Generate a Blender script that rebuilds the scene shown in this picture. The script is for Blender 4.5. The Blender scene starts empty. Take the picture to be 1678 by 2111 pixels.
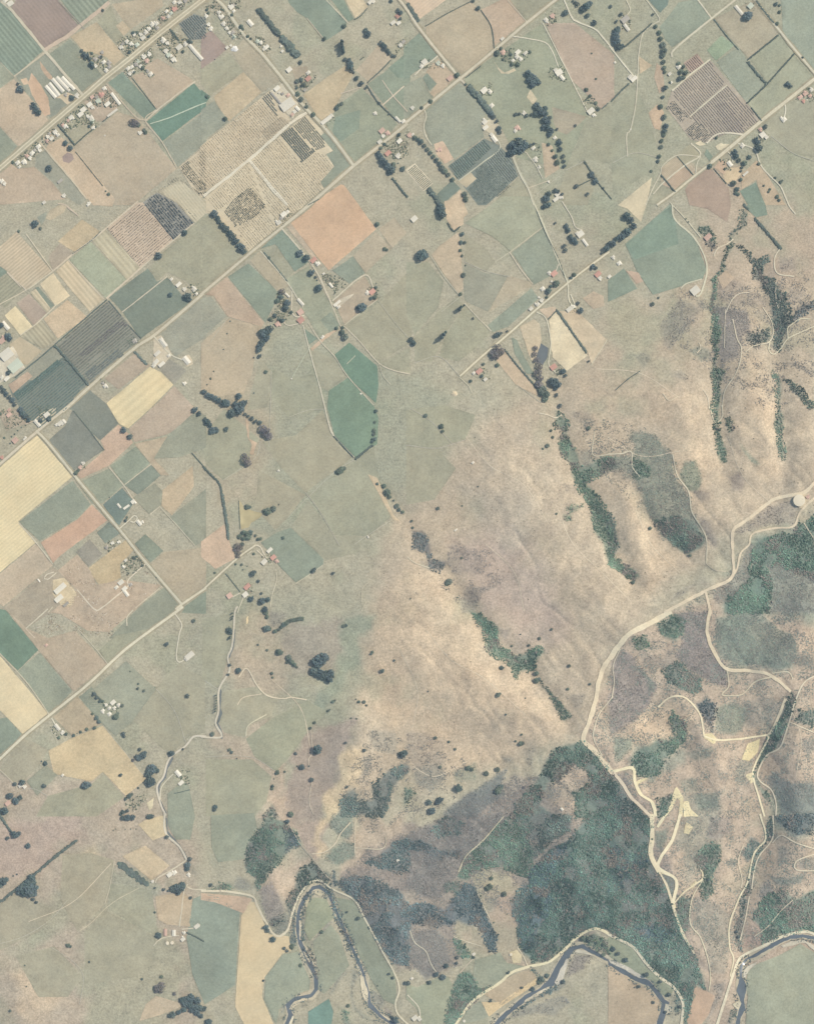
import bpy, math, random
import numpy as np
from mathutils import Vector, Matrix
from mathutils.geometry import delaunay_2d_cdt

random.seed(7); rng = np.random.default_rng(7)
SC = bpy.context.scene
COL = SC.collection
U = 1.8                      # metres of ground per photograph pixel
PW, PH = 1678.0, 2111.0
CX, CY = PW / 2, PH / 2
CAMZ = 7200.0                # survey aircraft height

# ------------------------------------------------------------------ camera, sky, sun, exposure
cam = bpy.data.cameras.new('survey_camera'); camo = bpy.data.objects.new('survey_camera', cam)
COL.objects.link(camo); camo.location = (0, 0, CAMZ); camo.rotation_euler = (0, 0, 0)
cam.sensor_fit = 'VERTICAL'; cam.angle_y = 2 * math.atan(CY * U / CAMZ)
cam.clip_start = 10; cam.clip_end = 30000
SC.camera = camo

SUN_EL, SUN_AZ = 50.0, 57.0          # azimuth clockwise from the top of the picture
w = bpy.data.worlds.new('World'); SC.world = w; w.use_nodes = True
nt = w.node_tree; nt.nodes.clear()
sky = nt.nodes.new('ShaderNodeTexSky'); sky.sky_type = 'NISHITA'; sky.sun_disc = False
sky.sun_elevation = math.radians(SUN_EL); sky.sun_rotation = math.radians(SUN_AZ)
sky.altitude = 200; sky.dust_density = 2.0
bg = nt.nodes.new('ShaderNodeBackground'); bg.inputs[1].default_value = 0.12
out = nt.nodes.new('ShaderNodeOutputWorld')
nt.links.new(sky.outputs[0], bg.inputs[0]); nt.links.new(bg.outputs[0], out.inputs[0])
sun = bpy.data.lights.new('sun', 'SUN'); sun.energy = 3.2; sun.angle = math.radians(0.53)
sun.color = (1.0, 0.95, 0.87)
suno = bpy.data.objects.new('sun', sun); COL.objects.link(suno)
a = math.radians(SUN_AZ); e = math.radians(SUN_EL)
sd = Vector((math.sin(a) * math.cos(e), math.cos(a) * math.cos(e), math.sin(e)))
suno.rotation_euler = sd.to_track_quat('Z', 'Y').to_euler(); suno.location = sd * 9000
vs = SC.view_settings; vs.view_transform = 'Standard'; vs.look = 'None'; vs.gamma = 1; vs.use_curve_mapping = False
vs.exposure = 0.35
SC.cycles.volume_bounces = 0
SC.cycles.max_bounces = 4

# ------------------------------------------------------------------ colours
EXPO = np.array([1.125, 1.16, 1.225])   # light on level ground: photographed brightness over surface colour
def lin(c):
    c = np.asarray(c, float) / 255.0
    return np.where(c <= 0.04045, c / 12.92, ((c + 0.055) / 1.055) ** 2.4)
def alb(c):
    return np.clip(HZ(lin(c)) / EXPO, 0.005, 0.9)
def HZ(l):                   # what the surface itself sends up before the air adds to it
    return (l - np.array([.049, .059, .070]))
def film(c, sat=None):                 # notes were read a little dark and a little strong in colour: bring them to the print's softer scale
    c = np.asarray(c, float); L = c @ np.array([.3, .6, .1])
    m = c.mean(); c = m + (c - m) * (sat if sat else (.78 if L < 165 else .93)) + .35 * max(0, 165 - L)
    return tuple(c)
def parse_col(s, sat=None): return film([float(v) for v in s.split(',')], sat)

# ------------------------------------------------------------------ numpy noise
def vnoise(x, y, scale, seed=0):
    r = np.random.default_rng(seed + 1000); N = 256
    L = r.random((N, N))
    x = np.asarray(x, float) / scale; y = np.asarray(y, float) / scale
    xi = np.floor(x).astype(int); yi = np.floor(y).astype(int); fx = x - xi; fy = y - yi
    fx = fx * fx * (3 - 2 * fx); fy = fy * fy * (3 - 2 * fy)
    a = L[xi % N, yi % N]; b = L[(xi + 1) % N, yi % N]; c = L[xi % N, (yi + 1) % N]; d = L[(xi + 1) % N, (yi + 1) % N]
    return (a * (1 - fx) + b * fx) * (1 - fy) + (c * (1 - fx) + d * fx) * fy
def fbm(x, y, scale, seed=0, oct=3):
    t = 0; amp = 1; s = 0
    for k in range(oct):
        t = t + amp * vnoise(x, y, scale / 2 ** k, seed + k); s += amp; amp *= .5
    return t / s
def seg_dist(x, y, pl):
    best = np.full(np.shape(x), 1e9); tv = np.zeros(np.shape(x)); acc = 0
    n = len(pl) - 1
    for i in range(n):
        ax, ay = pl[i]; bx, by = pl[i + 1]; dx, dy = bx - ax, by - ay
        t = np.clip(((x - ax) * dx + (y - ay) * dy) / (dx * dx + dy * dy + 1e-9), 0, 1)
        d = np.hypot(x - ax - t * dx, y - ay - t * dy)
        m = d < best; best = np.where(m, d, best); tv = np.where(m, (i + t) / n, tv)
    return best, tv
def inside(x, y, poly):
    r = np.zeros(np.shape(x), bool); n = len(poly)
    for i in range(n):
        x1, y1 = poly[i]; x2, y2 = poly[(i + 1) % n]
        if y1 == y2: continue
        c = ((y1 > y) != (y2 > y)) & (x < (x2 - x1) * (y - y1) / (y2 - y1) + x1)
        r ^= c
    return r
def sdf(x, y, poly):         # positive inside
    d, _ = seg_dist(x, y, list(poly) + [poly[0]])
    return np.where(inside(x, y, poly), d, -d)

# ------------------------------------------------------------------ the lie of the land (photograph pixels, heights in pixels too)
RIDGES = [  # polyline, height at start, at end, half width
    ([(1900,900),(1650,1030),(1510,1100),(1450,1215),(1290,1305),(1230,1400),(1205,1520),(1280,1600),(1350,1690),(1360,1780),(1400,1880),(1435,1970)], 88, 40, 120),
    ([(1510,1100),(1430,980),(1400,850)], 66, 26, 55), ([(1640,1030),(1570,900),(1550,780)], 68, 24, 48),
    ([(1290,1305),(1180,1180),(1080,1020),(1010,900)], 74, 18, 75), ([(1205,1520),(1060,1450),(900,1330),(850,1230)], 72, 22, 75),
    ([(1205,1520),(1050,1640),(900,1740),(760,1800)], 70, 26, 60), ([(1150,1560),(1180,1760),(1250,1900)], 66, 30, 60),
    ([(740,1490),(720,1600),(670,1720)], 30, 20, 40), ([(520,1640),(570,1720),(560,1830)], 8, 26, 30),
    ([(780,1830),(830,1930),(860,1990)], 40, 12, 48), ([(1400,1440),(1480,1580),(1480,1760),(1480,1900)], 56, 18, 46),
    ([(1650,1250),(1620,1400),(1640,1560),(1640,1780),(1600,1900)], 68, 24, 55), ([(1330,1180),(1300,1050),(1270,960)], 40, 14, 32),
    ([(650,1280),(640,1400)], 10, 8, 50), ([(80,1640),(160,1900),(60,2060)], 9, 12, 90), ([(500,1300),(520,1450),(560,1560)], 6, 8, 50)]
GULLIES = [  # polyline, depth start, end, half width
    ([(1140,760),(1160,900),(1200,1000),(1240,1080),(1300,1200)], 6, 22, 20), ([(960,1240),(1010,1320),(1080,1370),(1165,1490)], 14, 16, 20),
    ([(780,980),(850,1100),(920,1180),(960,1240)], 4, 12, 18), ([(1470,560),(1470,700),(1480,860),(1490,980)], 9, 18, 18),
    ([(1560,560),(1600,700),(1605,900),(1610,1000)], 9, 16, 18), ([(1640,1380),(1560,1550),(1600,1650),(1560,1780),(1510,1900),(1530,1970)], 26, 20, 26),
    ([(1250,965),(1310,1020),(1350,1100),(1400,1140)], 10, 14, 16), ([(1430,1440),(1400,1540),(1340,1620)], 10, 8, 20),
    ([(620,1840),(620,1960),(650,2050)], 5, 5, 16), ([(660,1830),(740,1960),(800,2100)], 5, 5, 14), ([(1690,1940),(1540,1970),(1530,2100)], 6, 6, 18),
    ([(1030,2080),(1170,1960),(1260,1980),(1360,2060)], 5, 6, 16), ([(900,1690),(960,1800),(930,1900)], 12, 4, 22), ([(700,1650),(760,1720),(900,1790)], 8, 8, 18),
    ([(700,1450),(620,1560),(570,1660)], 3, 5, 24), ([(480,1270),(450,1420),(350,1560),(330,1680),(390,1800)], 3, 4, 10)]
def height_px(x, y):
    acc = np.zeros(np.shape(x))
    for pl, h0, h1, s in RIDGES:
        d, t = seg_dist(x, y, pl)
        acc += (.68 * (h0 + (h1 - h0) * t) * np.exp(-(d / s) ** 1.6 * .6)) ** 4
    z = acc ** .25
    hill = np.clip(z / 18, 0, 1)
    for pl, h0, h1, s in GULLIES:
        d, t = seg_dist(x, y, pl)
        z -= .6 * (h0 + (h1 - h0) * t) * np.exp(-(d / s) ** 2 * .7)
    z += hill * ((fbm(x, y, 90, 11, 3) - .5) * 9 + (fbm(x, y, 20, 15, 2) - .5) * 1.0)
    u_ = x * .62 + y * .78; v_ = x * .78 - y * .62
    rg = 1 - np.abs(2 * fbm(v_, u_ * .38, 42, 171, 3) - 1) * 2.2; rg2 = 1 - np.abs(2 * fbm(v_, u_ * .4, 17, 181, 2) - 1) * 2.2
    z -= hill * (np.clip(rg, 0, 1) ** 2 * 2.0 + np.clip(rg2, 0, 1) ** 2 * .2)
    low = np.clip((y - 1150 - (x - 600) * .2) / 300, 0, 1)
    z += low * (fbm(x, y, 110, 21, 3) - .5) * 8
    return z
FINE = 3.4
def axis(lo, hi):
    f = np.arange(lo - 40, hi + 40 + FINE, FINE)
    st = FINE * 1.35 ** np.arange(1, 24); st = np.cumsum(np.minimum(st, 260))
    return np.concatenate([f[0] - st[::-1], f, f[-1] + st])
GX, GY = axis(0, PW), axis(0, PH)
MX, MY = np.meshgrid(GX, GY)                 # map coordinates (pixels of a map at datum level)
GZ = height_px(MX, MY)
def hz(x, y):                # bilinear height lookup, map pixels in, pixels out
    i = np.clip(np.interp(x, GX, np.arange(len(GX))), 0, len(GX) - 1.001)
    j = np.clip(np.interp(y, GY, np.arange(len(GY))), 0, len(GY) - 1.001)
    i0 = i.astype(int) if isinstance(i, np.ndarray) else int(i); j0 = j.astype(int) if isinstance(j, np.ndarray) else int(j)
    fi = i - i0; fj = j - j0
    return (GZ[j0, i0] * (1 - fi) + GZ[j0, i0 + 1] * fi) * (1 - fj) + (GZ[j0 + 1, i0] * (1 - fi) + GZ[j0 + 1, i0 + 1] * fi) * fj
def ground_pt(px, py):       # where a thing seen in the survey picture stands on the map (relief displacement removed)
    px = np.asarray(px, float); py = np.asarray(py, float); x, y = px, py
    for _ in range(4):
        k = 1 - hz(x, y) * U / CAMZ
        x = CX + (px - CX) * k; y = CY + (py - CY) * k
    return x, y
def wxyz(mx, my, dz=0.0):    # map pixels -> world metres
    return (mx - CX) * U, (CY - my) * U, hz(mx, my) * U + dz

# ------------------------------------------------------------------ materials
MATS = {}
def nodes_mat(name, rough=.95):
    m = bpy.data.materials.new(name); m.use_nodes = True; t = m.node_tree; t.nodes.clear()
    o = t.nodes.new('ShaderNodeOutputMaterial'); b = t.nodes.new('ShaderNodeBsdfPrincipled')
    b.inputs['Roughness'].default_value = rough; b.inputs['Specular IOR Level'].default_value = .15
    t.links.new(b.outputs[0], o.inputs[0]); return m, t, b
def nd(t, kind, **kw):
    n = t.nodes.new(kind)
    for k, v in kw.items(): setattr(n, k, v)
    return n
def math_(t, op, a, b=None):
    n = nd(t, 'ShaderNodeMath', operation=op)
    for i, v in enumerate((a, b)):
        if v is None: continue
        if isinstance(v, (int, float)): n.inputs[i].default_value = v
        else: t.links.new(v, n.inputs[i])
    return n.outputs[0]
def noise_(t, vec, size, detail=2, rough=.6):
    n = nd(t, 'ShaderNodeTexNoise'); n.inputs['Scale'].default_value = 1 / size
    n.inputs['Detail'].default_value = detail; n.inputs['Roughness'].default_value = rough
    t.links.new(vec, n.inputs['Vector']); return math_(t, 'SUBTRACT', n.outputs['Fac'], .5)
def ground_mat(name, grain=.5, mott=.5, broad=.4, rows=None, hue=.04, streak=0.0):
    key = ('g', name, rows)
    if key in MATS: return MATS[key]
    m, t, b = nodes_mat(name + ('_rows' if rows else ''))
    g = nd(t, 'ShaderNodeNewGeometry'); pos = g.outputs['Position']
    at = nd(t, 'ShaderNodeAttribute', attribute_name='Col')
    f = math_(t, 'MULTIPLY', noise_(t, pos, 7.5, 3, .85), grain)
    f = math_(t, 'ADD', f, math_(t, 'MULTIPLY', noise_(t, pos, 42, 6, .72), mott))
    f = math_(t, 'ADD', f, math_(t, 'MULTIPLY', noise_(t, pos, 260, 3, .55), broad))
    if streak:
        for ang_, amt in ((math.radians(40), streak), (math.radians(-50), streak * .7)):
            m1 = nd(t, 'ShaderNodeMapping'); m1.inputs['Rotation'].default_value = (0, 0, -ang_); t.links.new(pos, m1.inputs[0])
            m2 = nd(t, 'ShaderNodeMapping'); m2.inputs['Scale'].default_value = (.006, .085, 1); t.links.new(m1.outputs[0], m2.inputs[0])
            f = math_(t, 'ADD', f, math_(t, 'MULTIPLY', noise_(t, m2.outputs[0], 1.0, 3, .65), amt))
    if rows:
        ang, per, st = rows
        mp = nd(t, 'ShaderNodeMapping'); mp.vector_type = 'POINT'; mp.inputs['Rotation'].default_value = (0, 0, -ang)
        t.links.new(pos, mp.inputs[0])
        sx = nd(t, 'ShaderNodeSeparateXYZ'); t.links.new(mp.outputs[0], sx.inputs[0])
        wob = math_(t, 'MULTIPLY', noise_(t, pos, 40, 2), 3.0)
        ph = math_(t, 'MULTIPLY', math_(t, 'ADD', sx.outputs[1], wob), 2 * math.pi / per)
        s = math_(t, 'SINE', ph)
        # broken along the row and uneven from row to row
        mp2 = nd(t, 'ShaderNodeMapping'); mp2.inputs['Rotation'].default_value = (0, 0, -ang); mp2.vector_type = 'POINT'
        t.links.new(pos, mp2.inputs[0])
        mp3 = nd(t, 'ShaderNodeMapping'); mp3.inputs['Scale'].default_value = (.012, 1 / per, 1); t.links.new(mp2.outputs[0], mp3.inputs[0])
        nn = noise_(t, mp3.outputs[0], 1.6, 2); amp = math_(t, 'MULTIPLY', math_(t, 'ADD', nn, .75), st * 1.3)
        f = math_(t, 'ADD', f, math_(t, 'MULTIPLY', s, amp))
        f = math_(t, 'ADD', f, math_(t, 'MULTIPLY', nn, st * 1.6))
    fac = math_(t, 'ADD', f, 1.0)
    hn = math_(t, 'MULTIPLY', noise_(t, pos, 110, 4), hue * 6)
    cr = nd(t, 'ShaderNodeCombineXYZ')
    t.links.new(math_(t, 'ADD', fac, math_(t, 'MULTIPLY', hn, .5)), cr.inputs[0]); t.links.new(fac, cr.inputs[1])
    t.links.new(math_(t, 'SUBTRACT', fac, math_(t, 'MULTIPLY', hn, .45)), cr.inputs[2])
    mul = nd(t, 'ShaderNodeVectorMath', operation='MULTIPLY')
    t.links.new(at.outputs['Color'], mul.inputs[0]); t.links.new(cr.outputs[0], mul.inputs[1])
    t.links.new(mul.outputs[0], b.inputs['Base Color'])
    MATS[key] = m; return m
def leaf_mat():
    if 'leaf' in MATS: return MATS['leaf']
    m, t, b = nodes_mat('foliage', .8)
    at = nd(t, 'ShaderNodeAttribute', attribute_name='Col'); g = nd(t, 'ShaderNodeNewGeometry')
    oi = nd(t, 'ShaderNodeObjectInfo')
    f = math_(t, 'ADD', math_(t, 'MULTIPLY', noise_(t, g.outputs['Position'], 4.5, 2, .8), .9), 1.0)
    f = math_(t, 'ADD', f, math_(t, 'MULTIPLY', math_(t, 'SUBTRACT', oi.outputs['Random'], .5), .35))
    mul = nd(t, 'ShaderNodeVectorMath', operation='SCALE')
    t.links.new(at.outputs['Color'], mul.inputs[0]); t.links.new(f, mul.inputs['Scale'])
    t.links.new(mul.outputs[0], b.inputs['Base Color']); MATS['leaf'] = m; return m
def plain_mat(name, c, rough=.7, var=.25, size=1.5):
    if name in MATS: return MATS[name]
    m, t, b = nodes_mat(name, rough); g = nd(t, 'ShaderNodeNewGeometry'); oi = nd(t, 'ShaderNodeObjectInfo')
    f = math_(t, 'ADD', math_(t, 'MULTIPLY', noise_(t, g.outputs['Position'], size, 3, .7), var), 1.0)
    f = math_(t, 'ADD', f, math_(t, 'MULTIPLY', math_(t, 'SUBTRACT', oi.outputs['Random'], .5), .22))
    mul = nd(t, 'ShaderNodeVectorMath', operation='SCALE'); mul.inputs[0].default_value = tuple(alb(c))
    t.links.new(f, mul.inputs['Scale']); t.links.new(mul.outputs[0], b.inputs['Base Color']); MATS[name] = m; return m
def water_mat():
    if 'water' in MATS: return MATS['water']
    m, t, b = nodes_mat('water', .12); b.inputs['Specular IOR Level'].default_value = .5
    at = nd(t, 'ShaderNodeAttribute', attribute_name='Col'); g = nd(t, 'ShaderNodeNewGeometry')
    f = math_(t, 'ADD', math_(t, 'MULTIPLY', noise_(t, g.outputs['Position'], 30, 3, .6), .45), 1.0)
    mul = nd(t, 'ShaderNodeVectorMath', operation='SCALE'); t.links.new(at.outputs['Color'], mul.inputs[0]); t.links.new(f, mul.inputs['Scale'])
    t.links.new(mul.outputs[0], b.inputs['Base Color'])
    bp = nd(t, 'ShaderNodeBump'); bp.inputs['Strength'].default_value = .25; bp.inputs['Distance'].default_value = .3
    t.links.new(math_(t, 'ADD', noise_(t, g.outputs['Position'], 3, 3), .5), bp.inputs['Height']); t.links.new(bp.outputs[0], b.inputs['Normal'])
    MATS['water'] = m; return m

# ------------------------------------------------------------------ mesh helpers
def mesh_np(name, V, F, mat, colors=None, smooth=False):
    V = np.asarray(V, np.float32); F = np.asarray(F, np.int32)
    me = bpy.data.meshes.new(name); k = F.shape[1]
    me.vertices.add(len(V)); me.vertices.foreach_set('co', V.ravel())
    me.loops.add(F.size); me.loops.foreach_set('vertex_index', F.ravel())
    me.polygons.add(len(F)); me.polygons.foreach_set('loop_start', np.arange(0, F.size, k, dtype=np.int32))
    me.polygons.foreach_set('use_smooth', np.full(len(F), smooth))
    if colors is not None:
        at = me.color_attributes.new('Col', 'FLOAT_COLOR', 'POINT')
        c = np.ones((len(V), 4), np.float32); c[:, :3] = colors; at.data.foreach_set('color', c.ravel())
    me.update(calc_edges=True); me.materials.append(mat); return me
def link(name, me, parent=None, **props):
    o = bpy.data.objects.new(name, me); COL.objects.link(o)
    if parent is not None: o.parent = parent
    for k, v in props.items():
        if v is not None: o[k] = v
    return o
def resample(poly, step, closed=True):
    pts = list(poly) + ([poly[0]] if closed else []); r = []
    for (ax, ay), (bx, by) in zip(pts, pts[1:]):
        L = math.hypot(bx - ax, by - ay); n = max(1, int(round(L / step)))
        for k in range(n): r.append((ax + (bx - ax) * k / n, ay + (by - ay) * k / n))
    if not closed: r.append(pts[-1])
    return np.array(r)
def catmull(pl, step=5.0):
    P = [np.array(p, float) for p in pl]
    if len(P) < 3: return resample(pl, step, False)
    P = [2 * P[0] - P[1]] + P + [2 * P[-1] - P[-2]]; r = []
    for i in range(1, len(P) - 2):
        L = np.linalg.norm(P[i + 1] - P[i]); n = max(1, int(L / step))
        for k in range(n):
            t = k / n
            r.append(.5 * (2 * P[i] + (P[i + 1] - P[i - 1]) * t + (2 * P[i - 1] - 5 * P[i] + 4 * P[i + 1] - P[i + 2]) * t ** 2 + (3 * P[i] - P[i - 1] - 3 * P[i + 1] + P[i + 2]) * t ** 3))
    r.append(P[-2]); return np.array(r)
NSHEET = [0]
def sheet(name, poly, col, mat, dz, jit=.55, step=None, var=.05):
    """a patch of ground cover laid over the terrain"""
    b = resample(poly, 4.5)
    n = len(b); ph = NSHEET[0] * 37.1
    b = b + (np.stack([vnoise(b[:, 0] + ph, b[:, 1], 7, 3), vnoise(b[:, 0], b[:, 1] + ph, 7, 4)], 1) - .5) * 2 * jit
    bx, by = ground_pt(b[:, 0], b[:, 1])
    x0, x1, y0, y1 = bx.min(), bx.max(), by.min(), by.max()
    hb = hz(bx, by); st = step or (9.0 if hb.max() - hb.min() < .8 else 4.6)
    gx, gy = np.meshgrid(np.arange(x0 + st / 2, x1, st), np.arange(y0 + st / 2, y1, st)); gx = gx.ravel(); gy = gy.ravel()
    pl = list(zip(bx, by))
    if len(gx):
        k = sdf(gx, gy, pl) > st * .3; gx = gx[k]; gy = gy[k]
    vx = np.concatenate([bx, gx]); vy = np.concatenate([by, gy])
    r = delaunay_2d_cdt([Vector((p, q)) for p, q in zip(vx, vy)], [], [list(range(n))], 1, 1e-4)
    v2 = np.array([(p.x, p.y) for p in r[0]]); F = [f for f in r[2] if len(f) == 3]
    if not F: return None
    X, Y, Z = wxyz(v2[:, 0], v2[:, 1], dz)
    F = np.array(F); A = v2[F]
    s = (A[:, 1, 0] - A[:, 0, 0]) * (A[:, 2, 1] - A[:, 0, 1]) - (A[:, 1, 1] - A[:, 0, 1]) * (A[:, 2, 0] - A[:, 0, 0])
    F[s > 0] = F[s > 0][:, ::-1]         # map y runs down, so keep faces looking up
    c = alb(col)[None] * (1 + (fbm(v2[:, 0], v2[:, 1], 45, NSHEET[0] % 50, 2) - .5)[:, None] * var * 4)
    bd = np.array([any(q < n for q in o_) for o_ in r[3]])
    c[bd] *= (1 + (vnoise(v2[bd, 0], v2[bd, 1], 16, NSHEET[0] % 60) - .52) * .42)[:, None]
    NSHEET[0] += 1
    return link(name, mesh_np(name, np.stack([X, Y, Z], 1), F, mat, c, True), kind='structure')
def ribbon(name, pl, width, col, mat, dz, wj=.14):
    p = catmull(pl, 4.0); gx, gy = ground_pt(p[:, 0], p[:, 1]); p = np.stack([gx, gy], 1)
    t = np.gradient(p, axis=0); t /= np.linalg.norm(t, axis=1)[:, None] + 1e-9; nrm = np.stack([-t[:, 1], t[:, 0]], 1)
    s = np.arange(len(p)) * 4.0; sd_ = (NSHEET[0] * 17) % 97; NSHEET[0] += 1
    wl = width / 2 * (1 + (fbm(s, s * 0 + sd_, 14, 5, 3) - .5) * 2 * wj * 1.6); wr = width / 2 * (1 + (fbm(s, s * 0 + sd_ + 50, 14, 6, 3) - .5) * 2 * wj * 1.6)
    L = p + nrm * wl[:, None]; R = p - nrm * wr[:, None]
    q = np.concatenate([L, p, R]); n = len(p)
    X, Y, Z = wxyz(q[:, 0], q[:, 1], dz); Z[n:2 * n] += .05
    i = np.arange(n - 1)
    F = np.concatenate([np.stack([i, i + n, i + n + 1, i + 1], 1), np.stack([i + n, i + 2 * n, i + 2 * n + 1, i + n + 1], 1)])
    A = np.stack([X, Y], 1)
    q0 = A[F]; sgn = ((q0[:, 1, 0] - q0[:, 0, 0]) * (q0[:, 2, 1] - q0[:, 0, 1]) - (q0[:, 1, 1] - q0[:, 0, 1]) * (q0[:, 2, 0] - q0[:, 0, 0])).sum()
    if sgn < 0: F = F[:, ::-1]
    c = np.repeat(alb(col)[None], 3 * n, 0); c[n:2 * n] *= .97
    return link(name, mesh_np(name, np.stack([X, Y, Z], 1), F, mat, c, True), kind='structure')
# rounded leafy lump: an icosahedron whose corners are pushed about
def ico():
    g = (1 + 5 ** .5) / 2
    v = np.array([(-1, g, 0), (1, g, 0), (-1, -g, 0), (1, -g, 0), (0, -1, g), (0, 1, g), (0, -1, -g), (0, 1, -g), (g, 0, -1), (g, 0, 1), (-g, 0, -1), (-g, 0, 1)], float)
    v /= np.linalg.norm(v[0])
    f = np.array([(0, 11, 5), (0, 5, 1), (0, 1, 7), (0, 7, 10), (0, 10, 11), (1, 5, 9), (5, 11, 4), (11, 10, 2), (10, 7, 6), (7, 1, 8), (3, 9, 4), (3, 4, 2), (3, 2, 6), (3, 6, 8), (3, 8, 9), (4, 9, 5), (2, 4, 11), (6, 2, 10), (8, 6, 7), (9, 8, 1)])
    return v, f
ICO_V, ICO_F = ico()
def lumps(P, R, H, C, jit=.28):
    """P centres (n,3), R half widths, H half heights, C colours -> vertex, face, colour arrays"""
    n = len(P); th = rng.random(n) * 6.283
    V = np.repeat(ICO_V[None], n, 0) * (1 + (rng.random((n, 12, 1)) - .5) * 2 * jit)
    c, s = np.cos(th)[:, None], np.sin(th)[:, None]
    x = V[:, :, 0] * c - V[:, :, 1] * s; y = V[:, :, 0] * s + V[:, :, 1] * c
    el = 1 + (rng.random((n, 1)) - .5) * .5
    V = np.stack([x * R[:, None] * el + P[:, None, 0], y * R[:, None] / el + P[:, None, 1], V[:, :, 2] * H[:, None] + P[:, None, 2]], 2)
    F = (ICO_F[None] + (np.arange(n) * 12)[:, None, None]).reshape(-1, 3)
    return V.reshape(-1, 3), F, np.repeat(C, 12, 0)
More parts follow.
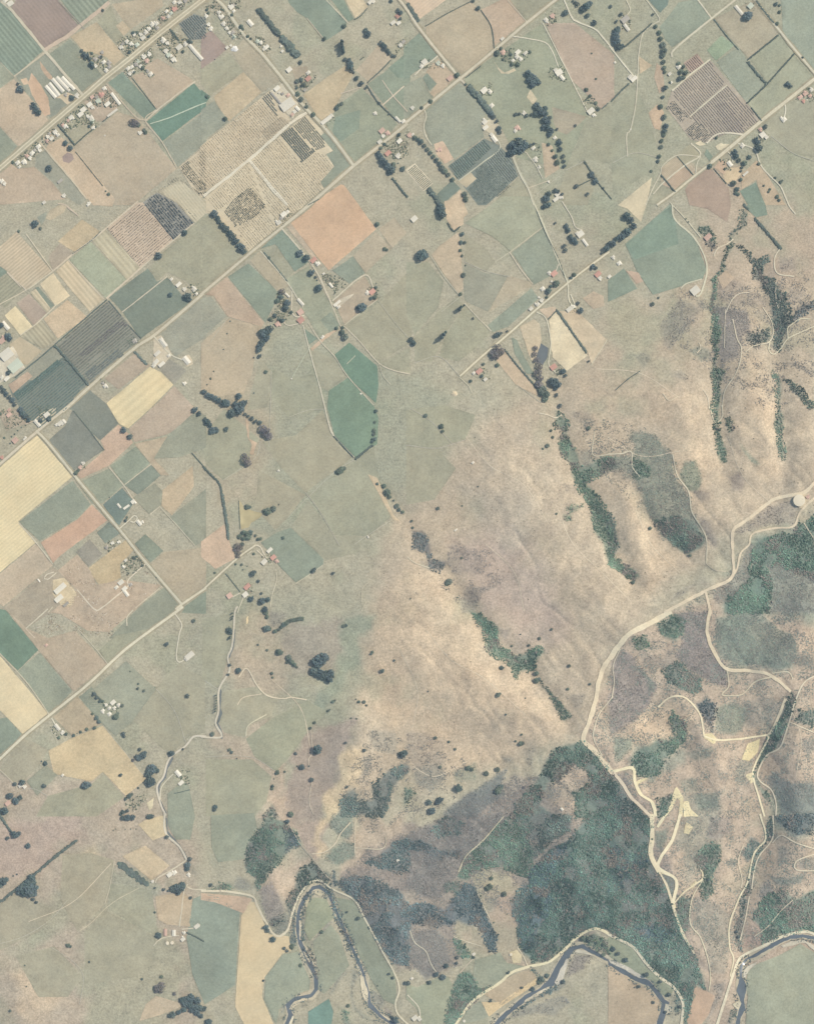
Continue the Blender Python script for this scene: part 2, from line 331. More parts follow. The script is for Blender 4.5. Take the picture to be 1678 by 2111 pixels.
DATA = '''
@ 420 420
F paddock 172,169,148 : 470,1280 560,1380 560,1560 520,1680 360,1700 400,1500
F paddock 168,168,147 : 570,1350 720,1440 900,1400 960,1540 1000,1690 700,1760 560,1600
F paddock 171,169,148 : 880,1190 1060,1270 1180,1425 1020,1540 970,1520 920,1380
F paddock 173,170,148 : 1460,800 1680,560 1760,700 1700,1150 1450,1300 1170,1010
R fence_line 4 186,180,160 : 560,1380 550,1700 540,2000
R fence_line 4 190,184,162 : 700,1760 860,1700 1010,1690
R fence_line 4 188,182,160 : 1440,800 1560,960 1680,1100
R fence_line 4 188,182,160 : 60,1140 200,940
@ 840 420
F paddock 168,168,147 : -10,480 170,480 300,640 250,860 60,1080 -10,900
F paddock 172,170,148 : 60,1100 260,880 420,760 460,830 300,1100 200,1300 60,1300
F paddock 170,169,147 : 300,1110 470,840 680,1050 560,1190 420,1300 260,1260
F paddock 175,171,149 : 470,250 640,360 720,480 640,560 470,470
F paddock 167,167,146 : 470,490 640,570 830,590 660,890 470,800 460,640
R fence_line 4 188,182,162 : 470,480 660,560 840,600
R fence_line 4 186,180,160 : 280,890 440,760
R fence_line 4 186,180,160 : 60,1310 260,1260 430,1420
R fence_line 4 186,180,160 : 900,1490 1100,1640
@ 420 840
F paddock 170,169,147 : 170,10 460,260 330,500 160,600 20,470 -10,250
F paddock 173,169,147 : 480,280 760,230 980,20 1050,230 1220,410 1080,520 840,700 640,500
F paddock 168,168,147 : 1250,430 1400,330 1440,560 1540,900 1360,1060 1080,1050 860,720
F paddock 175,170,148 : 460,520 840,720 700,900 590,1010 480,890 420,840
F paddock 171,169,148 : 720,990 860,760 1070,1050 1340,1070 1260,1200 1000,1260
R fence_line 4 188,182,162 : 160,600 420,420 470,280
R fence_line 4 186,180,160 : 700,905 840,760 1080,530 1240,430
R fence_line 4 190,182,162 : 1540,930 1340,1060 1240,1130
R fence_line 4 188,180,160 : 840,700 960,860 1120,1140
@ 840 840
F paddock 170,169,147 : -10,20 300,-20 560,60 480,260 240,330 -10,300
F paddock 173,170,148 : -10,310 240,340 400,500 220,760 -10,800
R fence_line 4 190,182,162 : 30,10 200,120 370,300
R fence_line 4 190,182,162 : -10,310 240,335 480,265
@ 840 0
F paddock 172,170,148 : 910,1460 1000,1560 1040,1690 800,1690 690,1680
F paddock 168,168,147 : 1480,980 1690,860 1690,1350 1460,1320 1300,1400
F paddock 173,170,148 : 1300,1410 1450,1340 1560,1500 1480,1690 1290,1690 1250,1560
R fence_line 4 188,182,162 : 1300,1400 1450,1330
R fence_line 4 188,182,162 : 1060,1600 1250,1450
@ 1258 0
F paddock 168,169,148 : 20,850 200,690 300,900 400,1290 330,1420 20,1600 0,1200
F paddock 172,170,149 : 1250,1020 1440,880 1690,700 1690,1300 1480,1250 1300,1140
R fence_line 4 190,184,164 : 1320,1120 1500,1260 1690,1330
R fence_line 4 190,184,164 : 20,1340 200,1260 400,1300
@ 0 1260
F paddock 172,169,148 : 1300,620 1480,430 1690,560 1690,1000 1560,1030 1400,1190 1100,900
F paddock 175,170,149 : -10,1310 200,1040 400,1140 350,1240 200,1400 120,1420
F paddock 171,169,147 : 400,1520 760,1420 860,1340 1030,1530 800,1690 300,1690
R fence_line 4 188,182,162 : 850,935 1000,1120 1210,1380
R fence_line 4 188,182,162 : 1290,640 1440,820 1540,1100
R fence_line 4 188,182,162 : 0,1540 250,1460 400,1520
@ 420 1260
F paddock 169,168,147 : -10,60 240,20 230,300 120,640 -10,560
F paddock 172,169,148 : 160,660 430,620 600,730 560,860 370,940 340,1040 170,1000 120,900
F paddock 167,168,146 : 350,1050 560,880 860,740 1020,830 880,960 740,1160 600,1320 420,1200
F paddock 170,169,147 : 20,1220 400,1220 560,1360 520,1560 420,1690 20,1690
R fence_line 4 188,182,162 : 20,1200 230,1190 420,1210 600,1320
R fence_line 4 188,182,162 : 10,570 120,640
@ 0 1680
F paddock 170,169,148 : 900,560 1250,620 1290,860 1300,1000 900,780
F paddock 172,169,148 : 700,960 880,790 1280,1000 1300,1200 1100,1340 700,1400
F paddock 177,171,149 : 520,330 740,310 940,370 880,720 700,900 640,960 500,700
F paddock 175,170,149 : -10,740 140,640 320,740 450,780 330,960 -10,1120
F paddock 173,169,148 : 130,1160 450,1080 690,1330 560,1500 320,1500
R fence_line 4 188,182,162 : 0,1060 200,1000 420,860 560,700
R fence_line 4 188,182,162 : 430,1090 600,1200 690,1330 660,1560
@ 0 0
F crop_field 138,152,134 rows=c,34,.16 : 0,20 85,70 365,412 125,628 0,500
F paddock 160,164,142 : 0,505 122,640 0,728
F ploughed_field 160,144,132 rows=c,30,.05 : 92,75 150,-30 470,-30 480,5 650,212 380,408
F crop_field 146,156,136 rows=c,38,.16 : 484,-30 910,-30 890,12 672,200 655,208
F paddock 196,181,153 : 585,302 798,182 1048,486 950,550 880,470 740,430 690,420
F paddock 170,168,146 : 806,174 915,44 1020,296 962,366
F paddock 200,184,156 : 957,214 1012,170 1082,240 1022,298
F paddock 188,176,152 : 925,34 1330,-30 1350,50 1085,238 1012,164
F paddock 148,154,134 : 402,450 580,322 742,480 848,628 692,778
F paddock 152,156,138 : 132,622 378,444 640,748 600,830 430,988 200,742
F bare_soil 206,182,156 : 330,505 360,540 430,625 440,660 400,650 345,570
F bare_soil 204,178,152 : 235,690 262,600 335,690 400,800 418,940 372,962 270,780
F bare_soil 202,180,154 : 175,655 225,640 240,690 200,700
F bare_soil 212,196,166 : 440,800 560,760 640,800 560,860 500,810
F paddock 198,182,158 : 0,734 120,652 420,1012 165,1218 0,1036
F paddock 160,166,144 : 0,1044 158,1222 0,1368
F paddock 132,148,130 : 892,680 1012,592 1286,898 1202,986
F paddock 190,176,154 : 1092,622 1300,480 1560,640 1600,676 1332,876 1292,898
F crop_field 114,142,124 : 1212,1000 1600,684 1700,800 1700,890 1342,1160
F paddock 162,166,146 : 1344,1170 1700,910 1700,1170 1462,1380
F paddock 186,174,152 : 632,1196 972,922 1130,972 1458,1388 1100,1690 950,1690 612,1240
F paddock 202,184,158 : 402,1192 510,1132 620,1230 952,1640 930,1700 770,1690 382,1222
F paddock 172,168,146 : 562,1090 720,1010 800,1060 622,1188
F paddock 166,166,146 : 302,1280 382,1232 722,1640 660,1690 522,1600 440,1500 292,1370
F paddock 192,176,154 : -30,1420 90,1345 150,1390 285,1375 430,1500 540,1640 -30,1690
F bare_soil 168,150,140 : 520,1290 560,1255 600,1270 612,1310 570,1345 525,1330
F orchard_ground 148,150,140 : 1470,192 1600,112 1700,150 1700,320 1562,332
F house_lots 172,170,148 : 880,590 640,470 740,420 930,570
F house_lots 176,172,150 : 1040,470 960,340 1090,280 1240,190 1320,210 1210,330
F house_lots 180,172,150 : 1330,190 1290,150 1440,0 1540,-20 1600,-10
F house_lots 174,168,146 : 1270,330 1400,250 1560,340 1480,420 1430,520 1340,430
F house_lots 172,170,148 : 1020,580 1250,400 1280,470 1190,560 1280,620 1240,650 1180,590 1060,640
F house_lots 186,172,152 : 690,840 880,690 1000,850 960,900 850,1000 800,1000
F house_lots 170,168,146 : 480,1025 680,860 820,1030 770,1070 700,1010 560,1090
F house_lots 184,172,150 : 340,1130 440,1050 500,1110 400,1195
F house_lots 172,168,146 : 90,1330 320,1160 360,1210 150,1390
G garden shrubs around the roadside houses : 640,470 740,420 930,570 880,590
G garden : 1040,470 960,340 1090,280 1240,190 1320,210 1210,330
G garden : 1330,190 1290,150 1440,0 1540,-20 1600,-10
G garden : 1270,330 1400,250 1560,340 1480,420 1430,520 1340,430
G garden : 1020,580 1250,400 1280,470 1190,560 1280,620 1240,650 1180,590 1060,640
G garden : 690,840 880,690 1000,850 960,900 800,880
G garden : 480,1025 680,860 820,1030 770,1070 700,1010 560,1090
G garden : 340,1130 440,1050 500,1110 400,1195
G garden : 90,1330 320,1160 360,1210 150,1390
V vine_rows 104,118,114 o=c sp=18 w=9 h=2 : 1474,194 1600,116 1700,155 1700,315 1564,326
R highway 50 206,196,168 v : -80,1458 0,1390 440,1010 700,788 870,640 1060,490 1330,268 1678,-6 1740,-56
R farm_track 30 204,184,160 : 372,415 470,350 560,300 680,200 905,22
R farm_track 22 206,196,170 : 20,10 95,82 230,240 375,420 520,590 692,790
R farm_track 12 204,192,166 : 120,632 378,430
R farm_track 12 208,196,170 : 1205,992 1330,880 1610,670
R farm_track 9 196,204,178 : 1240,1020 1400,970 1560,900 1700,845
R farm_track 14 206,192,164 : 330,1170 430,1290 560,1440 720,1640
R farm_track 10 200,188,162 : 1290,905 1200,990 1330,1160 1462,1384
R farm_track 10 202,188,162 : 880,690 1000,830 1130,970 1200,990
R farm_track 8 170,158,140 : 480,1 580,110 700,240
H 14 5 dark clipped hedge beside the roadside gardens : 482,1026 620,1192
H 10 4 thin dark hedge closing the garden paddock : 626,1188 710,1112 800,1042
H 9 4 thin hedge running behind the long pale shed : 850,1002 910,952
H 7 3 low hedge along the narrow dark crop strip : 1090,640 1290,900
H 7 3 low dark hedge down the tan paddock left side : 625,1250 850,1530
H 16 4 dark hedge beside the roadside lane into the gardens : 1405,245 1475,330
T trees on the left edge of the poultry field|d : 155,690,14 172,735,27 190,748,18
T trees in the dark clump by the pale field|d : 285,870,25 307,905,28 327,930,22
T dark trees bordering the walled garden cluster|d : 680,420,14 700,450,20 720,465,22 750,490,16 758,528,22 775,552,18
T round trees by the lane below the hedge|d : 545,1180,22 585,1222,22
T lone tree in the grey-green lane paddock|d : 412,1388,26
T trees around the hut in the big tan paddock|g : 1100,1010,30p 1130,1020,24p 1147,1030,18 1190,1070,14 1202,1090,16
T bushes on the peach strip fence|g : 875,1575,8 900,1600,14
T trees at the poultry farm house|d : 600,810,22 585,790,10
T garden trees among the highway houses|g : 1070,430,14 1180,560,16 1110,595,12 1100,270,16 1130,270,14 1230,300,12 1510,425,14 1560,340,18 1580,350,14 760,1010,14 740,1040,14 840,470,14 762,440,12 112,1335,14 850,85,12
B sheds of the poultry farm : 552,674,88,24,w,c,s 516,685,112,26,w,c,s 482,704,118,26,w,c,s 452,738,112,24,w,c,s 424,757,108,24,w,c,s 602,722,40,22,w,c,s
B buildings in the poultry farm yard : 637,785,30,24,w 545,778,24,16,g 570,745,20,16,w
B houses inside the tree-edged garden cluster : 790,490,26,22,g 830,468,24,18,g 858,512,28,22,w 902,520,30,24,g 880,582,26,22,w 905,552,26,20,g 792,545,22,18,w 845,430,22,18,g
B houses on the highway's upper side : 1000,390,26,20,w 1048,342,26,20,w 1082,360,26,20,w 1132,370,30,24,n 1182,312,34,26,w 1165,285,22,18,w 1205,270,30,22,w 1232,240,26,20,w 1258,204,30,24,w 1292,196,30,24,w 1300,232,24,18,g 1110,285,22,18,w 1015,362,22,16,g
B houses at the upper end of the highway : 1442,76,34,24,r 1412,110,26,20,n 1482,20,26,20,w 1390,135,24,18,w 1350,152,22,18,k 1440,20,26,22,w 1532,8,26,20,g 1375,95,24,18,w
B buildings by the vine block below the highway : 1350,335,34,26,w 1380,355,22,18,w 1480,390,44,32,w 1532,365,30,24,w 1370,420,30,24,w 1392,455,30,22,n 1432,490,32,26,w 1412,462,20,16,w 1592,405,76,24,w,c,s 1645,465,64,24,w,c,s
B houses on the highway's lower side : 1060,565,28,22,w 1090,552,24,20,w 1122,530,26,22,g 1100,590,20,16,w 1142,508,22,18,n 1192,470,30,22,w 1212,500,28,22,k 1235,450,26,20,w 1162,545,24,18,w 1243,612,32,26,w 1220,588,20,16,g 1072,605,24,20,w
B houses near the poultry farm gate : 862,728,26,20,w 842,782,34,24,r 812,830,32,26,n 762,800,26,20,k 742,862,36,28,w 890,858,40,24,w 765,885,22,18,w 800,800,22,18,g
B sheds behind the red roofed roadside house : 958,815,100,20,w,c,s 930,930,86,14,w,a,s
B houses inside the dark hedge below the highway : 690,905,40,30,w 668,942,40,28,w 590,968,34,26,w 568,992,24,18,k 540,1040,30,22,w 520,1030,22,18,k 752,972,34,28,w 770,1052,26,18,w 728,958,20,16,w 765,995,30,20,n
B houses on the small lot above the peach strip : 460,1088,30,24,w 482,1112,24,18,w 430,1140,30,22,w 400,1128,22,18,w 392,1160,22,18,k 412,1102,20,16,g
B houses in the lowest highway row : 322,1208,34,26,w 335,1240,22,18,w 270,1262,32,24,w 252,1300,24,18,w 202,1332,34,26,w 150,1342,34,26,w 290,1240,22,18,g 228,1285,22,18,k 165,1375,22,16,w
B huts spread over the tan paddocks left of the orchards : 1160,1096,26,20,w 500,1492,40,18,g 530,1610,26,20,w 868,1116,10,8,w 368,1668,24,18,w 740,1674,22,14,w
B buildings at the top left corner : 90,30,44,30,w 50,5,30,22,w
B houses at the left photo edge : 20,1492,30,22,w 42,1512,24,18,w
@ 420 0
F ploughed_field 166,148,136 : -20,300 62,250 200,400 92,490 -20,570
F paddock 172,170,148 : -20,575 212,432 328,590 92,758 60,790 -20,690
F paddock 196,181,153 : 330,592 478,758 212,998 172,970 82,800
F crop_field 116,142,124 : -20,735 60,798 -20,895
F paddock 162,166,146 : -20,905 88,832 208,1000 -10,1170
F paddock 182,174,152 : 232,430 340,312 640,652 490,756 332,588
F orchard_ground 206,193,166 : -30,1210 540,752 640,900 700,960 716,1008 370,1308 -30,1618
F orchard_ground 210,198,170 : 20,1622 378,1322 850,942 1000,1100 1066,1240 1012,1268 1075,1370 962,1500 992,1560 870,1680 640,1880 375,2075 90,1755 -30,1760 -30,1660
V tree_rows 122,122,108 o=c sp=19 w=8 st=11 : -30,1215 470,812 520,870 620,960 715,1010 372,1300 -30,1610
V vine_rows 112,120,112 o=c sp=18 w=9 h=2 : 482,802 545,755 618,955 605,960
V tree_rows 122,122,108 o=c sp=19 w=8 st=11 : 390,1325 622,1120 812,1350 925,1258 1005,1275 1068,1370 955,1500 985,1560 640,1872 560,1780
V tree_rows 122,122,108 o=c sp=19 w=8 st=11 : 365,1345 545,1780 360,1610 250,1650 100,1740 40,1640
V tree_rows 120,120,106 o=c sp=19 w=8 st=11 : 540,1790 630,1880 375,2068 280,1890 510,1690
V vine_rows 106,116,108 o=c sp=17 w=10 h=2.6 : 632,1112 730,1040 918,1250 812,1338
V vine_rows 118,124,112 o=c sp=16 w=8 h=2 : 738,1035 830,960 990,1130 1000,1210 925,1240
V tree_rows 96,108,100 o=c sp=15 w=13 st=13 : 170,1750 240,1650 380,1540 515,1690 420,1790 265,1870
R orchard_track 22 216,206,180 : 0,1615 380,1312 720,1012 850,930
R orchard_track 26 216,206,180 : 380,1320 560,1545 690,1690
F yard 214,206,182 : 545,750 660,680 790,820 740,980 640,900
F rough_ground 190,178,154 : 470,1085 640,960 715,1005 520,1150
F paddock 140,154,136 : 690,-30 1005,-30 1180,190 1140,250 1002,338 850,150 770,100 700,20
F paddock 138,154,134 : 1030,-30 1140,-30 1238,158 1192,178
F paddock 206,192,162 : 1150,-30 1300,-30 1350,60 1250,150
F paddock 196,181,152 : 822,782 1010,640 1200,522 1240,602 1100,850 1080,920 960,998
F paddock 160,166,142 : 1102,870 1300,722 1598,1022 1440,1198 1250,1348 980,1010 1062,950
F paddock 142,156,136 : 1085,965 1290,905 1280,1060 1110,1180 1060,1090
F paddock 150,160,138 : 1352,690 1480,600 1700,405 1700,960 1600,1008
F paddock 138,154,134 : 1520,560 1700,410 1700,640 1600,640
F paddock 186,174,152 : 1252,580 1440,372 1548,480 1352,668
F paddock 152,160,140 : 1010,1270 1070,1245 960,1120 1000,1090 1228,1368 992,1548 962,1500 1076,1370
F rough_ground 176,166,146 : 720,560 850,545 860,600 760,660
F house_lots 176,170,150 : 120,10 200,120 330,290 240,340 130,150 20,60
G garden : 110,10 200,120 330,290 240,340 130,150 20,60
G garden : 190,10 300,0 320,60 240,110
G garden : 400,330 470,290 560,400 500,470
G garden : 760,650 900,580 930,640 840,760 760,740
G garden : 970,1020 1060,930 1080,980 1020,1060
G garden : 1580,360 1678,300 1678,400 1580,440
G garden : 1450,1180 1678,1060 1678,1290 1560,1320
R lane 30 200,192,166 v : 70,-50 110,0 175,60 330,282 480,440 660,660 760,790 860,910 960,1010 1100,1180 1236,1364
R district_road 32 200,190,164 v : 700,1828 880,1678 1230,1372 1450,1200 1678,1018
R farm_track 8 210,200,172 : 1010,0 1190,190
R farm_track 7 214,198,172 : 1470,660 1560,790 1678,920
R farm_track 10 216,200,174 : 1470,870 1560,790 1650,710
R farm_track 7 206,192,168 : 1130,770 1290,720
R farm_track 7 200,188,164 : 850,150 1002,336
R farm_track 8 208,196,168 : 270,1000 480,850
H 38 9 long clipped shelterbelt beside the cross lane, upper one : 455,82 535,180 618,280
H 52 10 broad dark shelterbelt, lower of the pair by the lane : 655,315 715,385 775,460
H 12 4 hedge between the diamond paddock and the tan field : 1345,705 1440,845 1590,992
H 8 3 thin curved hedge round the pale top paddock : 1250,160 1300,125 1345,70
H 8 3 short hedge stub in the tan paddock : 1285,495 1320,470
H 9 3 thin hedge between tan and green paddocks : 1350,680 1480,560 1540,495
H 18 5 hedge strip below the dark tree row : 1555,1465 1610,1540 1678,1625
H 8 4 dark kerbside hedge of the district road by the peach field : 860,1690 950,1640
T trees in the paddocks above the tan creek flat|g : 1160,215,20 995,320,18 1245,160,8 1545,10,16
T pair of dark trees in the open grey paddock|d : 1337,252,21 1355,285,26
T poplars in the short row above the creek|o : 1140,350,15 1143,375,13 1147,395,13 1150,415,13 1155,435,12
T creek trees running down to the diamond paddock|d : 1165,490,16 1200,500,20 1208,525,24 1210,555,26 1225,580,18 1238,600,10 1260,645,20 1300,690,20 1335,725,12 1445,850,12 1520,945,8
T trees around the red roofed house by the lane|g : 770,670,18 805,660,20 825,700,18 768,725,12 795,715,8 775,775,20 805,820,22 850,880,18 905,945,18 845,855,8 800,515,18
T trees at the corner of the yellowed paddock|g : 1095,890,20 1110,870,16 1138,855,16
T lone tree at the corner of the pale paddock|g : 180,980,20
T round bush in the green crop corner|g : 32,795,16
T trees along the upper cross lane|g : 235,125,14 310,220,18 325,240,12 365,300,14 390,320,12 40,110,14 30,80,12 250,310,12 95,490,6
T hedge trees of the striped paddock|d : 1460,355,18 1475,370,20 1495,395,22 1515,420,20 1530,440,16 1555,460,14 1575,465,12
T dark trees in the row below the district road|d : 1440,1265,20 1455,1290,24 1470,1320,26 1490,1345,28 1520,1372,26 1550,1400,34 1530,1420,22
T trees in the gardens right of the dark row|g : 1565,1355,18 1640,1390,22 1610,1110,16 1490,1190,14 1460,1220,14 1600,1345,8
T trees at the red roofed house near the top|d : 1620,110,20 1600,85,16 1620,160,14
B houses left of the cross lane : 25,135,24,20,w 60,235,32,22,w 130,105,26,20,w 150,140,34,22,w,a 165,195,30,24,w 190,232,24,20,w 240,270,30,24,g 252,308,28,22,n 215,268,20,16,w 42,200,24,18,w 195,392,22,18,w
B heap-side hut at the white lime pile : 225,375,16,12,w
B houses right of the cross lane : 230,60,34,26,w 250,92,22,18,w 245,45,22,18,g 385,190,50,28,w,c 445,342,26,22,n 472,350,24,18,w 520,388,34,24,w 500,405,24,18,w 650,422,20,16,w 705,575,38,30,w 640,382,16,12,w
B buildings at the tree-ringed red roofed place : 862,648,38,28,r 862,600,30,22,w 835,742,20,16,g
B packing sheds at the orchard yard : 600,812,110,16,g,c,s 690,862,100,62,w,a,s 605,730,40,28,w 650,772,22,18,g 695,785,26,20,k 775,895,36,20,w,c 752,922,24,18,w 730,945,24,18,k 625,762,18,14,w
B buildings at the lane bend below the yard : 1010,990,84,26,w,a,s 1050,952,24,20,w
B hut in the green paddock above the road : 1410,932,24,18,w
B farm buildings near the top road : 1598,132,34,26,r 1560,188,36,22,w 1605,190,30,22,w 1372,18,34,22,w 1400,14,22,18,w 1620,372,26,22,w 1645,345,26,20,g
B houses above the district road bend : 1468,1078,40,30,k 1512,1095,30,24,k 1480,1122,24,18,w 1450,1168,32,24,w 1600,985,50,16,w,c 1642,1000,30,20,w
B houses beside the dark tree row : 1612,1162,36,26,w 1518,1262,42,28,r 1600,1282,34,26,w
P lime_heap 232,230,222 30 large white lime heap on the paddock edge : 255,402
@ 840 0
F vineyard_ground 212,192,166 rows=a,24,.05 : -30,0 -10,10 100,158 330,-10 330,-30 -30,-30
F paddock 188,176,152 : 152,222 520,12 600,90 680,212 708,408 445,616 152,292
F paddock 192,174,152 : 604,82 820,-30 978,180 714,380 692,210
F paddock 172,170,148 : 834,-10 1220,-30 1095,104 984,176
F paddock 144,158,138 : -30,385 95,272 248,460 132,548 -30,660
F paddock 192,176,152 : 252,482 405,632 222,808 182,770 242,690 150,592
F paddock 138,150,132 : 122,640 162,602 240,690 182,750
F paddock 164,168,146 : -30,710 112,632 180,760 218,802 -30,990
F paddock 162,166,145 : 152,902 430,682 500,740 658,920 602,1000 630,1132 350,1340 192,1190 142,1050
F paddock 166,170,148 : 462,632 1090,204 1112,210 1430,830 1480,960 1300,1390 900,1300 760,1030 690,900 490,700
F paddock 184,169,151 : 1132,192 1370,190 1400,210 1700,450 1700,800 1590,898 1500,800 1350,660
F bare_soil 210,196,166 : 700,490 740,550 800,600 880,560 890,580 830,610 770,605
F paddock 176,168,148 : 1190,880 1480,960 1310,1110 1240,1080 1200,1010
F orchard_ground 128,138,128 : 332,1370 630,1140 740,1190 850,1290 912,1450 650,1690 580,1690 420,1480
V vine_rows 98,114,106 o=c sp=19 w=12 h=2.2 : 340,1368 628,1146 700,1210 500,1400 420,1476
V tree_rows 96,114,108 o=c sp=13 w=10 st=12 : 560,1400 640,1340 760,1440 860,1530 650,1680 590,1690 500,1560 570,1480
V vine_rows 120,130,122 o=c sp=18 w=9 h=2 : 640,1340 760,1220 848,1295 905,1448 850,1500
F pond_margin 204,192,164 : 412,1490 512,1412 568,1472 482,1548
W irrigation_pond 150,162,140 : 432,1492 510,1430 550,1470 482,1530
F nursery_ground 214,204,178 : -20,1400 62,1345 212,1510 130,1575
V vine_rows 120,126,112 o=a sp=14 w=7 h=2 : 0,1410 60,1355 205,1508 130,1565
F paddock 206,188,160 : 292,1690 440,1560 452,1640 500,1760 360,1880 340,1690
F crop_field 126,140,126 : 242,1600 368,1482 438,1552 298,1672
F paddock 196,180,155 : 1102,1172 1190,1200 1252,1388 1132,1468
F yard 206,196,170 : 600,1010 690,980 750,1030 690,1110 630,1070
F yard 212,200,170 : 980,800 1010,740 1070,820 1030,860
F yard 210,186,160 : 215,1190 290,1160 380,1310 310,1350 240,1270
R lane 26 204,194,168 v : -110,-60 0,85 112,252 400,608 440,655
R farm_track 18 204,194,168 : 440,655 480,700
R district_road 28 202,192,166 v : -20,1016 440,642 720,410 980,190 1215,2 1290,-56
R lane 13 210,202,176 : 1280,-20 1350,140 1400,180 1540,240 1600,300 1700,420
R farm_track 9 212,204,178 : 1112,190 1240,440 1350,660 1430,820 1490,940
R driveway 9 212,204,178 : 870,300 1000,320 1130,350 1190,420 1240,550
R driveway 9 206,198,170 : 140,905 155,960 135,1040 150,1120 200,1195
R driveway 10 212,202,176 : 250,460 190,510 130,550 60,620
R lane 18 196,190,164 : 865,1290 930,1440 990,1550 1042,1690
R farm_track 8 206,198,172 : 870,1290 960,1250 1000,1290 1060,1370 1110,1470
R farm_track 6 208,198,172 : 820,0 985,185
R orchard_track 9 190,188,164 : 420,1490 610,1345 760,1220 700,1100
R farm_track 8 200,190,164 : 990,1550 1160,1490
H 44 10 thick dark shelterbelt beside the white homestead : 505,715 590,810 676,912
H 34 9 dark shelterbelt by the small green crop : 178,1560 230,1625 300,1715
H 9 3 hedge curving through the tan paddocks : 605,85 680,200 705,300 712,400
H 7 3 thin hedge along the top tan paddock : 150,215 330,110 515,15
H 30 4 dark hedge by the pink vineyard corner : 5,40 90,170
H 14 4 dark hedge leading to the creek, right of paddocks : 1455,1330 1520,1430
H 10 3 thin hedge right of the small clump : 1545,1480 1678,1640
H 10 3 dark boundary hedge below the brown field : 1600,895 1650,850
H 8 3 roadside hedge under the large orchard corner : 480,640 600,545
H 9 3 short hedge left of the round clump : 1395,1535 1510,1480
T trees on the top paddock boundary|g : 580,70,20 540,8,16
T trees beside the winding pale lane at the top|d : 1300,110,26 1535,190,22 1470,60,34 1440,80,28 1480,130,20 1400,40,18 1380,20,14 1360,10,10 1495,35,26 1670,55,14
T trees around the district crossroads|g : 408,620,22 190,835,18 118,890,16 480,695,12
T trees round the farmyard above the long driveway|g : 740,440,26 770,400,14 785,490,12 850,450,14 910,535,18 860,530,16 1005,430,14
T trees in the dense dark macrocarpa clump|d : 990,605,26 1010,630,28 1000,660,24 1040,650,28 1030,690,30 1060,670,26 1085,685,18 1020,710,20
T trees in the wood below the yellow patch|d : 1060,870,26 1080,900,30 1100,930,32 1130,900,24 1060,940,24 1140,940,20 1170,970,18 890,945,16 920,940,14 980,955,16 1020,945,14
T trees in the line right of the pink roofed house|d : 1130,990,28 1160,1010,24 1120,1050,22 1150,1050,26 1180,1080,26 1170,1110,20 1230,1065,12 1380,1035,12 1250,1180,22 1255,1230,20 1245,1160,18 1280,1290,18 1285,1330,16 1290,1370,16
T trees in the big dark wood by the orchard|d : 870,1200,36 910,1170,40 950,1190,38 890,1240,36 850,1260,30 930,1230,34 970,1210,28 840,1210,22 1010,1200,16 1040,1185,12
T trees by the yards above the orchard|d : 750,1060,20 760,1090,16 690,940,22 710,965,18 735,1000,16
T trees in the row along the orchard left side|g : 60,1135,20 90,1150,18 115,1170,24 140,1200,18 165,1230,18 190,1260,18 215,1290,18 240,1320,20 265,1350,20 285,1385,24 310,1410,22 335,1440,18 370,1480,18 470,1600,24 480,1640,22
T bushes on the strip left of the tan paddock|g : 1215,1290,20 1230,1340,22 1160,1190,14 1190,1240,12
T trees on the hedge line by the pale scrape|d : 1510,1440,24 1540,1470,18 1545,1495,22 1390,1535,18 1480,1600,16 1610,1550,10
T bushes in and below the red-brown field|g : 1470,740,16 1500,790,14 1550,850,14 1570,900,16 1515,440,8 1550,650,10
T trees round the isolated white house|d : 1140,1640,30 1160,1600,24 1215,1570,18 1240,1580,16 1270,1600,14
B houses by the winding lane at the top : 1138,165,28,28,w 1190,130,30,22,k 780,320,26,18,w
B buildings of the farmyard above the driveway : 785,430,32,24,k 908,430,36,26,w 970,438,32,18,w 900,470,28,22,w 932,490,24,20,w 868,500,22,18,w 912,540,20,16,n
B houses left of the district crossroads : 140,512,38,34,w 118,548,28,22,w 252,518,28,22,n 290,540,26,20,w 350,645,40,28,k 40,888,24,20,w
B buildings beside the thick shelterbelt : 630,745,44,34,w 680,758,24,22,w 692,870,30,26,w 662,882,24,18,g
B sheds around the pale farmyard : 635,1005,34,28,w 642,1052,40,24,w 690,1108,22,20,w 715,1145,48,28,w,c
B buildings at the pink roofed house : 900,1052,34,26,k 888,1080,22,18,w 960,935,24,20,w
B buildings of the large white homestead : 1245,598,48,36,w 1272,640,40,22,w,c 1218,578,26,22,w
B houses at the foot of the red-brown field : 1508,915,50,34,w 1530,948,24,18,w
B sheds around the narrow tan paddock : 1210,1135,24,18,w 1035,1220,30,20,w 1050,1310,34,26,w 1085,1380,18,16,w 1160,1495,14,12,w
B wings of the isolated white house : 1235,1600,38,26,w 1222,1640,44,22,w 1262,1622,26,20,w
B buildings near the left orchard road : 260,1232,34,18,k 15,1112,30,22,k 42,1108,22,14,w
G garden : 100,500 190,470 200,560 110,580
G garden : 210,500 300,500 300,560 220,560
G garden : 730,400 960,400 1000,440 900,560 780,500
G garden : 1130,110 1220,100 1230,200 1150,220
G garden : 1160,560 1290,540 1310,680 1180,650
G garden : 1440,820 1520,790 1580,900 1490,950
G garden : 580,700 690,690 700,790 600,780
G garden : 1050,1180 1100,1170 1110,1330 1040,1300
@ 0 0
F orchard_ground 206,193,166 : 1476,1376 1700,1196 1700,1600 1640,1640
V tree_rows 122,122,108 o=c sp=19 w=8 st=11 : 1560,1330 1700,1215 1700,1500
V tree_rows 84,96,88 o=c sp=16 w=12 st=12 : 1485,1375 1550,1330 1700,1530 1700,1590 1645,1600
@ 1258 0
F paddock 152,162,142 : 402,222 480,130 560,20 720,-10 838,148 512,390 452,330
F crop_field 116,134,122 : 300,-10 480,-10 470,40 410,105
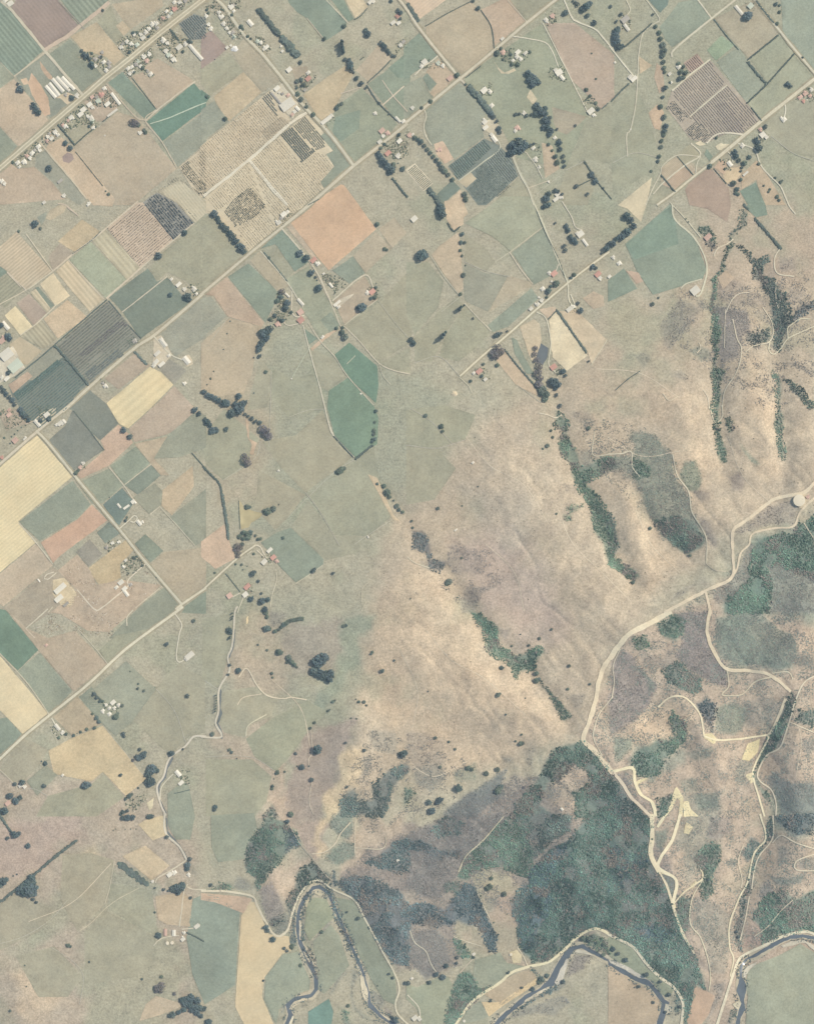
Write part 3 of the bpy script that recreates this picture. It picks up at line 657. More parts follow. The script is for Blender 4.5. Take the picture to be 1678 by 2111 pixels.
F paddock 182,175,153 : 852,152 1180,0 1388,270 1132,478 1000,330
F paddock 162,176,150 : 792,412 912,292 1020,372 868,500
F paddock 162,169,148 : 872,512 1050,382 1130,502 1278,690 1122,850
F paddock 170,172,150 : 1142,482 1388,284 1508,442 1290,680
F paddock 160,169,149 : 1400,-30 1760,-30 1760,680 1678,590 1420,280 1410,100
F paddock 170,172,150 : 1132,852 1505,450 1670,640 1240,985
F vineyard_ground 184,175,158 : 500,752 820,490 1140,870 1238,1000 1090,1108 950,1100 790,1178 660,1150 460,890
F vineyard_ground 188,170,154 : 602,520 712,440 772,520 662,608
V vine_rows 148,141,130 o=c sp=19 w=7 h=1.6 : 505,755 815,498 940,690 640,965
V vine_rows 142,135,126 o=c sp=19 w=7 h=1.5 : 650,970 950,700 1130,880 1225,1000 1090,1100 960,1090 800,1165 830,1090
V vine_rows 140,124,116 o=c sp=17 w=6 h=1.6 : 606,522 712,446 766,520 662,602
V tree_rows 88,98,98 o=c sp=16 w=13 st=14 : 462,888 520,812 648,960 572,1008
V tree_rows 92,104,102 o=c sp=16 w=13 st=14 : 605,1080 710,992 828,1092 796,1172 680,1150
V vine_rows 130,124,120 o=c sp=19 w=8 h=1.5 : 850,862 960,832 1115,1088 970,1088
F ploughed_field 180,162,145 : 702,1422 830,1392 970,1550 990,1690 960,1830 800,1720 650,1690 612,1562
F vineyard_ground 190,178,154 rows=a,12,.08 : 422,1380 545,1282 720,1262 600,1368 415,1508
F vineyard_ground 190,172,150 rows=a,12,.08 : 425,1520 600,1372 680,1448 532,1570
F vineyard_ground 178,174,150 rows=a,12,.06 : 540,1275 660,1185 740,1280 610,1365
F paddock 172,170,148 : 300,1678 420,1530 525,1580 380,1690
F hay_field 212,200,170 : 60,1690 342,1460 300,1670 250,1830 140,1720
F yard 212,194,162 : 920,1432 990,1382 1082,1370 1070,1442 992,1530 940,1490
F paddock 197,180,154 : 1082,1562 1070,1442 1200,1322 1240,1360 1440,1690 1260,1690 1200,1480
F crop_field 134,152,134 : 1062,1572 1195,1502 1275,1690 1292,1770 1200,1790 1120,1670
F paddock 206,184,157 : 312,930 382,862 440,920 410,1070 360,1060
F paddock 200,184,156 : 232,462 342,540 242,608
F paddock 190,172,150 : 380,520 430,560 445,740 400,770 360,640
F paddock 140,154,134 : 770,1268 790,1225 850,1300 820,1332
F yard 214,204,174 : 860,1205 910,1180 980,1190 960,1240 880,1235
F yard 214,204,174 : 690,1180 740,1160 785,1190 730,1205
F yard 200,178,154 : 850,1380 900,1310 960,1340 940,1440
R ridge_road 34 206,196,168 v : 1760,585 1678,650 1410,862 1200,1030 1000,1200 830,1340
R ridge_road 22 206,196,168 v : 830,1340 690,1450 530,1582 380,1690
R lane 15 206,198,172 : 1090,-60 1030,-4 832,152 530,402 505,470
R lane 12 206,198,172 : 700,-25 832,152
R lane 24 202,194,168 v : 1170,-25 1340,190 1500,390 1678,602 1740,670
R farm_track 10 206,198,172 : 280,-20 400,150 372,188 270,270 232,450 222,640 205,870 162,1070 132,1112 140,1290
R lane 12 212,204,178 : -10,380 110,530 205,645
R farm_track 11 212,204,178 : 1050,1182 1180,1230 1230,1350 1300,1440 1400,1540 1470,1700 1520,1760
R driveway 10 214,206,180 : 1435,860 1440,910 1430,960
R driveway 13 212,202,176 : 790,1180 860,1115 950,1095 1095,1108
R farm_track 8 208,200,174 : 740,1290 550,1280 425,1370 410,1430 340,1570 290,1690
R farm_track 11 212,204,178 : 350,1600 430,1510 600,1370 740,1275 660,1180
R farm_track 8 210,202,176 : 740,1290 710,1350 700,1430
R farm_track 12 216,208,180 : 505,748 660,612 820,490
R farm_track 11 208,200,174 : 650,965 780,850 960,700
R driveway 9 214,206,180 : 965,1250 1000,1290 1005,1340
R farm_track 8 212,204,178 : 130,0 160,90 90,160
H 10 3 straight thin hedge below the top crossing tracks : 852,162 950,290 1050,408
H 13 4 hedge down to the enclosed square paddock : 1130,492 1250,395 1380,290
H 22 5 thick dark hedge on the square paddock lower left : 1130,512 1200,600 1280,688
H 13 4 long hedge on the square paddock lower right : 1508,446 1380,590 1280,700 1122,850
H 16 4 hedge along the top right lane : 1195,5 1270,100 1340,188
H 13 4 dark hedge beside the pale track bend : 340,195 230,290 125,380
H 13 4 hedge at the lower edge of the red-brown field : 10,832 80,755 150,690
H 12 4 hedge at the vineyard lower right corner : 1160,890 1240,992
H 9 3 hedge dividing the small vine strips : 550,1290 680,1440
H 14 4 double hedge below the small vine strips : 415,1440 530,1580
H 8 3 hedge beside the brown ploughed field : 850,1390 950,1510
T trees near the top driveway house|d : 350,120,12 50,260,30 45,300,30 50,340,32 70,385,30 95,385,20 60,240,20 85,120,16 50,180,14
T trees making the big round clump at the top|d : 1125,140,34 1145,125,24 1105,150,24
T trees along the top right lane|g : 1360,35,16 1390,45,12 1390,100,14 1370,195,16 955,295,8 1580,475,10
T trees in the small group by the right road|d : 1455,695,20 1480,715,16 1440,700,12
T creek trees left of the vineyard|g : 370,220,18 400,270,20 410,320,20 430,370,26 440,420,28 430,460,24 435,510,20 440,560,18 445,595,14 450,725,22d 490,678,10 430,800,16 410,880,22 440,970,24 455,1040,22d 445,1080,22d 440,1110,18 420,1160,16 415,1210,18 400,1290,18 390,1330,16 335,1410,12
T trees round the white house above the vineyard|g : 560,525,18 600,550,16 580,590,22 620,600,20 570,650,22 600,640,18
T trees round the white house below the ridge road|d : 1275,1045,18 1195,1150,20 1210,1175,22 1215,1225,34
T trees around the yellow yard below the road|g : 1020,1255,22d 1030,1290,24d 1055,1320,18 1140,1295,20 1100,1345,22 1080,1380,14 1070,1410,12 1070,1480,16 1010,1510,26 1040,1560,22 1050,1600,16 1030,1590,16 900,1315,8 940,1390,10
T trees by the vineyard road corner|g : 815,1370,22 870,1135,12
T bushes along the pale hill track|g : 1220,1350,14 1260,1530,10 1310,1560,12 1300,1580,10 1370,1620,16 1385,1650,14 1400,1500,14 1355,1465,12 1410,1490,12
B buildings at the top driveway house : 120,160,58,38,g 132,228,56,22,w,c
B buildings by the pale lane end : 160,635,30,24,w 192,650,48,26,w
B buildings beside the big round clump : 1055,85,78,22,w,c,s 1150,50,38,34,n
B huts by the creek above the vineyard : 560,550,32,28,w 485,610,24,20,w 500,680,16,14,w
B buildings below the ridge road junction : 1250,1112,38,34,w 1282,1132,24,20,w 1230,1065,26,22,k
B buildings around the yellow yard : 1085,1202,30,24,w 980,1350,28,40,w 1110,1430,44,14,w
B houses at the right photo edge : 1560,802,34,22,k 1602,772,34,24,k 1640,792,26,20,k 1652,742,26,20,w 1585,832,22,18,r
B tiny huts in the open green hillside : 35,515,14,12,w 165,1065,10,8,w
B round house on the green slope : 1425,985,34,30,w
G garden : 80,110 170,110 160,250 100,230
G garden : 1100,20 1170,20 1180,90 1110,110
G garden : 1520,820 1600,720 1678,740 1678,840
G garden : 1220,1060 1290,1080 1300,1150 1230,1170
G garden : 910,1320 980,1300 1000,1400 930,1420
@ 0 420
F vineyard_ground 200,186,160 rows=a,24,.12 : -20,375 140,230 430,555 222,710 62,560 -20,490
F crop_field 136,150,132 : -20,500 70,560 -20,630
F crop_field 170,168,146 rows=a,26,.10 : -20,650 80,572 200,690 50,860 -20,800
F hay_field 218,203,170 : 332,662 442,572 580,760 462,842
F crop_field 140,150,132 : 290,692 320,682 452,838 420,862
F market_garden 204,190,161 rows=c,36,.10 : 462,560 570,462 860,780 742,890
F crop_field 172,176,152 : 572,460 750,312 1050,630 880,780
F market_garden 196,188,161 rows=c,40,.10 : 762,302 872,212 1158,528 1052,630
F orchard_ground 202,186,164 : 882,202 1130,-10 1180,-10 1430,300 1160,530
F orchard_ground 156,156,146 : 1182,-10 1240,-60 1300,-90 1450,-10 1602,160 1432,302
F orchard_ground 200,192,166 rows=c,22,.08 : 1310,-95 1480,-200 1700,-20 1700,80 1610,160 1460,-5
V tree_rows 112,108,100 o=a sp=19 w=9 st=12 : 890,206 1130,6 1178,4 1420,296 1160,520
V tree_rows 76,88,92 o=c sp=20 w=15 st=12 : 1190,0 1250,-55 1300,-85 1450,0 1592,160 1432,290
V tree_rows 112,118,108 o=c sp=22 w=9 st=14 : 1470,0 1650,110 1610,150
V tree_rows 122,122,108 o=c sp=19 w=8 st=11 : 1300,-100 1460,-225 1700,-60 1700,-30 1480,-190
F crop_field 125,136,121 : 902,770 1220,532 1300,640 1380,602 1508,760 1590,802 1160,1112 1020,900
F hay_field 225,211,174 : 42,920 130,842 272,1010 170,1082
F ploughed_field 182,167,150 : 142,820 242,742 388,900 282,1000
F market_garden 200,188,160 rows=c,30,.08 : 252,730 300,702 420,860 392,898
F paddock 206,187,158 : 362,950 560,792 720,930 482,1110
F market_garden 186,179,154 rows=c,32,.14 : 172,1092 350,962 468,1112 362,1200
F market_garden 196,183,156 : 82,1160 170,1096 350,1212 222,1330 150,1300
F vineyard_ground 146,147,133 : 472,1160 890,802 1040,960 1160,1112 1100,1190 742,1490
F vineyard_ground 126,134,123 : 72,1490 460,1172 720,1490 560,1690 330,1860 180,1690 110,1600
V vine_rows 112,118,108 o=a sp=22 w=11 h=2 : 480,1160 885,812 1030,960 1090,1040 640,1380
V vine_rows 98,98,98 o=a sp=18 w=13 h=2 : 650,1250 980,955 1050,990 690,1265
V vine_rows 118,126,114 o=a sp=22 w=10 h=2 : 640,1385 1090,1045 1130,1130 745,1480
V vine_rows 92,102,100 o=a sp=18 w=13 h=2 : 700,1400 980,1200 1020,1240 740,1460
V vine_rows 88,106,100 o=a sp=21 w=11 h=2 : 120,1570 520,1260 700,1480 560,1680 330,1850 190,1690
V vine_rows 80,102,96 o=a sp=18 w=14 h=2 : 115,1570 480,1285 530,1320 150,1620
F paddock 162,162,142 : 132,1430 450,1172 522,1262 292,1460
F paddock 192,172,150 : 72,1492 232,1382 272,1422 112,1562
F paddock 184,170,150 : 862,1440 1112,1232 1240,1332 982,1530
F hay_field 222,207,168 rows=a,60,.05 : 882,1642 1240,1342 1330,1390 1430,1492 1250,1678 1060,1850 980,1810
F crop_field 132,138,125 : 562,1690 740,1532 872,1640 980,1808 830,1948 730,1860 600,1700
F paddock 188,173,153 : 1440,1502 1600,1678 1655,1745 1380,1900 1110,1965 1065,1855 1270,1670
F paddock 166,162,144 : 1292,1332 1400,1282 1540,1372 1440,1490 1340,1385
F paddock 171,169,147 : 1342,402 1700,105 1700,680 1620,740 1540,640 1382,560 1292,640 1232,532
F paddock 166,166,146 : 1292,1062 1700,722 1700,1100 1520,1210 1450,1260
F paddock 196,184,158 : 380,120 420,50 520,0 555,20 530,70 420,140
F paddock 152,156,138 : 310,110 390,60 380,120 350,180
F paddock 176,166,148 : 400,440 510,310 600,410 440,550
F paddock 198,182,152 : 480,310 680,130 830,230 620,400
F yard 212,204,182 : 0,1240 110,1170 210,1350 120,1420 0,1480
F yard 206,196,172 : 1270,1110 1330,1080 1420,1240 1350,1330 1260,1330
F yard 206,194,168 : 1480,1270 1560,1240 1600,1320 1540,1340
R district_road 30 200,190,164 v : 520,1712 560,1678 740,1510 1110,1192 1290,1070 1678,738
R farm_track 14 208,194,168 : 1162,532 1050,630 880,782
R farm_track 11 206,194,168 : 1600,160 1432,302 1300,410 1162,532
R farm_track 13 208,194,168 : 440,556 610,410 760,300 880,200 1140,-20
R farm_track 9 212,200,172 : 0,830 222,710 440,556
R farm_track 9 214,202,174 : 170,1085 290,1000 420,880 470,830
R farm_track 8 206,194,170 : 1010,892 1180,760 1380,600
R farm_track 8 206,194,168 : 570,465 720,640 860,785
R farm_track 9 208,194,168 : 220,710 60,560 180,690
R farm_track 9 212,200,172 : 220,250 440,556
R driveway 10 212,204,178 : 1270,1090 1330,1160 1420,1250 1520,1290
R farm_track 9 206,190,166 : 480,0 540,10 650,100 560,30
H 11 4 dark hedge on the cropland's lower road edge : 130,1430 330,1270 480,1140 700,950 880,795
H 20 6 straight dark hedge across the vineyards : 462,1172 590,1320 730,1490
H 10 3 hedge right of the striped vineyard : 900,800 1000,920
H 9 3 hedge trees beside the blue-green crop : 1060,1000 1165,1110
H 8 3 low hedge on the tan paddock boundary : 600,415 760,300 830,230
H 26 4 dark hedge at the hay field top : 1115,1220 1160,1270 1210,1320
T trees by the pond hollow|g : 298,165,28d 340,205,14 160,225,12
T round trees on the orchard lower corner|d : 1525,240,24 1312,430,28
T trees in the blue-green crop|d : 1408,750,20 1550,765,32 1565,790,20
T trees by the left market garden sheds|d : 75,1090,28 90,1110,20 15,1000,24 80,1390,22
T tree at the right end of the pine belt|d : 1670,1550,14
T trees in the diagonal row below the vineyard|d : 20,1510,16 40,1535,22 60,1565,20 85,1590,18 110,1615,20 130,1650,18 175,1695,22 195,1725,24 220,1750,24 245,1780,20
B packing sheds at the left photo edge : 60,1242,88,66,w,a,s 132,1335,96,66,n,a,s 62,1440,40,24,w 20,1432,30,22,w 52,1005,66,28,w,c 20,1130,40,34,k 42,1098,26,20,k
B buildings at the crop corner farm : 1415,622,22,16,w 1475,665,40,22,w 1525,705,26,20,w 1602,705,32,26,w 1622,742,20,16,w
B farm sheds below the blue-green crop : 1328,1118,30,20,w 1352,1150,58,28,w,c 1300,1232,48,24,w 1290,1302,40,26,w 1335,1322,48,22,w 1270,1335,28,22,w 1392,1250,22,16,w 1540,1290,58,36,w,c
B lone hut right of the hay field : 1525,1480,24,18,w
B houses by the road above the hay field : 870,1500,28,22,w 850,1475,18,14,g
B small farm huts in the tan paddocks : 292,180,16,12,w 730,8,22,16,w 1110,1128,34,22,g
G garden : 1040,1130 1110,1090 1160,1140 1080,1190
G garden : 830,1460 880,1440 910,1500 880,1520
G garden : 0,1080 50,1060 60,1150 0,1180
G garden : 1540,680 1640,660 1660,740 1590,760
@ 420 420
F paddock 171,169,147 : -20,130 70,80 340,400 -20,725
F ploughed_field 209,180,151 : 712,152 905,-10 1130,-160 1155,-155 1270,0 1420,210 1030,550 882,372
F paddock 190,176,154 : 682,190 716,155 880,372 985,525 900,450
F paddock 134,149,132 : 472,370 642,212 880,470 752,560 592,332
F paddock 166,166,143 : 482,380 590,334 750,560 680,620
F paddock 146,157,137 : 202,600 370,490 610,720 582,830 512,980
F paddock 182,173,150 : 382,470 468,382 680,622 700,680 602,718
F paddock 192,174,152 : 12,750 192,602 500,982 480,1012 202,930 82,760
F paddock 165,166,146 : -20,780 60,762 190,930 -20,1110
F paddock 165,168,147 : 682,620 862,512 1060,850 1130,990 962,1110 822,880 720,700
F paddock 188,177,154 : 1442,210 1570,112 1670,240 1552,370
F paddock 184,174,152 : 1232,430 1420,232 1550,370 1330,570
F paddock 148,157,138 : 1062,550 1230,432 1330,570 1200,660
F yard 187,174,152 : 1072,802 1320,592 1440,780 1160,990
F crop_field 116,143,122 : 1080,1240 1200,1142 1430,1340 1440,1500 1420,1642 1180,1420
F crop_field 128,151,128 : 1032,1540 1190,1432 1400,1660 1440,1760 1430,1980 1250,2090 1080,1910 1020,1680
F paddock 138,154,135 : 832,1030 940,1110 872,1160
F paddock 150,160,140 : 960,960 1050,890 1120,1000 1040,1060
F bare_soil 208,186,160 : 880,1190 1010,1070 1110,1030 1010,1110 900,1210
F paddock 189,176,152 : -20,1150 210,942 480,1012 430,1200 400,1400 330,1560 100,1590 -20,1540
F paddock 172,170,148 : 1460,1310 1700,1180 1700,1400 1560,1370
F yard 212,202,178 : 1060,830 1130,780 1240,740 1180,800 1100,860
R district_road 28 200,190,164 v : -20,748 370,420 650,190 900,-10
R farm_track 13 208,198,172 : 640,200 790,370 930,560 1010,730 1060,840
R farm_track 9 206,196,170 : 1060,840 1130,1010 1160,1012 1280,1130 1440,1310 1560,1370 1700,1404
R farm_track 9 212,204,178 : 820,1000 860,1160 920,1380 960,1520 1002,1690 1030,1810 1070,1910
R farm_track 10 206,198,172 : 470,390 690,650 780,790 820,850
R farm_track 10 212,202,176 : 1060,800 1320,590 1400,690
R farm_track 7 206,196,170 : 860,980 960,1130 1080,1260 1190,1425 1400,1660
R farm_track 6 202,194,168 : 1440,1310 1480,1420 1540,1490
R farm_track 7 206,196,170 : 1160,1000 1300,890 1430,790
R driveway 8 212,202,176 : 730,720 725,870 760,930 830,920
R farm_track 6 190,192,168 : 880,1170 800,1310 730,1430
R driveway 7 212,202,176 : 820,980 690,1000 640,930
R farm_track 6 196,194,168 : 1180,1320 1250,1250
H 11 3 thin hedge beside the farm drive : 500,400 690,640
T trees in the row along the orchard lower left side|d : 90,85,28 120,120,22 130,150,20 160,180,26 190,210,28 220,245,24 245,275,28 270,310,28 300,345,26 320,370,30 340,395,22
T trees along the lane past the peach field|d : 790,410,28 850,450,28 890,570,26 950,695,30 925,605,12 935,630,8
T trees in the homestead garden below the green strip|g : 650,725,26p 640,770,24 610,800,24 690,820,26d 680,860,26d 725,895,14 590,920,20 550,950,16 620,950,14 650,960,20
T trees in the dark wood below the homestead|d : 500,1070,36 480,1060,28 545,1040,36 520,1110,30 490,1140,28 470,1170,26 460,1200,22 465,1255,18 415,1268,8
T big trees in the rough yard right of the lane|d : 1300,855,34 1325,850,22 1275,860,20
T trees at the lane's lower gateway|g : 1140,1060,24 1165,1100,28 1145,1020,14 1095,1025,16
T trees around the red roofed house in the yard|g : 1410,770,20 1380,780,16 1420,690,14
T bushes by the tan squares below the peach field|g : 1430,170,20 1490,375,16 1510,380,12
T bushes on the farm drive|g : 540,445,14 570,490,7 600,525,8 630,565,8 680,628,7
T bushes dotted on the tan left slope|g : 515,1385,16 220,968,8 195,1070,8 165,1200,7 85,1380,8 60,1440,10 30,1490,7 415,1560,8
T trees in the hedge row of the lower homestead|d : 10,1550,20 40,1575,22 70,1590,22 100,1605,22 130,1620,22 175,1640,30 200,1645,26 295,1585,26 270,1650,26 320,1650,34 340,1640,26
B houses in the orchard walled garden : 660,88,40,30,w 692,68,24,20,w 640,122,22,18,g 620,156,34,26,w
B buildings beside the peach field lane : 905,465,44,28,r 942,495,30,24,w 990,576,16,12,w 1050,672,38,14,w,c
B buildings at the rough yard : 1388,725,42,32,r 1350,735,28,22,w 1100,820,58,18,w 1112,850,26,18,w
B buildings of the red roofed homestead : 798,893,40,36,k 800,958,44,38,r 610,990,32,28,k 800,810,58,20,w,c 690,752,40,12,w,c
B troughs and huts in the green paddocks : 980,1100,26,14,w 1295,1566,12,10,w 725,1440,10,8,w
G garden : 590,130 690,20 745,100 650,180
G garden : 870,450 930,430 970,500 900,520
G garden : 600,720 700,800 710,930 600,1010 540,960 600,830
G garden : 1340,700 1420,650 1450,780 1390,810
G garden : 970,560 1120,590 1190,650 1080,750 1010,680
@ 840 420
F paddock 208,189,161 : 302,-20 470,-60 460,170 382,220 322,130
F paddock 196,181,156 : 420,232 260,350 200,420 300,580 420,740 460,700 440,400
F paddock 155,163,142 : 862,400 1110,202 1270,540 1040,670
F paddock 182,173,151 : 662,900 830,592 1030,652 1010,682
F paddock 152,161,141 : 662,1000 1020,692 1078,780 832,1010 702,1060
F paddock 170,172,150 : 470,160 780,-60 1010,-60 1110,195 855,395 700,270
F yard 223,210,178 : 1162,962 1222,880 1480,1250 1310,1380 1192,1262
F yard 206,190,162 : 1242,890 1380,872 1640,1120 1512,1320 1482,1220
F yard 206,192,164 : 922,1012 1040,950 1090,990 1100,1130 1040,1330 1000,1250
F yard 208,190,164 : 1080,870 1210,845 1225,875 1150,945
W quarry_pond 98,106,108 : 1052,1162 1100,1152 1160,1190 1150,1260 1110,1335 1060,1300
F paddock 196,179,154 : 742,1182 820,1232 1130,1610 900,1500 722,1280
F paddock 150,160,140 : 855,1100 900,1120 960,1260 1040,1400 980,1400 880,1230
F paddock 196,180,156 : 1440,780 1530,720 1610,760 1620,840 1530,870
R ridge_road 20 214,204,174 v : 430,1422 620,1250 820,1082 1070,862 1320,652 1420,572 1660,395
R farm_track 10 212,204,176 : 1060,890 1140,950 1180,1150 1160,1320 1220,1390
R lane 14 200,194,166 : 1030,-20 1070,60 1240,470 1320,652
R driveway 10 212,204,176 : 1320,660 1330,800 1385,855 1340,745
R farm_track 8 206,198,172 : 470,820 570,930 690,1050
R farm_track 8 206,194,168 : 840,400 930,540 1030,660
R farm_track 7 200,192,166 : 720,480 840,400 1110,195
R farm_track 7 200,192,166 : 190,430 300,600 420,745
R farm_track 8 204,196,168 : 430,1430 500,1500 530,1560
R driveway 8 210,200,174 : 1240,500 1220,560
R farm_track 10 206,198,174 : 1270,-20 1350,110 1380,190 1440,220
R farm_track 7 210,200,172 : 1640,1125 1510,1330
H 20 5 dark hedge slanting through the pale quarry ground : 1232,882 1350,1050 1470,1222
H 15 4 long dark hedge below the ridge road : 800,1202 900,1330 1030,1480 1140,1620
H 9 4 hedge across the quarry entrance : 1160,950 1228,880
H 8 3 roadside hedge by the long straight lane : 1062,60 1130,230 1240,450 1290,600
H 14 4 hedge at the tip of the pale strip : 330,160 380,225 430,190
T giant spreading tree in the open green paddock|d : 120,425,46 150,425,28 95,425,26
T trees at the foot of the clipped shelterbelt|d : 270,60,34 285,90,36 265,20,24
T trees below the isolated white house|d : 1130,20,22 1160,10,22 1110,30,12
T trees beside the long pale strip|g : 450,250,18 440,320,18 470,320,14 435,385,14 450,430,12 460,590,20 475,510,8 435,745,14
T poplars in the two narrow spindles|o : 440,855,15 430,875,13 465,840,10 300,1080,15 285,1105,15 315,1060,12
T small trees in the paddocks left of the ridge road|d : 540,945,11 30,1120,22 50,1150,22
T trees by the road junction huts|g : 1225,660,26 1160,720,26 1180,680,16 1145,770,12 1370,585,18 1345,610,14
T trees at the top end of the ridge road|d : 1635,370,28 1665,330,22 1600,405,12 1525,520,22 1550,530,14
T trees left of the white farmhouse on the slope|d : 1305,185,20 1320,220,20 1340,270,22 1365,300,26 1385,320,20 1290,350,18 1300,385,18 1215,160,12
T trees beside the mid ridge road|d : 740,1080,22 720,1085,18 770,1070,14 820,1050,10
T leafless trees in the grey clump below the road|p : 740,1190,36 710,1230,36 770,1220,32 700,1270,22 730,1260,26
T trees round the red roofed house by the road end|g : 625,1320,14 740,1330,18 520,1460,14 610,1420,16
T trees behind the quarry house|d : 1200,1470,36 1235,1490,30 1180,1460,26 1220,1520,20 1300,1415,14 1280,1380,20 1400,820,16 1425,880,22 1490,1298,10 1225,1575,16 1255,1665,18
T willows in the belt beside the quarry pond|p : 1050,1190,20 1045,1240,22 1060,1290,26 1080,1340,32 1070,1400,34 1090,1440,30 1080,1490,34 1110,1530,36g 1140,1570,30g 1100,1560,26g 1130,1610,26g
B white house below the shelterbelt : 55,125,44,34,w
B huts by the road junction : 1205,575,42,32,r 1165,570,24,22,w 1110,700,30,24,w 1102,795,28,20,w 1070,830,30,22,w 1015,865,28,22,w 1080,770,14,12,w 1185,640,14,12,w
B buildings of the white farmhouse on the slope : 1420,250,48,38,w 1395,245,24,22,w 1460,320,58,18,w,c
B buildings at the upper ridge road bend : 1565,580,44,30,r 1582,612,26,20,w 1660,600,24,18,w
B houses by the lower road end : 590,1380,44,30,r 640,1446,26,20,w 545,1395,22,18,w
B buildings at the quarry : 1200,1345,44,34,r 1330,870,40,28,w 1362,850,26,20,w
P earth_bank 222,208,178 26 pale earth scrape with a dark furrow on the slope : 385,1565
G garden : 550,1350 640,1340 680,1440 580,1460
G garden : 1180,1320 1240,1310 1310,1390 1220,1420
G garden : 1310,840 1370,800 1400,880 1330,900
@ 1258 420
F paddock 148,160,140 : 120,330 490,2 540,150 700,290 790,540 760,620 580,680 350,750 220,560
F paddock 134,153,134 : 350,132 490,22 530,140 560,330 200,460 122,340
F paddock 142,156,137 : -20,630 110,532 220,700 -20,810
F bare_soil 206,186,160 : 880,610 950,550 1022,610 920,702
F crop_field 134,152,134 : 1100,30 1140,0 1250,-10 1290,90 1200,112
F bare_soil 200,178,156 : 130,550 230,570 270,640 215,660
R farm_track 13 210,204,176 : 505,5 530,130 680,270 770,430 792,560 742,740 700,760
R driveway 8 208,202,174 : 750,620 620,660 578,700
R farm_track 8 208,200,172 : 490,-10 620,130 740,275
R hill_track 9 212,200,172 : 1400,360 1350,450 1370,570 1510,600
R hill_track 8 210,198,170 : 1010,290 960,330 880,370 850,430
R hill_track 8 208,196,168 : 1250,850 1330,990 1315,1130 1180,1170 1110,1220
R hill_track 9 208,198,168 : 1315,1120 1300,1200 1340,1240 1400,1190 1460,1110 1560,1060 1700,1000
R hill_track 9 206,196,166 : 1460,1110 1455,1030 1480,1000 1560,950 1640,950
R hill_track 8 208,196,168 : 1005,950 1040,1110 1075,1180 1070,1280 1030,1400 940,1540 920,1690 925,1750
R hill_track 7 200,188,162 : 945,870 940,990 935,1190
R hill_track 7 206,194,168 : 945,900 1000,790 1060,740 1140,730
R hill_track 7 206,194,168 : 1360,640 1360,790 1380,860
R hill_track 7 206,194,168 : 760,1530 800,1600 810,1690
R hill_track 7 210,198,170 : 430,1560 480,1620 550,1590
R hill_track 7 208,196,168 : 725,1140 740,1190 710,1230
H 20 4 dark hedge on the boundary above the right hills : 1095,5 1130,45
H 24 5 long straight hedge above the right hills : 1190,125 1290,240 1400,370
H 8 3 thin gully hedge on the tan left hillside : 40,1535 150,1440 240,1380
T trees in the roadside belt by the green terrace|d : 130,105,32 165,135,26 190,185,26 135,235,34 115,255,24 85,275,34 45,295,20 15,330,28
T small trees on the green terrace|g : 345,825,18 395,775,10 620,125,8 640,150,8
B pink roofed house in the hillside garden : 800,275,50,34,k
B buildings on the green terrace's left : 70,490,30,24,w 20,440,24,20,w
B large white house at the track end : 695,715,60,52,w
S bush 96,114,104 .9 : 720,200 800,190 860,260 870,330 820,300 740,240
S bush 100,104,104 .7 : 770,300 860,330 870,370 830,380
S bush 100,120,108 1 : 990,300 1010,330 940,450 930,540 870,600 880,680 830,850 870,900 900,1030 880,1200 860,1350 940,1380 880,1470 900,1560 870,1690 890,1850 905,1950 950,2060 950,2120 920,2120 870,2030 860,1850 830,1690 850,1500 830,1400 860,1250 830,1100 840,900 810,870 850,680 840,620 910,540 930,440 980,330
S bush 104,116,108 .8 : 1070,60 1110,60 1110,180 1060,210 1010,260 985,290 1000,230 1060,170
S bush 98,110,106 .9 : 1040,340 1130,400 1190,470 1290,430 1310,460 1240,520 1250,590 1360,620 1370,720 1440,740 1460,860 1500,930 1460,1020 1400,1120 1380,1220 1340,1180 1360,1050 1340,960 1330,800 1260,680 1230,620 1160,600 1180,520 1150,450
S bush 88,94,98 .9 : 1480,960 1600,830 1690,810 1690,850 1600,900 1520,980
S scrub 116,113,110 .8 : 850,870 1110,880 1140,1010 1080,1170 1060,1260 920,1310 890,1240 920,1030
S bush 98,108,104 .9 : 1130,1060 1300,1030 1310,1120 1180,1170 1130,1130
S scrub 118,116,108 .55 : 400,990 560,800 700,850 740,880 560,1090 500,1190 430,1180
S scrub 114,118,108 .4 : 190,1240 300,1230 330,1280 250,1370
S scrub 108,118,108 .7 : 650,1200 740,1180 820,1230 830,1300 740,1310 710,1260
S scrub 112,112,108 .4 : 1430,1300 1690,1370 1690,1420 1480,1340
S bush 98,112,104 .9 : 1440,1450 1560,1500 1690,1670 1640,1690 1520,1560
S bush 102,118,108 .9 : 1330,1370 1390,1430 1385,1700 1420,1760 1420,1840 1400,1900 1440,2050 1430,2120 1390,2060 1380,1900 1350,1830 1370,1740 1350,1450
S scrub 124,116,108 .3 : 860,700 960,600 1060,650 1240,760 1300,850 1060,860 900,800
S scrub 118,114,108 .3 : 1170,880 1260,870 1320,980 1180,930
S scrub 118,114,108 .25 : 1300,500 1370,560 1350,620 1300,600
S scrub 116,112,108 .25 : 1380,460 1500,450 1540,560 1400,570
S scrub 116,112,108 .25 : 1450,680 1600,700 1560,800 1450,850
S scrub 116,114,108 .3 : 500,1410 600,1380 640,1440 560,1450
S scrub 112,116,108 .5 : 690,780 800,860 790,900 700,830
@ 0 840
F hay_field 224,209,170 rows=a,26,.05 : -20,492 310,230 600,570 152,940 300,1112 -20,1376
F paddock 152,159,139 : 202,980 162,942 602,602 750,800 640,918 332,1098
F ploughed_field 205,175,151 : 342,1112 642,922 760,802 888,930 500,1220 442,1280
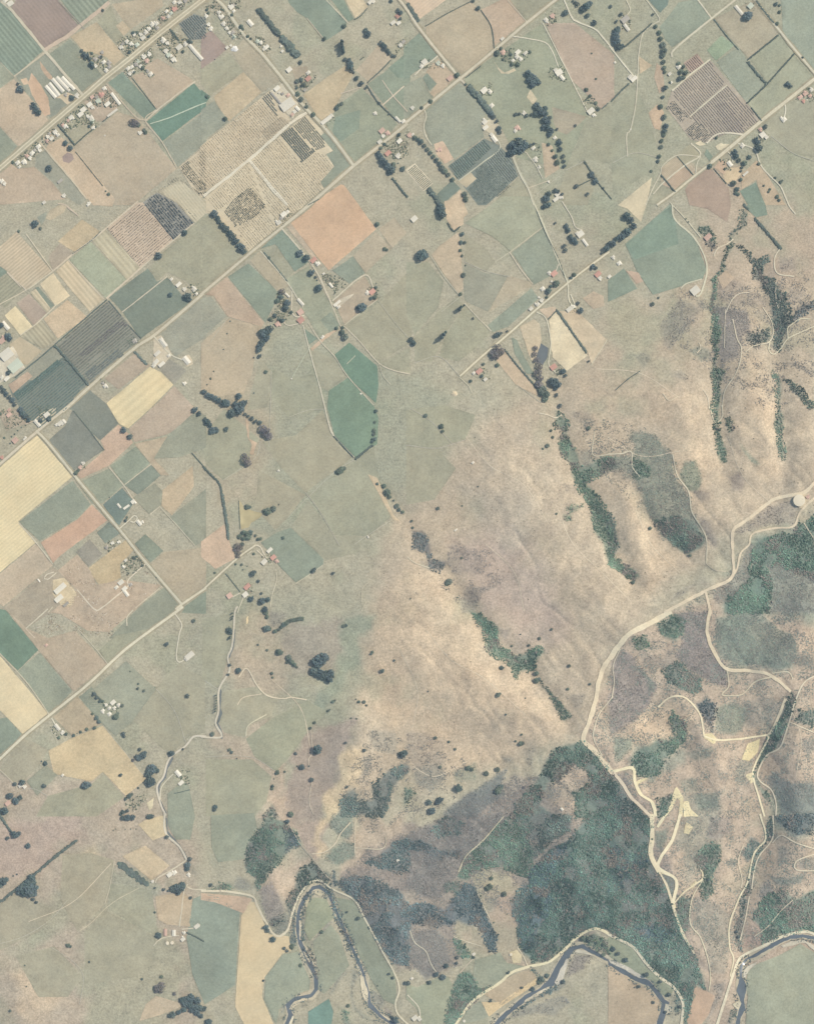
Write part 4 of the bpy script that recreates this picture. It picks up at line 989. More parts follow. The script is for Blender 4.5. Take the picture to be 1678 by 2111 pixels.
F paddock 199,184,160 : -20,1390 300,1122 438,1302 30,1640 -20,1600
F rough_ground 180,170,150 : 32,1652 440,1312 480,1342 640,1500 420,1690 220,1820 60,1680
F crop_field 132,142,127 : 802,1030 900,942 990,1040 872,1120
F crop_field 118,134,124 : 852,800 1010,662 1108,780 980,980
F crop_field 137,147,130 : 1032,640 1250,472 1328,560 1140,720
F paddock 153,161,139 : 912,480 1120,322 1238,460 1032,636
F paddock 159,165,142 : 642,622 900,502 1020,640 850,790 762,790
F paddock 166,166,143 : 1102,740 1280,622 1340,690 1330,800 1232,880
F crop_field 136,140,127 : 402,270 540,150 600,22 730,180 858,350 600,530
F paddock 197,174,152 : 832,270 980,142 1060,212 1100,290 900,480 642,600 622,562 868,352
F paddock 161,163,141 : 1382,232 1600,42 1700,62 1700,330 1480,410 1270,420
F paddock 190,176,152 : 1110,300 1380,240 1270,420 1400,560 1330,560 1240,460
F paddock 199,182,154 : 1342,680 1590,482 1600,650 1420,890 1332,810
F paddock 161,163,141 : 1402,900 1700,670 1700,1090 1610,1140
F crop_field 140,150,131 : 1112,1120 1200,1042 1350,1180 1240,1280
F paddock 196,179,147 : 722,1330 1050,1082 1110,1170 990,1290 1000,1400 832,1480
F paddock 162,157,140 : 632,1190 740,1082 850,1210 732,1310
F paddock 184,173,150 : 1242,1292 1360,1190 1700,1150 1700,1500 1500,1610
F paddock 153,157,136 : 1152,1640 1350,1482 1490,1620 1420,1690 1140,1900 900,1900
F paddock 142,152,132 : 1522,1640 1700,1505 1700,1700 1500,1690
F rough_ground 190,174,152 : 480,1342 640,1210 740,1330 800,1460 1000,1420 1330,1460 1150,1640 900,1850 730,1840 500,1700 420,1690 640,1500
F yard 212,198,166 : 440,1420 530,1400 640,1530 600,1640 520,1640 440,1540
F paddock 172,168,148 : 0,230 90,110 260,120 220,150 40,290
F house_lots 186,174,154 : -20,30 170,10 260,120 60,190
F yard 208,198,174 : 350,40 460,0 470,60 380,120 320,150 280,110
R district_road 28 204,192,166 v : -40,505 310,198 580,-20
R lane 26 200,192,166 v : 300,190 400,290 610,550 840,830 1000,1020 1200,1270 1500,1620
R district_road 24 208,198,170 v : 1450,1664 1500,1622 1700,1485
R farm_track 10 208,198,172 : 160,950 300,1110 440,1290
R farm_track 9 206,196,170 : 900,490 1020,640 1110,770
R driveway 9 214,206,180 : 985,1000 1060,935 1110,890 1135,910 1110,945 1075,935
R driveway 10 212,200,174 : 640,1500 780,1660 840,1650 980,1540 1060,1470 1060,1420 1200,1290
R driveway 8 212,202,176 : 470,1360 400,1415 370,1410 390,1375 450,1355
R farm_track 7 206,196,168 : 1320,820 1460,970 1610,1140
R farm_track 7 208,198,172 : 1240,880 1320,815
R farm_track 7 206,196,170 : 1030,636 1250,465
R farm_track 9 206,190,164 : 210,140 420,60
R farm_track 8 206,196,168 : 440,1640 400,1690
R farm_track 8 208,196,168 : 1120,1650 1340,1470
H 10 3 thin hedge at the hay field's left end : 1585,378 1640,440 1690,495
H 8 3 hedge between the grey-green crops : 610,30 740,190 860,350
T trees by the road corner white building|d : 415,90,22 340,105,18
T trees on the peach strip end|d : 1025,185,24 1075,240,24
T trees left of the hay field hedge row|d : 1610,20,26 1645,50,20
T small trees on the left garden boundary|g : 215,145,8 180,165,8 150,190,8 125,220,8 100,240,8 40,250,10 90,295,8 10,50,12
T trees by the loop driveway|g : 1050,905,10 1040,930,14
T trees at the hut on the lane|g : 630,540,18 650,520,14
T bushes around the scrapyard fields|g : 1180,1300,12 1110,1235,14 1130,1225,10 1060,1370,8 1290,1400,7 905,740,7
B houses by the left road corner : 390,60,40,30,w 312,130,58,24,w,c 500,130,38,26,w 530,118,26,30,w 470,142,22,16,w
B sheds by the dark crop : 1100,775,30,24,w 1045,820,48,14,w 985,810,36,14,w,c
B buildings by the loop driveway : 1150,950,42,24,w,c 1175,940,18,14,w
B small house on the lane edge : 665,490,26,18,k 692,460,22,16,w
B huts in the tree-edged green lot : 1040,1258,20,16,w 1020,1312,20,14,w,c
B scrapyard sheds on the yellow ground : 500,1490,92,36,w,a,s 490,1572,62,34,w,a,s 548,1620,44,18,g,a,s 325,1425,26,10,w,c
B sheds of the right-hand scrapyard : 1000,1440,40,28,w 1030,1492,36,26,w 1045,1532,44,22,w,c 962,1482,28,20,w 1080,1460,24,18,g
B huts below the red soil strip : 930,1115,22,16,w 982,1106,22,14,w 880,1150,24,18,g
B house on the left garden lots : 80,60,36,24,k 130,270,40,34,k 80,20,24,18,k 20,410,22,18,r 210,256,32,12,w,a
P scrap 0,0,0 0 scrap : 600,1300 700,1250 740,1350 780,1450 640,1480 540,1360
P scrap 0,0,0 0 scrap : 1000,1440 1150,1290 1320,1450 1120,1640 960,1620
P scrap 0,0,0 0 scrap : 520,1380 700,1400 860,1500 800,1640 640,1560
P scrap 0,0,0 0 scrap : 540,1700 760,1700 1000,1650 1000,1900 800,1880 620,1870 280,1830 400,1690
G garden : 0,20 160,20 240,120 60,180
G garden : 300,0 460,-20 430,100 340,150
G garden : 620,540 690,450 720,480 650,550
G garden : 1000,1290 1110,1220 1200,1290 1100,1380 1000,1360
G garden : 850,1150 930,1090 980,1100 900,1180
@ 420 840
F paddock 206,183,158 : -20,1105 170,962 222,1130 270,1240 100,1330 -20,1230
F paddock 200,184,156 : 1352,550 1430,580 1560,880 1620,940 1560,925
F bare_soil 200,178,152 : 345,80 370,120 380,260 440,290 410,390 380,380 400,310 360,230
W muddy_pond 194,182,144 : 288,760 300,770 340,832 400,850 490,872 470,905 395,950 370,990 310,1004 300,900
F paddock 150,160,140 : 472,1110 600,1030 720,990 990,1250 985,1290 890,1370 760,1440 620,1300 600,1260
R district_road 18 210,200,172 v : -20,1516 270,1250 430,1132
R driveway 10 212,202,176 : 430,1132 470,1150 500,1210 520,1240
R farm_track 10 212,202,176 : 995,-20 1030,130 1070,230 1240,412
R driveway 8 210,200,172 : 440,1175 500,1230 
R farm_track 8 212,202,174 : 600,1360 600,1430 570,1530 550,1640
R farm_track 9 212,204,176 : 330,1560 280,1690
R farm_track 7 208,200,172 : 400,1180 360,1210
R farm_track 9 212,202,176 : 240,1560 300,1530
R farm_track 6 206,198,170 : 760,1450 880,1370 980,1300
R farm_track 6 206,196,168 : 1340,1600 1300,1678
R farm_track 6 206,196,168 : 1370,1430 1310,1490 1300,1600
H 17 5 hedge down the paddock edge, upper stretch : 0,490 70,560 130,625 150,700
H 24 6 thick hedge down to the pond farm road : 155,710 180,870 195,960 205,1080
H 11 4 thin dark hedge on the green crop's lower edge : 1075,238 1150,320 1236,412
H 18 5 hedge under the green crop tip : 1250,425 1310,375 1390,312
H 8 3 dark hedge to the lower farm : 185,1370 250,1450 300,1515
H 7 2 dark dam wall of the muddy pond : 290,770 300,1000
T trees at the head of the dry gully|d : 235,45,36 300,20,40 345,55,14 370,70,14 400,90,18 430,115,18 465,125,20
T leafless trees in the gully grey thicket|p : 490,180,36 520,200,36 540,235,32 500,220,26
T trees at the lower left of the homestead row|d : 20,100,20 35,120,26 55,145,20 80,190,28 110,185,24 190,178,20
T leafless trees of the round grey copse|p : 350,430,36 365,460,30 340,400,24
T trees at the end of the green crop hedge|g : 1110,530,22 1135,515,26 1160,500,18
T trees down the green crop's right side|g : 1420,30,16 1410,120,12 1405,190,16 1400,220,16 1405,260,20 1390,280,16
T trees down the small dry creek|g : 1430,628,14 1485,645,20 1510,700,30 1530,735,18 1565,765,10 1590,810,20 1610,840,16 1640,860,14
T trees on the muddy pond's upper bank|g : 360,820,22 380,820,16 525,855,30 580,835,26 620,800,8
T lone round tree above the farm paddock|g : 655,1073,14
T trees ringing the grove below the pond|g : 360,1040,26 330,1030,20 390,1030,22 300,1060,20 370,1070,24 330,1080,18 450,1085,14 470,1080,14 430,1055,12
T leafless trees in the roadside clump below the pond|p : 280,1140,26 310,1150,22 290,1190,26 260,1170,18 320,1125,18g 285,1220,20
T trees round the lower red roofed farm|d : 410,1365,24 425,1355,16 455,1430,14 480,1530,12 485,1590,26 530,1580,20 395,1575,24 510,1660,24 470,1610,18
T trees at the green paddock lower corner|d : 905,1345,20 915,1330,14 1070,1365,14
T bushes along the farm road below the pond|g : 415,1205,12 315,1295,12 265,1290,10 325,1335,8 360,1308,6 95,1360,10
B buildings of the farm below the muddy pond : 545,1175,42,22,w 500,1270,42,30,w 575,1235,38,28,r 602,1265,24,20,k
B buildings of the lower red roofed farm : 360,1475,48,28,r 345,1540,38,32,w 215,1550,38,34,k
B tiny white huts on the open hillside : 620,520,14,10,w,c 1355,1065,18,8,w,c
G garden : 470,1230 540,1200 600,1240 560,1290
G garden : 320,1450 400,1440 420,1530 340,1570
@ 840 840
R hill_track 8 212,200,172 : 1080,45 1150,60 1220,85 1270,60
R hill_track 7 206,196,168 : 1540,200 1525,390 1678,380
R hill_track 6 206,196,168 : 0,1230 60,1280 180,1320
S bush 98,118,106 1 : 1240,30 1330,140 1300,220 1390,360 1420,480 1540,430 1690,400 1690,500 1580,560 1440,640 1560,720 1620,800 1650,950 1690,1050 1690,1290 1640,1230 1600,1100 1530,1020 1500,800 1440,740 1390,640 1340,480 1250,350 1240,260 1280,210 1210,140
S bush 100,122,108 1 : 1680,1080 1720,1250 1850,1330 1890,1400 1860,1420 1780,1370 1670,1290
S bush 88,94,98 1 : 50,1030 140,1040 190,1190 200,1250 310,1290 260,1360 180,1330 170,1210 40,1160 40,1080
S scrub 118,112,106 .35 : 360,1150 480,1150 600,1250 600,1370 400,1380 310,1300
S scrub 112,112,106 .45 : 450,1600 480,1470 620,1480 770,1440 600,1560 560,1690 440,1690
S scrub 110,116,106 .5 : 1410,350 1480,330 1520,420 1490,510 1420,470
S bush 100,122,106 .9 : 1300,830 1380,800 1430,800 1340,860
S bush 104,126,108 .9 : 1290,890 1340,880 1345,930 1310,940
S scrub 118,114,106 .3 : 1270,630 1390,640 1390,720 1290,700
S scrub 118,114,106 .35 : 1350,30 1500,30 1560,120 1500,190 1380,100
S scrub 114,116,106 .35 : 100,1250 200,1310 180,1340 100,1290
T bushes in the upper green pasture|g : 150,65,18 280,155,20 290,195,14 265,170,10 250,830,16
T trees near the gully head junction|g : 1490,170,16 1150,315,18 1115,340,10 1195,245,12 1180,190,12 1225,875,10
T bushes on the broad tan hillside|g : 450,810,8 580,650,8 340,1435,28 325,1450,20 25,1575,8 320,1500,8 410,1565,8 445,1240,10 35,935,12 45,990,12
B tiny white huts on the tan hillside : 538,455,18,14,w 398,1008,22,8,w
@ 1258 840
R ridge_track 26 210,196,166 : 1760,560 1678,622 1580,702 1380,742 1280,800 1100,940 1010,1012 1004,1200 996,1400 780,1510 440,1690
R ridge_track 16 210,196,166 : 1740,690 1678,742 1560,862 1520,960 1470,990 1340,995 1170,1040 1140,1130 1070,1200 1040,1330 1000,1402
R hill_track 9 208,198,170 : 510,380 550,560 640,690 670,860 760,1010 790,1100 790,1290
R hill_track 8 208,198,170 : -10,385 90,380 170,365 180,490 240,570
R hill_track 9 206,196,168 : 915,-20 920,70 862,125 812,-10
R ridge_track 20 210,196,166 : 780,1512 825,1700
R hill_track 7 200,188,162 : 1590,950 1678,1090
R hill_track 6 200,188,162 : 790,1290 860,1340 950,1350
F yard 212,198,170 : 1490,720 1610,700 1650,770 1590,840 1500,800
S scrub 106,118,106 .8 : 0,400 160,400 200,300 140,240 200,190 360,220 430,300 520,380 540,560 640,700 660,860 780,1080 720,1140 620,1190 450,1080 440,1100 340,920 250,720 190,600 90,520 0,520
S bush 100,120,108 1 : 180,420 330,480 300,580 200,590
S bush 98,116,108 1 : 360,940 560,900 700,960 770,1070 720,1140 620,1190 480,1090
S scrub 108,126,108 .8 : 620,440 700,440 740,600 700,680 640,670 580,560
S scrub 120,114,108 .5 : 720,900 820,950 870,1100 850,1180 790,1090
S scrub 128,120,112 .5 : 680,690 780,680 800,740 720,760
S bush 98,114,104 1 : 0,1230 100,1290 200,1400 180,1430 100,1370 0,1290
S bush 98,112,106 .9 : -20,860 20,900 60,1150 0,1270 -20,1200
S bush 102,122,106 .9 : 940,80 990,100 1010,190 980,200
S scrub 104,122,106 .7 : 1060,310 1150,390 1220,450 1170,470 1090,370
S scrub 112,112,108 .4 : 480,1600 540,1530 740,1460 560,1560
S bush 102,126,114 1 : 920,1690 960,1560 1130,1440 1160,1200 1260,1080 1420,1030 1500,1060 1560,950 1690,900 1690,1420 1500,1350 1400,1300 1280,1300 1330,1450 1300,1690
S scrub 116,116,110 .55 : 1280,1290 1420,1280 1690,1400 1690,1690 1320,1690 1330,1450
S scrub 128,122,114 .6 : 1030,1340 1080,1210 1150,1130 1180,1150 1150,1440 1000,1600 860,1600 840,1520
S scrub 132,126,118 .5 : 1300,810 1480,770 1560,850 1500,960 1330,960 1060,1040 1030,1020
S bush 80,92,96 1 : 1620,1400 1690,1370 1690,1430 1640,1420
S scrub 116,108,106 .4 : 980,560 1070,540 1100,600 1080,690 1010,660
T bushes on the hill spurs below the ridge road|g : 325,995,16 653,1218,12 182,1440,18 395,1000,6
B pump hut beside the round reservoir : 1622,735,26,20,k
K round white reservoir tank on the ridge top : 1550,765,47
@ 0 1260
F crop_field 119,143,122 : -20,-20 50,-10 320,320 152,488 -20,320
F paddock 159,165,143 : 152,490 332,340 600,660 410,850 220,590
F hay_field 221,206,170 : -20,340 410,850 200,1020 -20,790
F crop_field 142,153,134 : -20,890 60,872 190,1020 -20,1200
F paddock 187,173,151 : 62,-10 220,140 400,220 620,160 890,440 612,660 322,320
F paddock 168,168,146 : 822,322 950,202 1250,142 900,438
F paddock 191,177,151 : 442,872 640,702 840,930 600,1030
F paddock 206,189,155 : 402,1150 600,1042 850,942 1210,1380 1040,1520 850,1322 760,1400 450,1342
F paddock 159,161,139 : 222,1400 380,1262 478,1350 310,1520
F paddock 159,165,143 : 1382,1500 1520,1400 1560,1440 1610,1690 1570,1880 1450,1880 1385,1760
F yard 214,204,172 : 1210,1580 1270,1540 1260,1620 1230,1640
F paddock 165,168,146 : 690,720 770,640 1040,410 1290,640 1100,900 960,1030 850,930
F paddock 150,157,137 : 655,705 760,620 880,800 800,870
R district_road 28 212,203,175 v : -60,1268 0,1220 210,1022 420,850 740,592 1040,312 1450,8 1510,-40
R driveway 9 214,206,180 : 1445,20 1500,110 1480,190 1455,370 1480,420 1520,400
R stream_road 15 208,198,176 : 1700,1030 1600,1032 1530,1110 1400,1212 1350,1360 1295,1450 1330,1600 1370,1680
R driveway 10 210,202,176 : 430,880 470,950
R driveway 9 212,204,178 : 1430,1340 1370,1400 1330,1460 1320,1560
R farm_track 9 212,202,176 : 220,140 400,-20
R farm_track 10 208,192,166 : 215,140 290,220
R farm_track 8 206,196,170 : 0,1300 130,1430 150,1470
R farm_track 6 206,198,172 : 650,150 800,320 895,440
R farm_track 9 214,204,176 : 1100,-10 1050,50 1050,120
R farm_track 8 206,196,168 : 0,345 220,580 410,850
W stream 112,118,118 : 1420,1195 1430,1215 1385,1300 1370,1370 1330,1420 1310,1500 1345,1600 1380,1660 1365,1665 1320,1570 1300,1490 1310,1420 1355,1360 1370,1290
H 16 4 leafy hedge by the white farm track : 770,670 850,745
H 8 3 dark hedge at the stream farm : 1440,1500 1570,1470
T trees in the open pasture right of the road|g : 1600,75,16 1378,268,18d 1075,495,8 1142,597,10 1140,635,12d 1188,655,12 1280,625,6 1550,695,18d
T trees at the white roofed farm cluster|g : 780,680,18d 800,710,14d 830,740,16 850,740,14 1010,775,16 960,865,26 975,840,14 940,880,14
T trees along the boundary below the white farm|g : 800,878,20 820,910,18 765,845,12 785,960,14 720,970,14 668,992,12 640,1005,6 612,1022,14
T trees on the fence line right of the yellow slope|d : 1025,1005,18 1030,1025,14 1160,1135,16 1180,1185,28 1195,1165,20 1150,1205,22 1130,1190,16 1100,1225,14p
T trees in the dark grove by the stream road|d : 1260,1295,36 1240,1330,34 1280,1300,26 1245,1390,36 1265,1400,30 1300,1310,20 1240,1420,26
T trees at the stream road's upper bend|d : 1420,1165,24 1400,1170,14 1510,1135,10
T trees dotted over the lower left slopes|d : 380,1250,20 347,1235,8 370,1435,18 1000,1345,16 715,1430,32 740,1425,20 690,1445,14
T trees round the small lower left farm|d : 195,1405,26 130,1420,16 90,1520,24 140,1555,30 175,1530,22 70,1515,14 50,1640,30 20,1640,22
T trees by the stream road's lower yard|g : 1070,1520,22 1090,1505,14 1040,1545,14 1020,1650,20d 1055,1640,16d 1000,1670,14 1145,1455,10
T garden trees of the triangular white yard|g : 550,1010,14 490,1040,14
B white shed at the loop driveway end : 1565,365,66,36,w 1540,395,24,20,w
B buildings of the white roofed farm cluster : 935,750,36,26,w 980,772,26,22,w 905,798,22,18,w 945,795,24,18,w 850,820,26,20,w 905,846,26,24,w 880,770,20,16,w
B buildings in the triangular yard : 478,955,50,24,w,c 522,1000,28,20,w
B buildings of the small lower left farm : 170,1435,28,20,w 210,1445,24,18,w 70,1580,38,28,k
B buildings by the stream farm : 1470,1335,48,28,w,c 1495,1412,38,24,w
B huts on the open tan ground : 385,280,22,16,k 520,1350,20,14,w
P scrap 0,0,0 0 scrap : 280,150 420,60 560,20 640,60 560,110 400,190 300,220
P scrap 0,0,0 0 scrap : 700,0 960,0 1000,120 920,200 820,170 740,80
P scrap 0,0,0 0 scrap : 500,260 640,240 640,300 520,300
G garden : 440,930 490,1000 560,1000 500,1060 420,980
G garden : 840,740 1020,740 1010,800 880,860
G garden : 1440,1300 1560,1290 1560,1420 1470,1440
G garden : 1030,1560 1200,1490 1250,1520 1130,1640 1040,1630
@ 420 1260
R stream_road 15 206,196,172 : 285,-40 260,0 250,150 235,290 200,380 215,490 130,640 125,820 100,920 148,1010 130,1040 -20,1035
W stream 120,126,124 : 255,150 268,150 250,300 215,385 205,380 238,290
W stream 112,120,118 : 135,640 150,650 142,800 160,840 125,920 160,1010 155,1050 140,1050 145,1010 110,920 135,840 130,760
R hill_track 10 216,202,172 : 290,545 345,470 380,500 440,610 520,690 600,715 680,718 720,708 850,730
R hill_track 7 210,196,168 : 280,770 330,710 480,680
R hill_track 8 206,198,168 : 350,1030 370,940 520,850
R hill_track 6 206,192,166 : 885,980 895,1160 865,1220 870,1290
R hill_track 6 206,192,166 : 895,1400 870,1560 905,1678
F bare_soil 216,198,160 : 352,60 372,40 365,100 350,105
S scrub 112,116,108 .35 : 1370,990 1570,980 1580,1180 1400,1130
S scrub 108,112,108 .45 : 1310,1200 1400,1200 1360,1320 1290,1370
S bush 92,106,106 1 : 1170,1490 1240,1460 1270,1560 1400,1540 1390,1440 1500,1320 1640,1270 1690,1300 1540,1450 1530,1560 1480,1690 1130,1690 1120,1580
S bush 96,114,108 1 : 510,1660 560,1600 620,1690 500,1690
S scrub 116,112,106 .5 : 540,0 680,20 640,110 560,120
T trees on the curved rim of the shaded hollow|g : 520,140,30 545,145,18 590,165,18 620,150,14 640,130,16 660,110,20 680,100,20 700,80,18 720,75,18 745,70,16 770,65,18 795,60,18 815,60,16 515,10,20 525,45,16
T trees by the upper stream road|d : 215,155,26 225,175,18 290,485,22 285,500,16 220,440,14 205,520,12
T trees in the band below the hollow|g : 620,335,26 640,340,20 610,325,14 700,380,24 710,400,24 730,420,20 750,440,18 690,420,14 770,460,12
T trees in the large dark plantation|d : 980,390,48 940,410,44 1000,380,34 910,490,38 955,440,34 960,510,38 1000,520,40 1040,540,40 1050,505,30 1030,560,28 925,500,26
T bushes around the hollow slopes|g : 1155,120,16 1175,115,14 450,275,10 525,320,12 565,510,14 570,545,10 1390,335,12 1380,350,12 1470,490,20 1570,405,10
T bushes along the small valley line|g : 1065,745,14 1080,735,10 1025,820,12 1040,810,8 1280,745,14 1320,745,16 1255,725,8 1340,775,10 915,915,14 880,960,14 1215,880,8 1260,885,8
T dark trees dotted down the brown spur|d : 940,1135,38 925,1145,28 760,1170,14 810,1280,24 770,1275,8 870,1275,8 890,1385,18 900,1390,12 1170,1080,12 1180,1445,12
T trees in the pale lower valley|g : 610,1325,18 600,1335,14 570,1440,16 565,1460,14 580,1380,6 670,1320,10 100,1610,20d 95,1630,16d 215,1140,14 235,1160,14 275,1212,8 75,1010,18 70,1020,14 720,1670,24
T trees at the edge of the scrub hill|d : 1325,1145,14 1640,1170,34 1660,1165,24
T poplars lining the stream road|o : 105,690,6 107,712,6 107,734,6 105,756,6 105,778,6 103,800,7 100,822,7 240,15,7 245,40,7 240,60,7 225,205,8 220,220,8
@ 840 1260
R ridge_track 36 214,200,168 : 1690,350 1600,490 1540,760 1500,900 1450,1050 1530,1140 1600,1220 1690,1340
R hill_track 7 208,198,170 : 1690,700 1580,840 1540,950 1530,1050 1600,1190
S bush 98,122,110 1 : 510,0 590,20 740,130 740,260 840,340 900,380 1090,290 1110,320 1050,400 1040,480 920,500 890,570 860,460 760,400 640,320 640,230 580,110
S bush 100,116,106 .9 : 1080,570 1200,690 1260,760 1340,860 1270,900 1210,760 1170,680
S bush 98,120,112 1 : 1210,1140 1330,1100 1450,1080 1560,1180 1690,1330 1690,1690 1370,1690 1400,1560 1370,1500 1500,1420 1470,1310 1390,1250 1330,1290 1310,1340 1240,1400 1170,1420 1100,1540 1080,1600 1200,1690 850,1690 900,1590 1010,1460 1110,1330 1180,1200
S scrub 96,106,106 .9 : 280,1670 560,1480 700,1380 830,1290 780,1400 790,1500 560,1690 300,1690
S bush 96,114,106 1 : -10,1450 60,1500 -10,1600
S scrub 100,108,104 .45 : 50,1290 280,1250 300,1380 200,1490 60,1420
S scrub 104,120,106 .5 : 380,1330 560,1240 580,1390 400,1410
S scrub 112,114,106 .5 : 760,1200 880,1210 880,1250 800,1260
S scrub 112,112,106 .35 : 1320,700 1460,680 1440,800 1380,800
S scrub 116,112,108 .35 : 740,140 840,160 820,210 760,190
S scrub 124,116,110 .35 : 560,1678 800,1520 1010,1420 1000,1470 900,1600 850,1690
S scrub 112,112,106 .3 : 960,1140 1060,1130 1020,1280 970,1250
S scrub 116,112,106 .25 : -10,1000 300,1050 300,1250 60,1290 -10,1200
S scrub 110,116,106 .5 : 1150,1430 1220,1400 1200,1540 1140,1520
S scrub 114,116,106 .25 : 1230,1420 1500,1380 1500,1440 1380,1540 1230,1520
T bushes above the lower gully bush|g : 1085,225,14 1185,150,12 1000,280,12 860,285,10 930,190,8 1060,510,20 1060,570,24 1080,560,18 775,465,20
T bushes spread over the broad tan slope|g : 745,690,20 760,680,12 970,715,8 1320,640,12 1330,450,14 1500,600,12 340,1075,12 393,1135,13 930,1090,20 945,1085,16 890,1070,10 940,1015,10 230,1040,14 810,850,10 170,660,8
T trees at the top of the scrub hill|g : 500,1290,20 530,1300,18 420,1450,36 270,1280,14 650,1335,22 740,1300,22 755,1460,24 740,1480,26 770,1440,20 270,1550,26d 255,1570,22d 180,1570,24d 200,1640,28d 960,1450,14p
B white hut at the clearing's lower edge : 1270,1630,22,16,w,c
@ 1258 1260
R ridge_track 42 214,202,170 : 500,0 330,95 160,185 80,270 -10,390
R ridge_track 26 212,198,166 : 822,-10 792,160 850,330 950,470 1130,490 1280,512 1390,580 1480,662
R hill_track 9 210,198,168 : 960,490 970,620 915,685 1000,695 1090,680 1190,580 1330,540
R ridge_track 14 216,204,170 : 390,790 480,712 580,700 650,740 740,860 770,1030
R ridge_track 15 218,208,172 : 770,1030 900,1062 1130,1042 1290,1020 1300,1040 1190,1260 1170,1350 1210,1500 1265,1690
R valley_road 11 212,200,172 : 1700,520 1590,590 1520,740 1470,910 1410,1090 1370,1140 1280,1190 1210,1330 1230,1400 1320,1470 1360,1580 1360,1690
R hill_track 8 210,198,170 : 1470,910 1700,1010
R ridge_track 20 210,198,166 : 1440,720 1340,960 1290,1030
R ridge_track 24 220,210,172 : 20,1320 180,1290 200,1400 250,1510 340,1570 372,1690
R ridge_track 26 210,196,168 : 10,1315 100,1420 170,1530 330,1690
R hill_track 7 210,198,170 : 80,310 20,450 30,580 10,720
R hill_track 8 210,198,168 : 1330,510 1460,500 1500,560
F bare_soil 222,210,168 : 1130,1090 1230,1050 1212,1160 1140,1230 1080,1222
F bare_soil 220,208,168 : 765,1010 830,1000 880,1060 850,1095 770,1045
F bare_soil 222,212,174 : 525,1460 548,1445 600,1540 590,1690 560,1690 570,1560 545,1540 500,1640 455,1690 440,1690 480,1630
F bare_soil 222,212,174 : 600,1570 640,1560 660,1630 730,1690 600,1690
F bare_soil 218,206,170 : 1110,1350 1170,1330 1190,1400 1150,1420
F bare_soil 222,212,172 : 215,1400 310,1365 300,1380 225,1430
S scrub 116,113,112 .8 : 20,440 90,320 200,380 260,480 380,620 330,760 220,900 0,1030 0,740
S scrub 112,110,110 .85 : 540,30 800,0 790,180 850,330 950,470 960,620 780,560 600,440 540,380 600,200
S bush 96,118,108 1 : 380,120 520,30 610,80 600,180 520,220 420,180
S bush 100,122,108 .9 : 180,210 300,210 320,280 230,320
S bush 88,104,100 1 : 420,480 540,420 600,450 740,560 740,640 690,690 600,640 500,600
S scrub 100,120,108 .7 : 180,440 260,480 380,620 330,660 280,540
S scrub 104,120,110 .75 : 870,60 1250,-10 1300,60 1380,150 1500,200 1560,330 1500,470 1100,440 900,380 850,250
S bush 76,90,98 1 : 720,770 800,730 880,770 860,860 830,980 780,900
S scrub 106,122,108 .75 : 880,800 1000,750 1130,800 1100,950 1000,1000 860,980
S scrub 110,116,110 .4 : 1080,740 1330,700 1400,760 1320,940 1120,960
S bush 100,122,110 1 : 510,820 600,880 630,960 610,1050 540,1140 480,1060 540,1040 480,930
S bush 98,122,112 1 : 210,1180 380,1070 530,1080 530,1160 440,1210 400,1340 220,1370 190,1250
S scrub 100,120,108 .8 : 30,1060 190,1060 180,1130 50,1240
S bush 100,120,110 1 : 1480,680 1520,700 1460,920 1400,1060 1360,1130 1280,1170 1190,1320 1230,1440 1320,1500 1300,1560 1190,1420 1180,1330 1290,1050 1340,960 1420,860
S bush 92,110,106 .9 : 1560,820 1690,820 1690,960 1520,910
S scrub 96,108,106 .8 : 1280,1400 1360,1330 1390,1400 1690,1420 1690,1690 1430,1690 1370,1480
S scrub 104,120,110 .7 : 680,1500 900,1500 900,1620 720,1640
S bush 98,120,112 1 : 390,1540 520,1500 440,1690 380,1690
S bush 92,114,110 1 : -10,1390 80,1430 160,1560 300,1690 -10,1690
S scrub 106,118,108 .5 : 1060,1230 1160,1240 1160,1320 1100,1350 1130,1420 1040,1420 1030,1300
S scrub 106,120,108 .5 : 600,1180 700,1140 840,1110 820,1200 700,1220
S scrub 106,120,108 .4 : 560,1400 700,1380 720,1490 620,1500
S scrub 110,110,106 .4 : 240,300 420,380 540,240 560,400 480,480 300,460
S scrub 110,116,108 .4 : 1510,360 1690,380 1690,480 1560,480
S scrub 104,110,108 .5 : 1560,1040 1690,1050 1690,1160 1600,1180
@ 0 1680
F paddock 202,186,157 : 1012,340 1200,252 1400,420 1250,540
F paddock 206,190,157 : 1142,80 1200,42 1360,0 1380,160 1262,210
F paddock 194,178,152 : 1282,670 1510,642 1590,700 1570,920 1370,900 1302,860
F crop_field 150,161,143 : 1592,690 1690,650 1790,670 1978,790 1940,1400 1690,1560 1590,1320 1540,1010
F paddock 196,181,156 : 1202,1560 1290,1490 1530,1560 1400,1620 1150,1700
R stream_road 16 208,198,174 : 1358,-15 1370,150 1480,260 1542,372
R farm_track 10 212,202,176 : 1540,370 1420,450 1300,520 1285,560
R farm_track 9 212,202,176 : 1552,570 1520,620 1500,780 1480,920
R farm_track 9 212,202,176 : 1545,590 1590,610 1700,615
R farm_track 9 214,204,178 : 1500,940 1600,930 1650,900
R farm_track 8 212,202,176 : 1480,990 1370,1005 1310,1030 1270,1075
R farm_track 6 206,196,168 : 945,380 905,600 868,730
R farm_track 6 206,194,166 : 870,770 740,900 650,960
R farm_track 6 206,196,168 : 870,770 980,690 1150,600
W stream 110,118,116 : 1365,20 1376,20 1384,130 1490,250 1550,350 1540,360 1470,260 1372,160
H 24 6 long dark hedge running down to the left edge : -10,728 90,650 180,580 300,480 450,350 635,208
H 22 5 short dark hedge at the lower left farm : 0,0 50,70 92,132
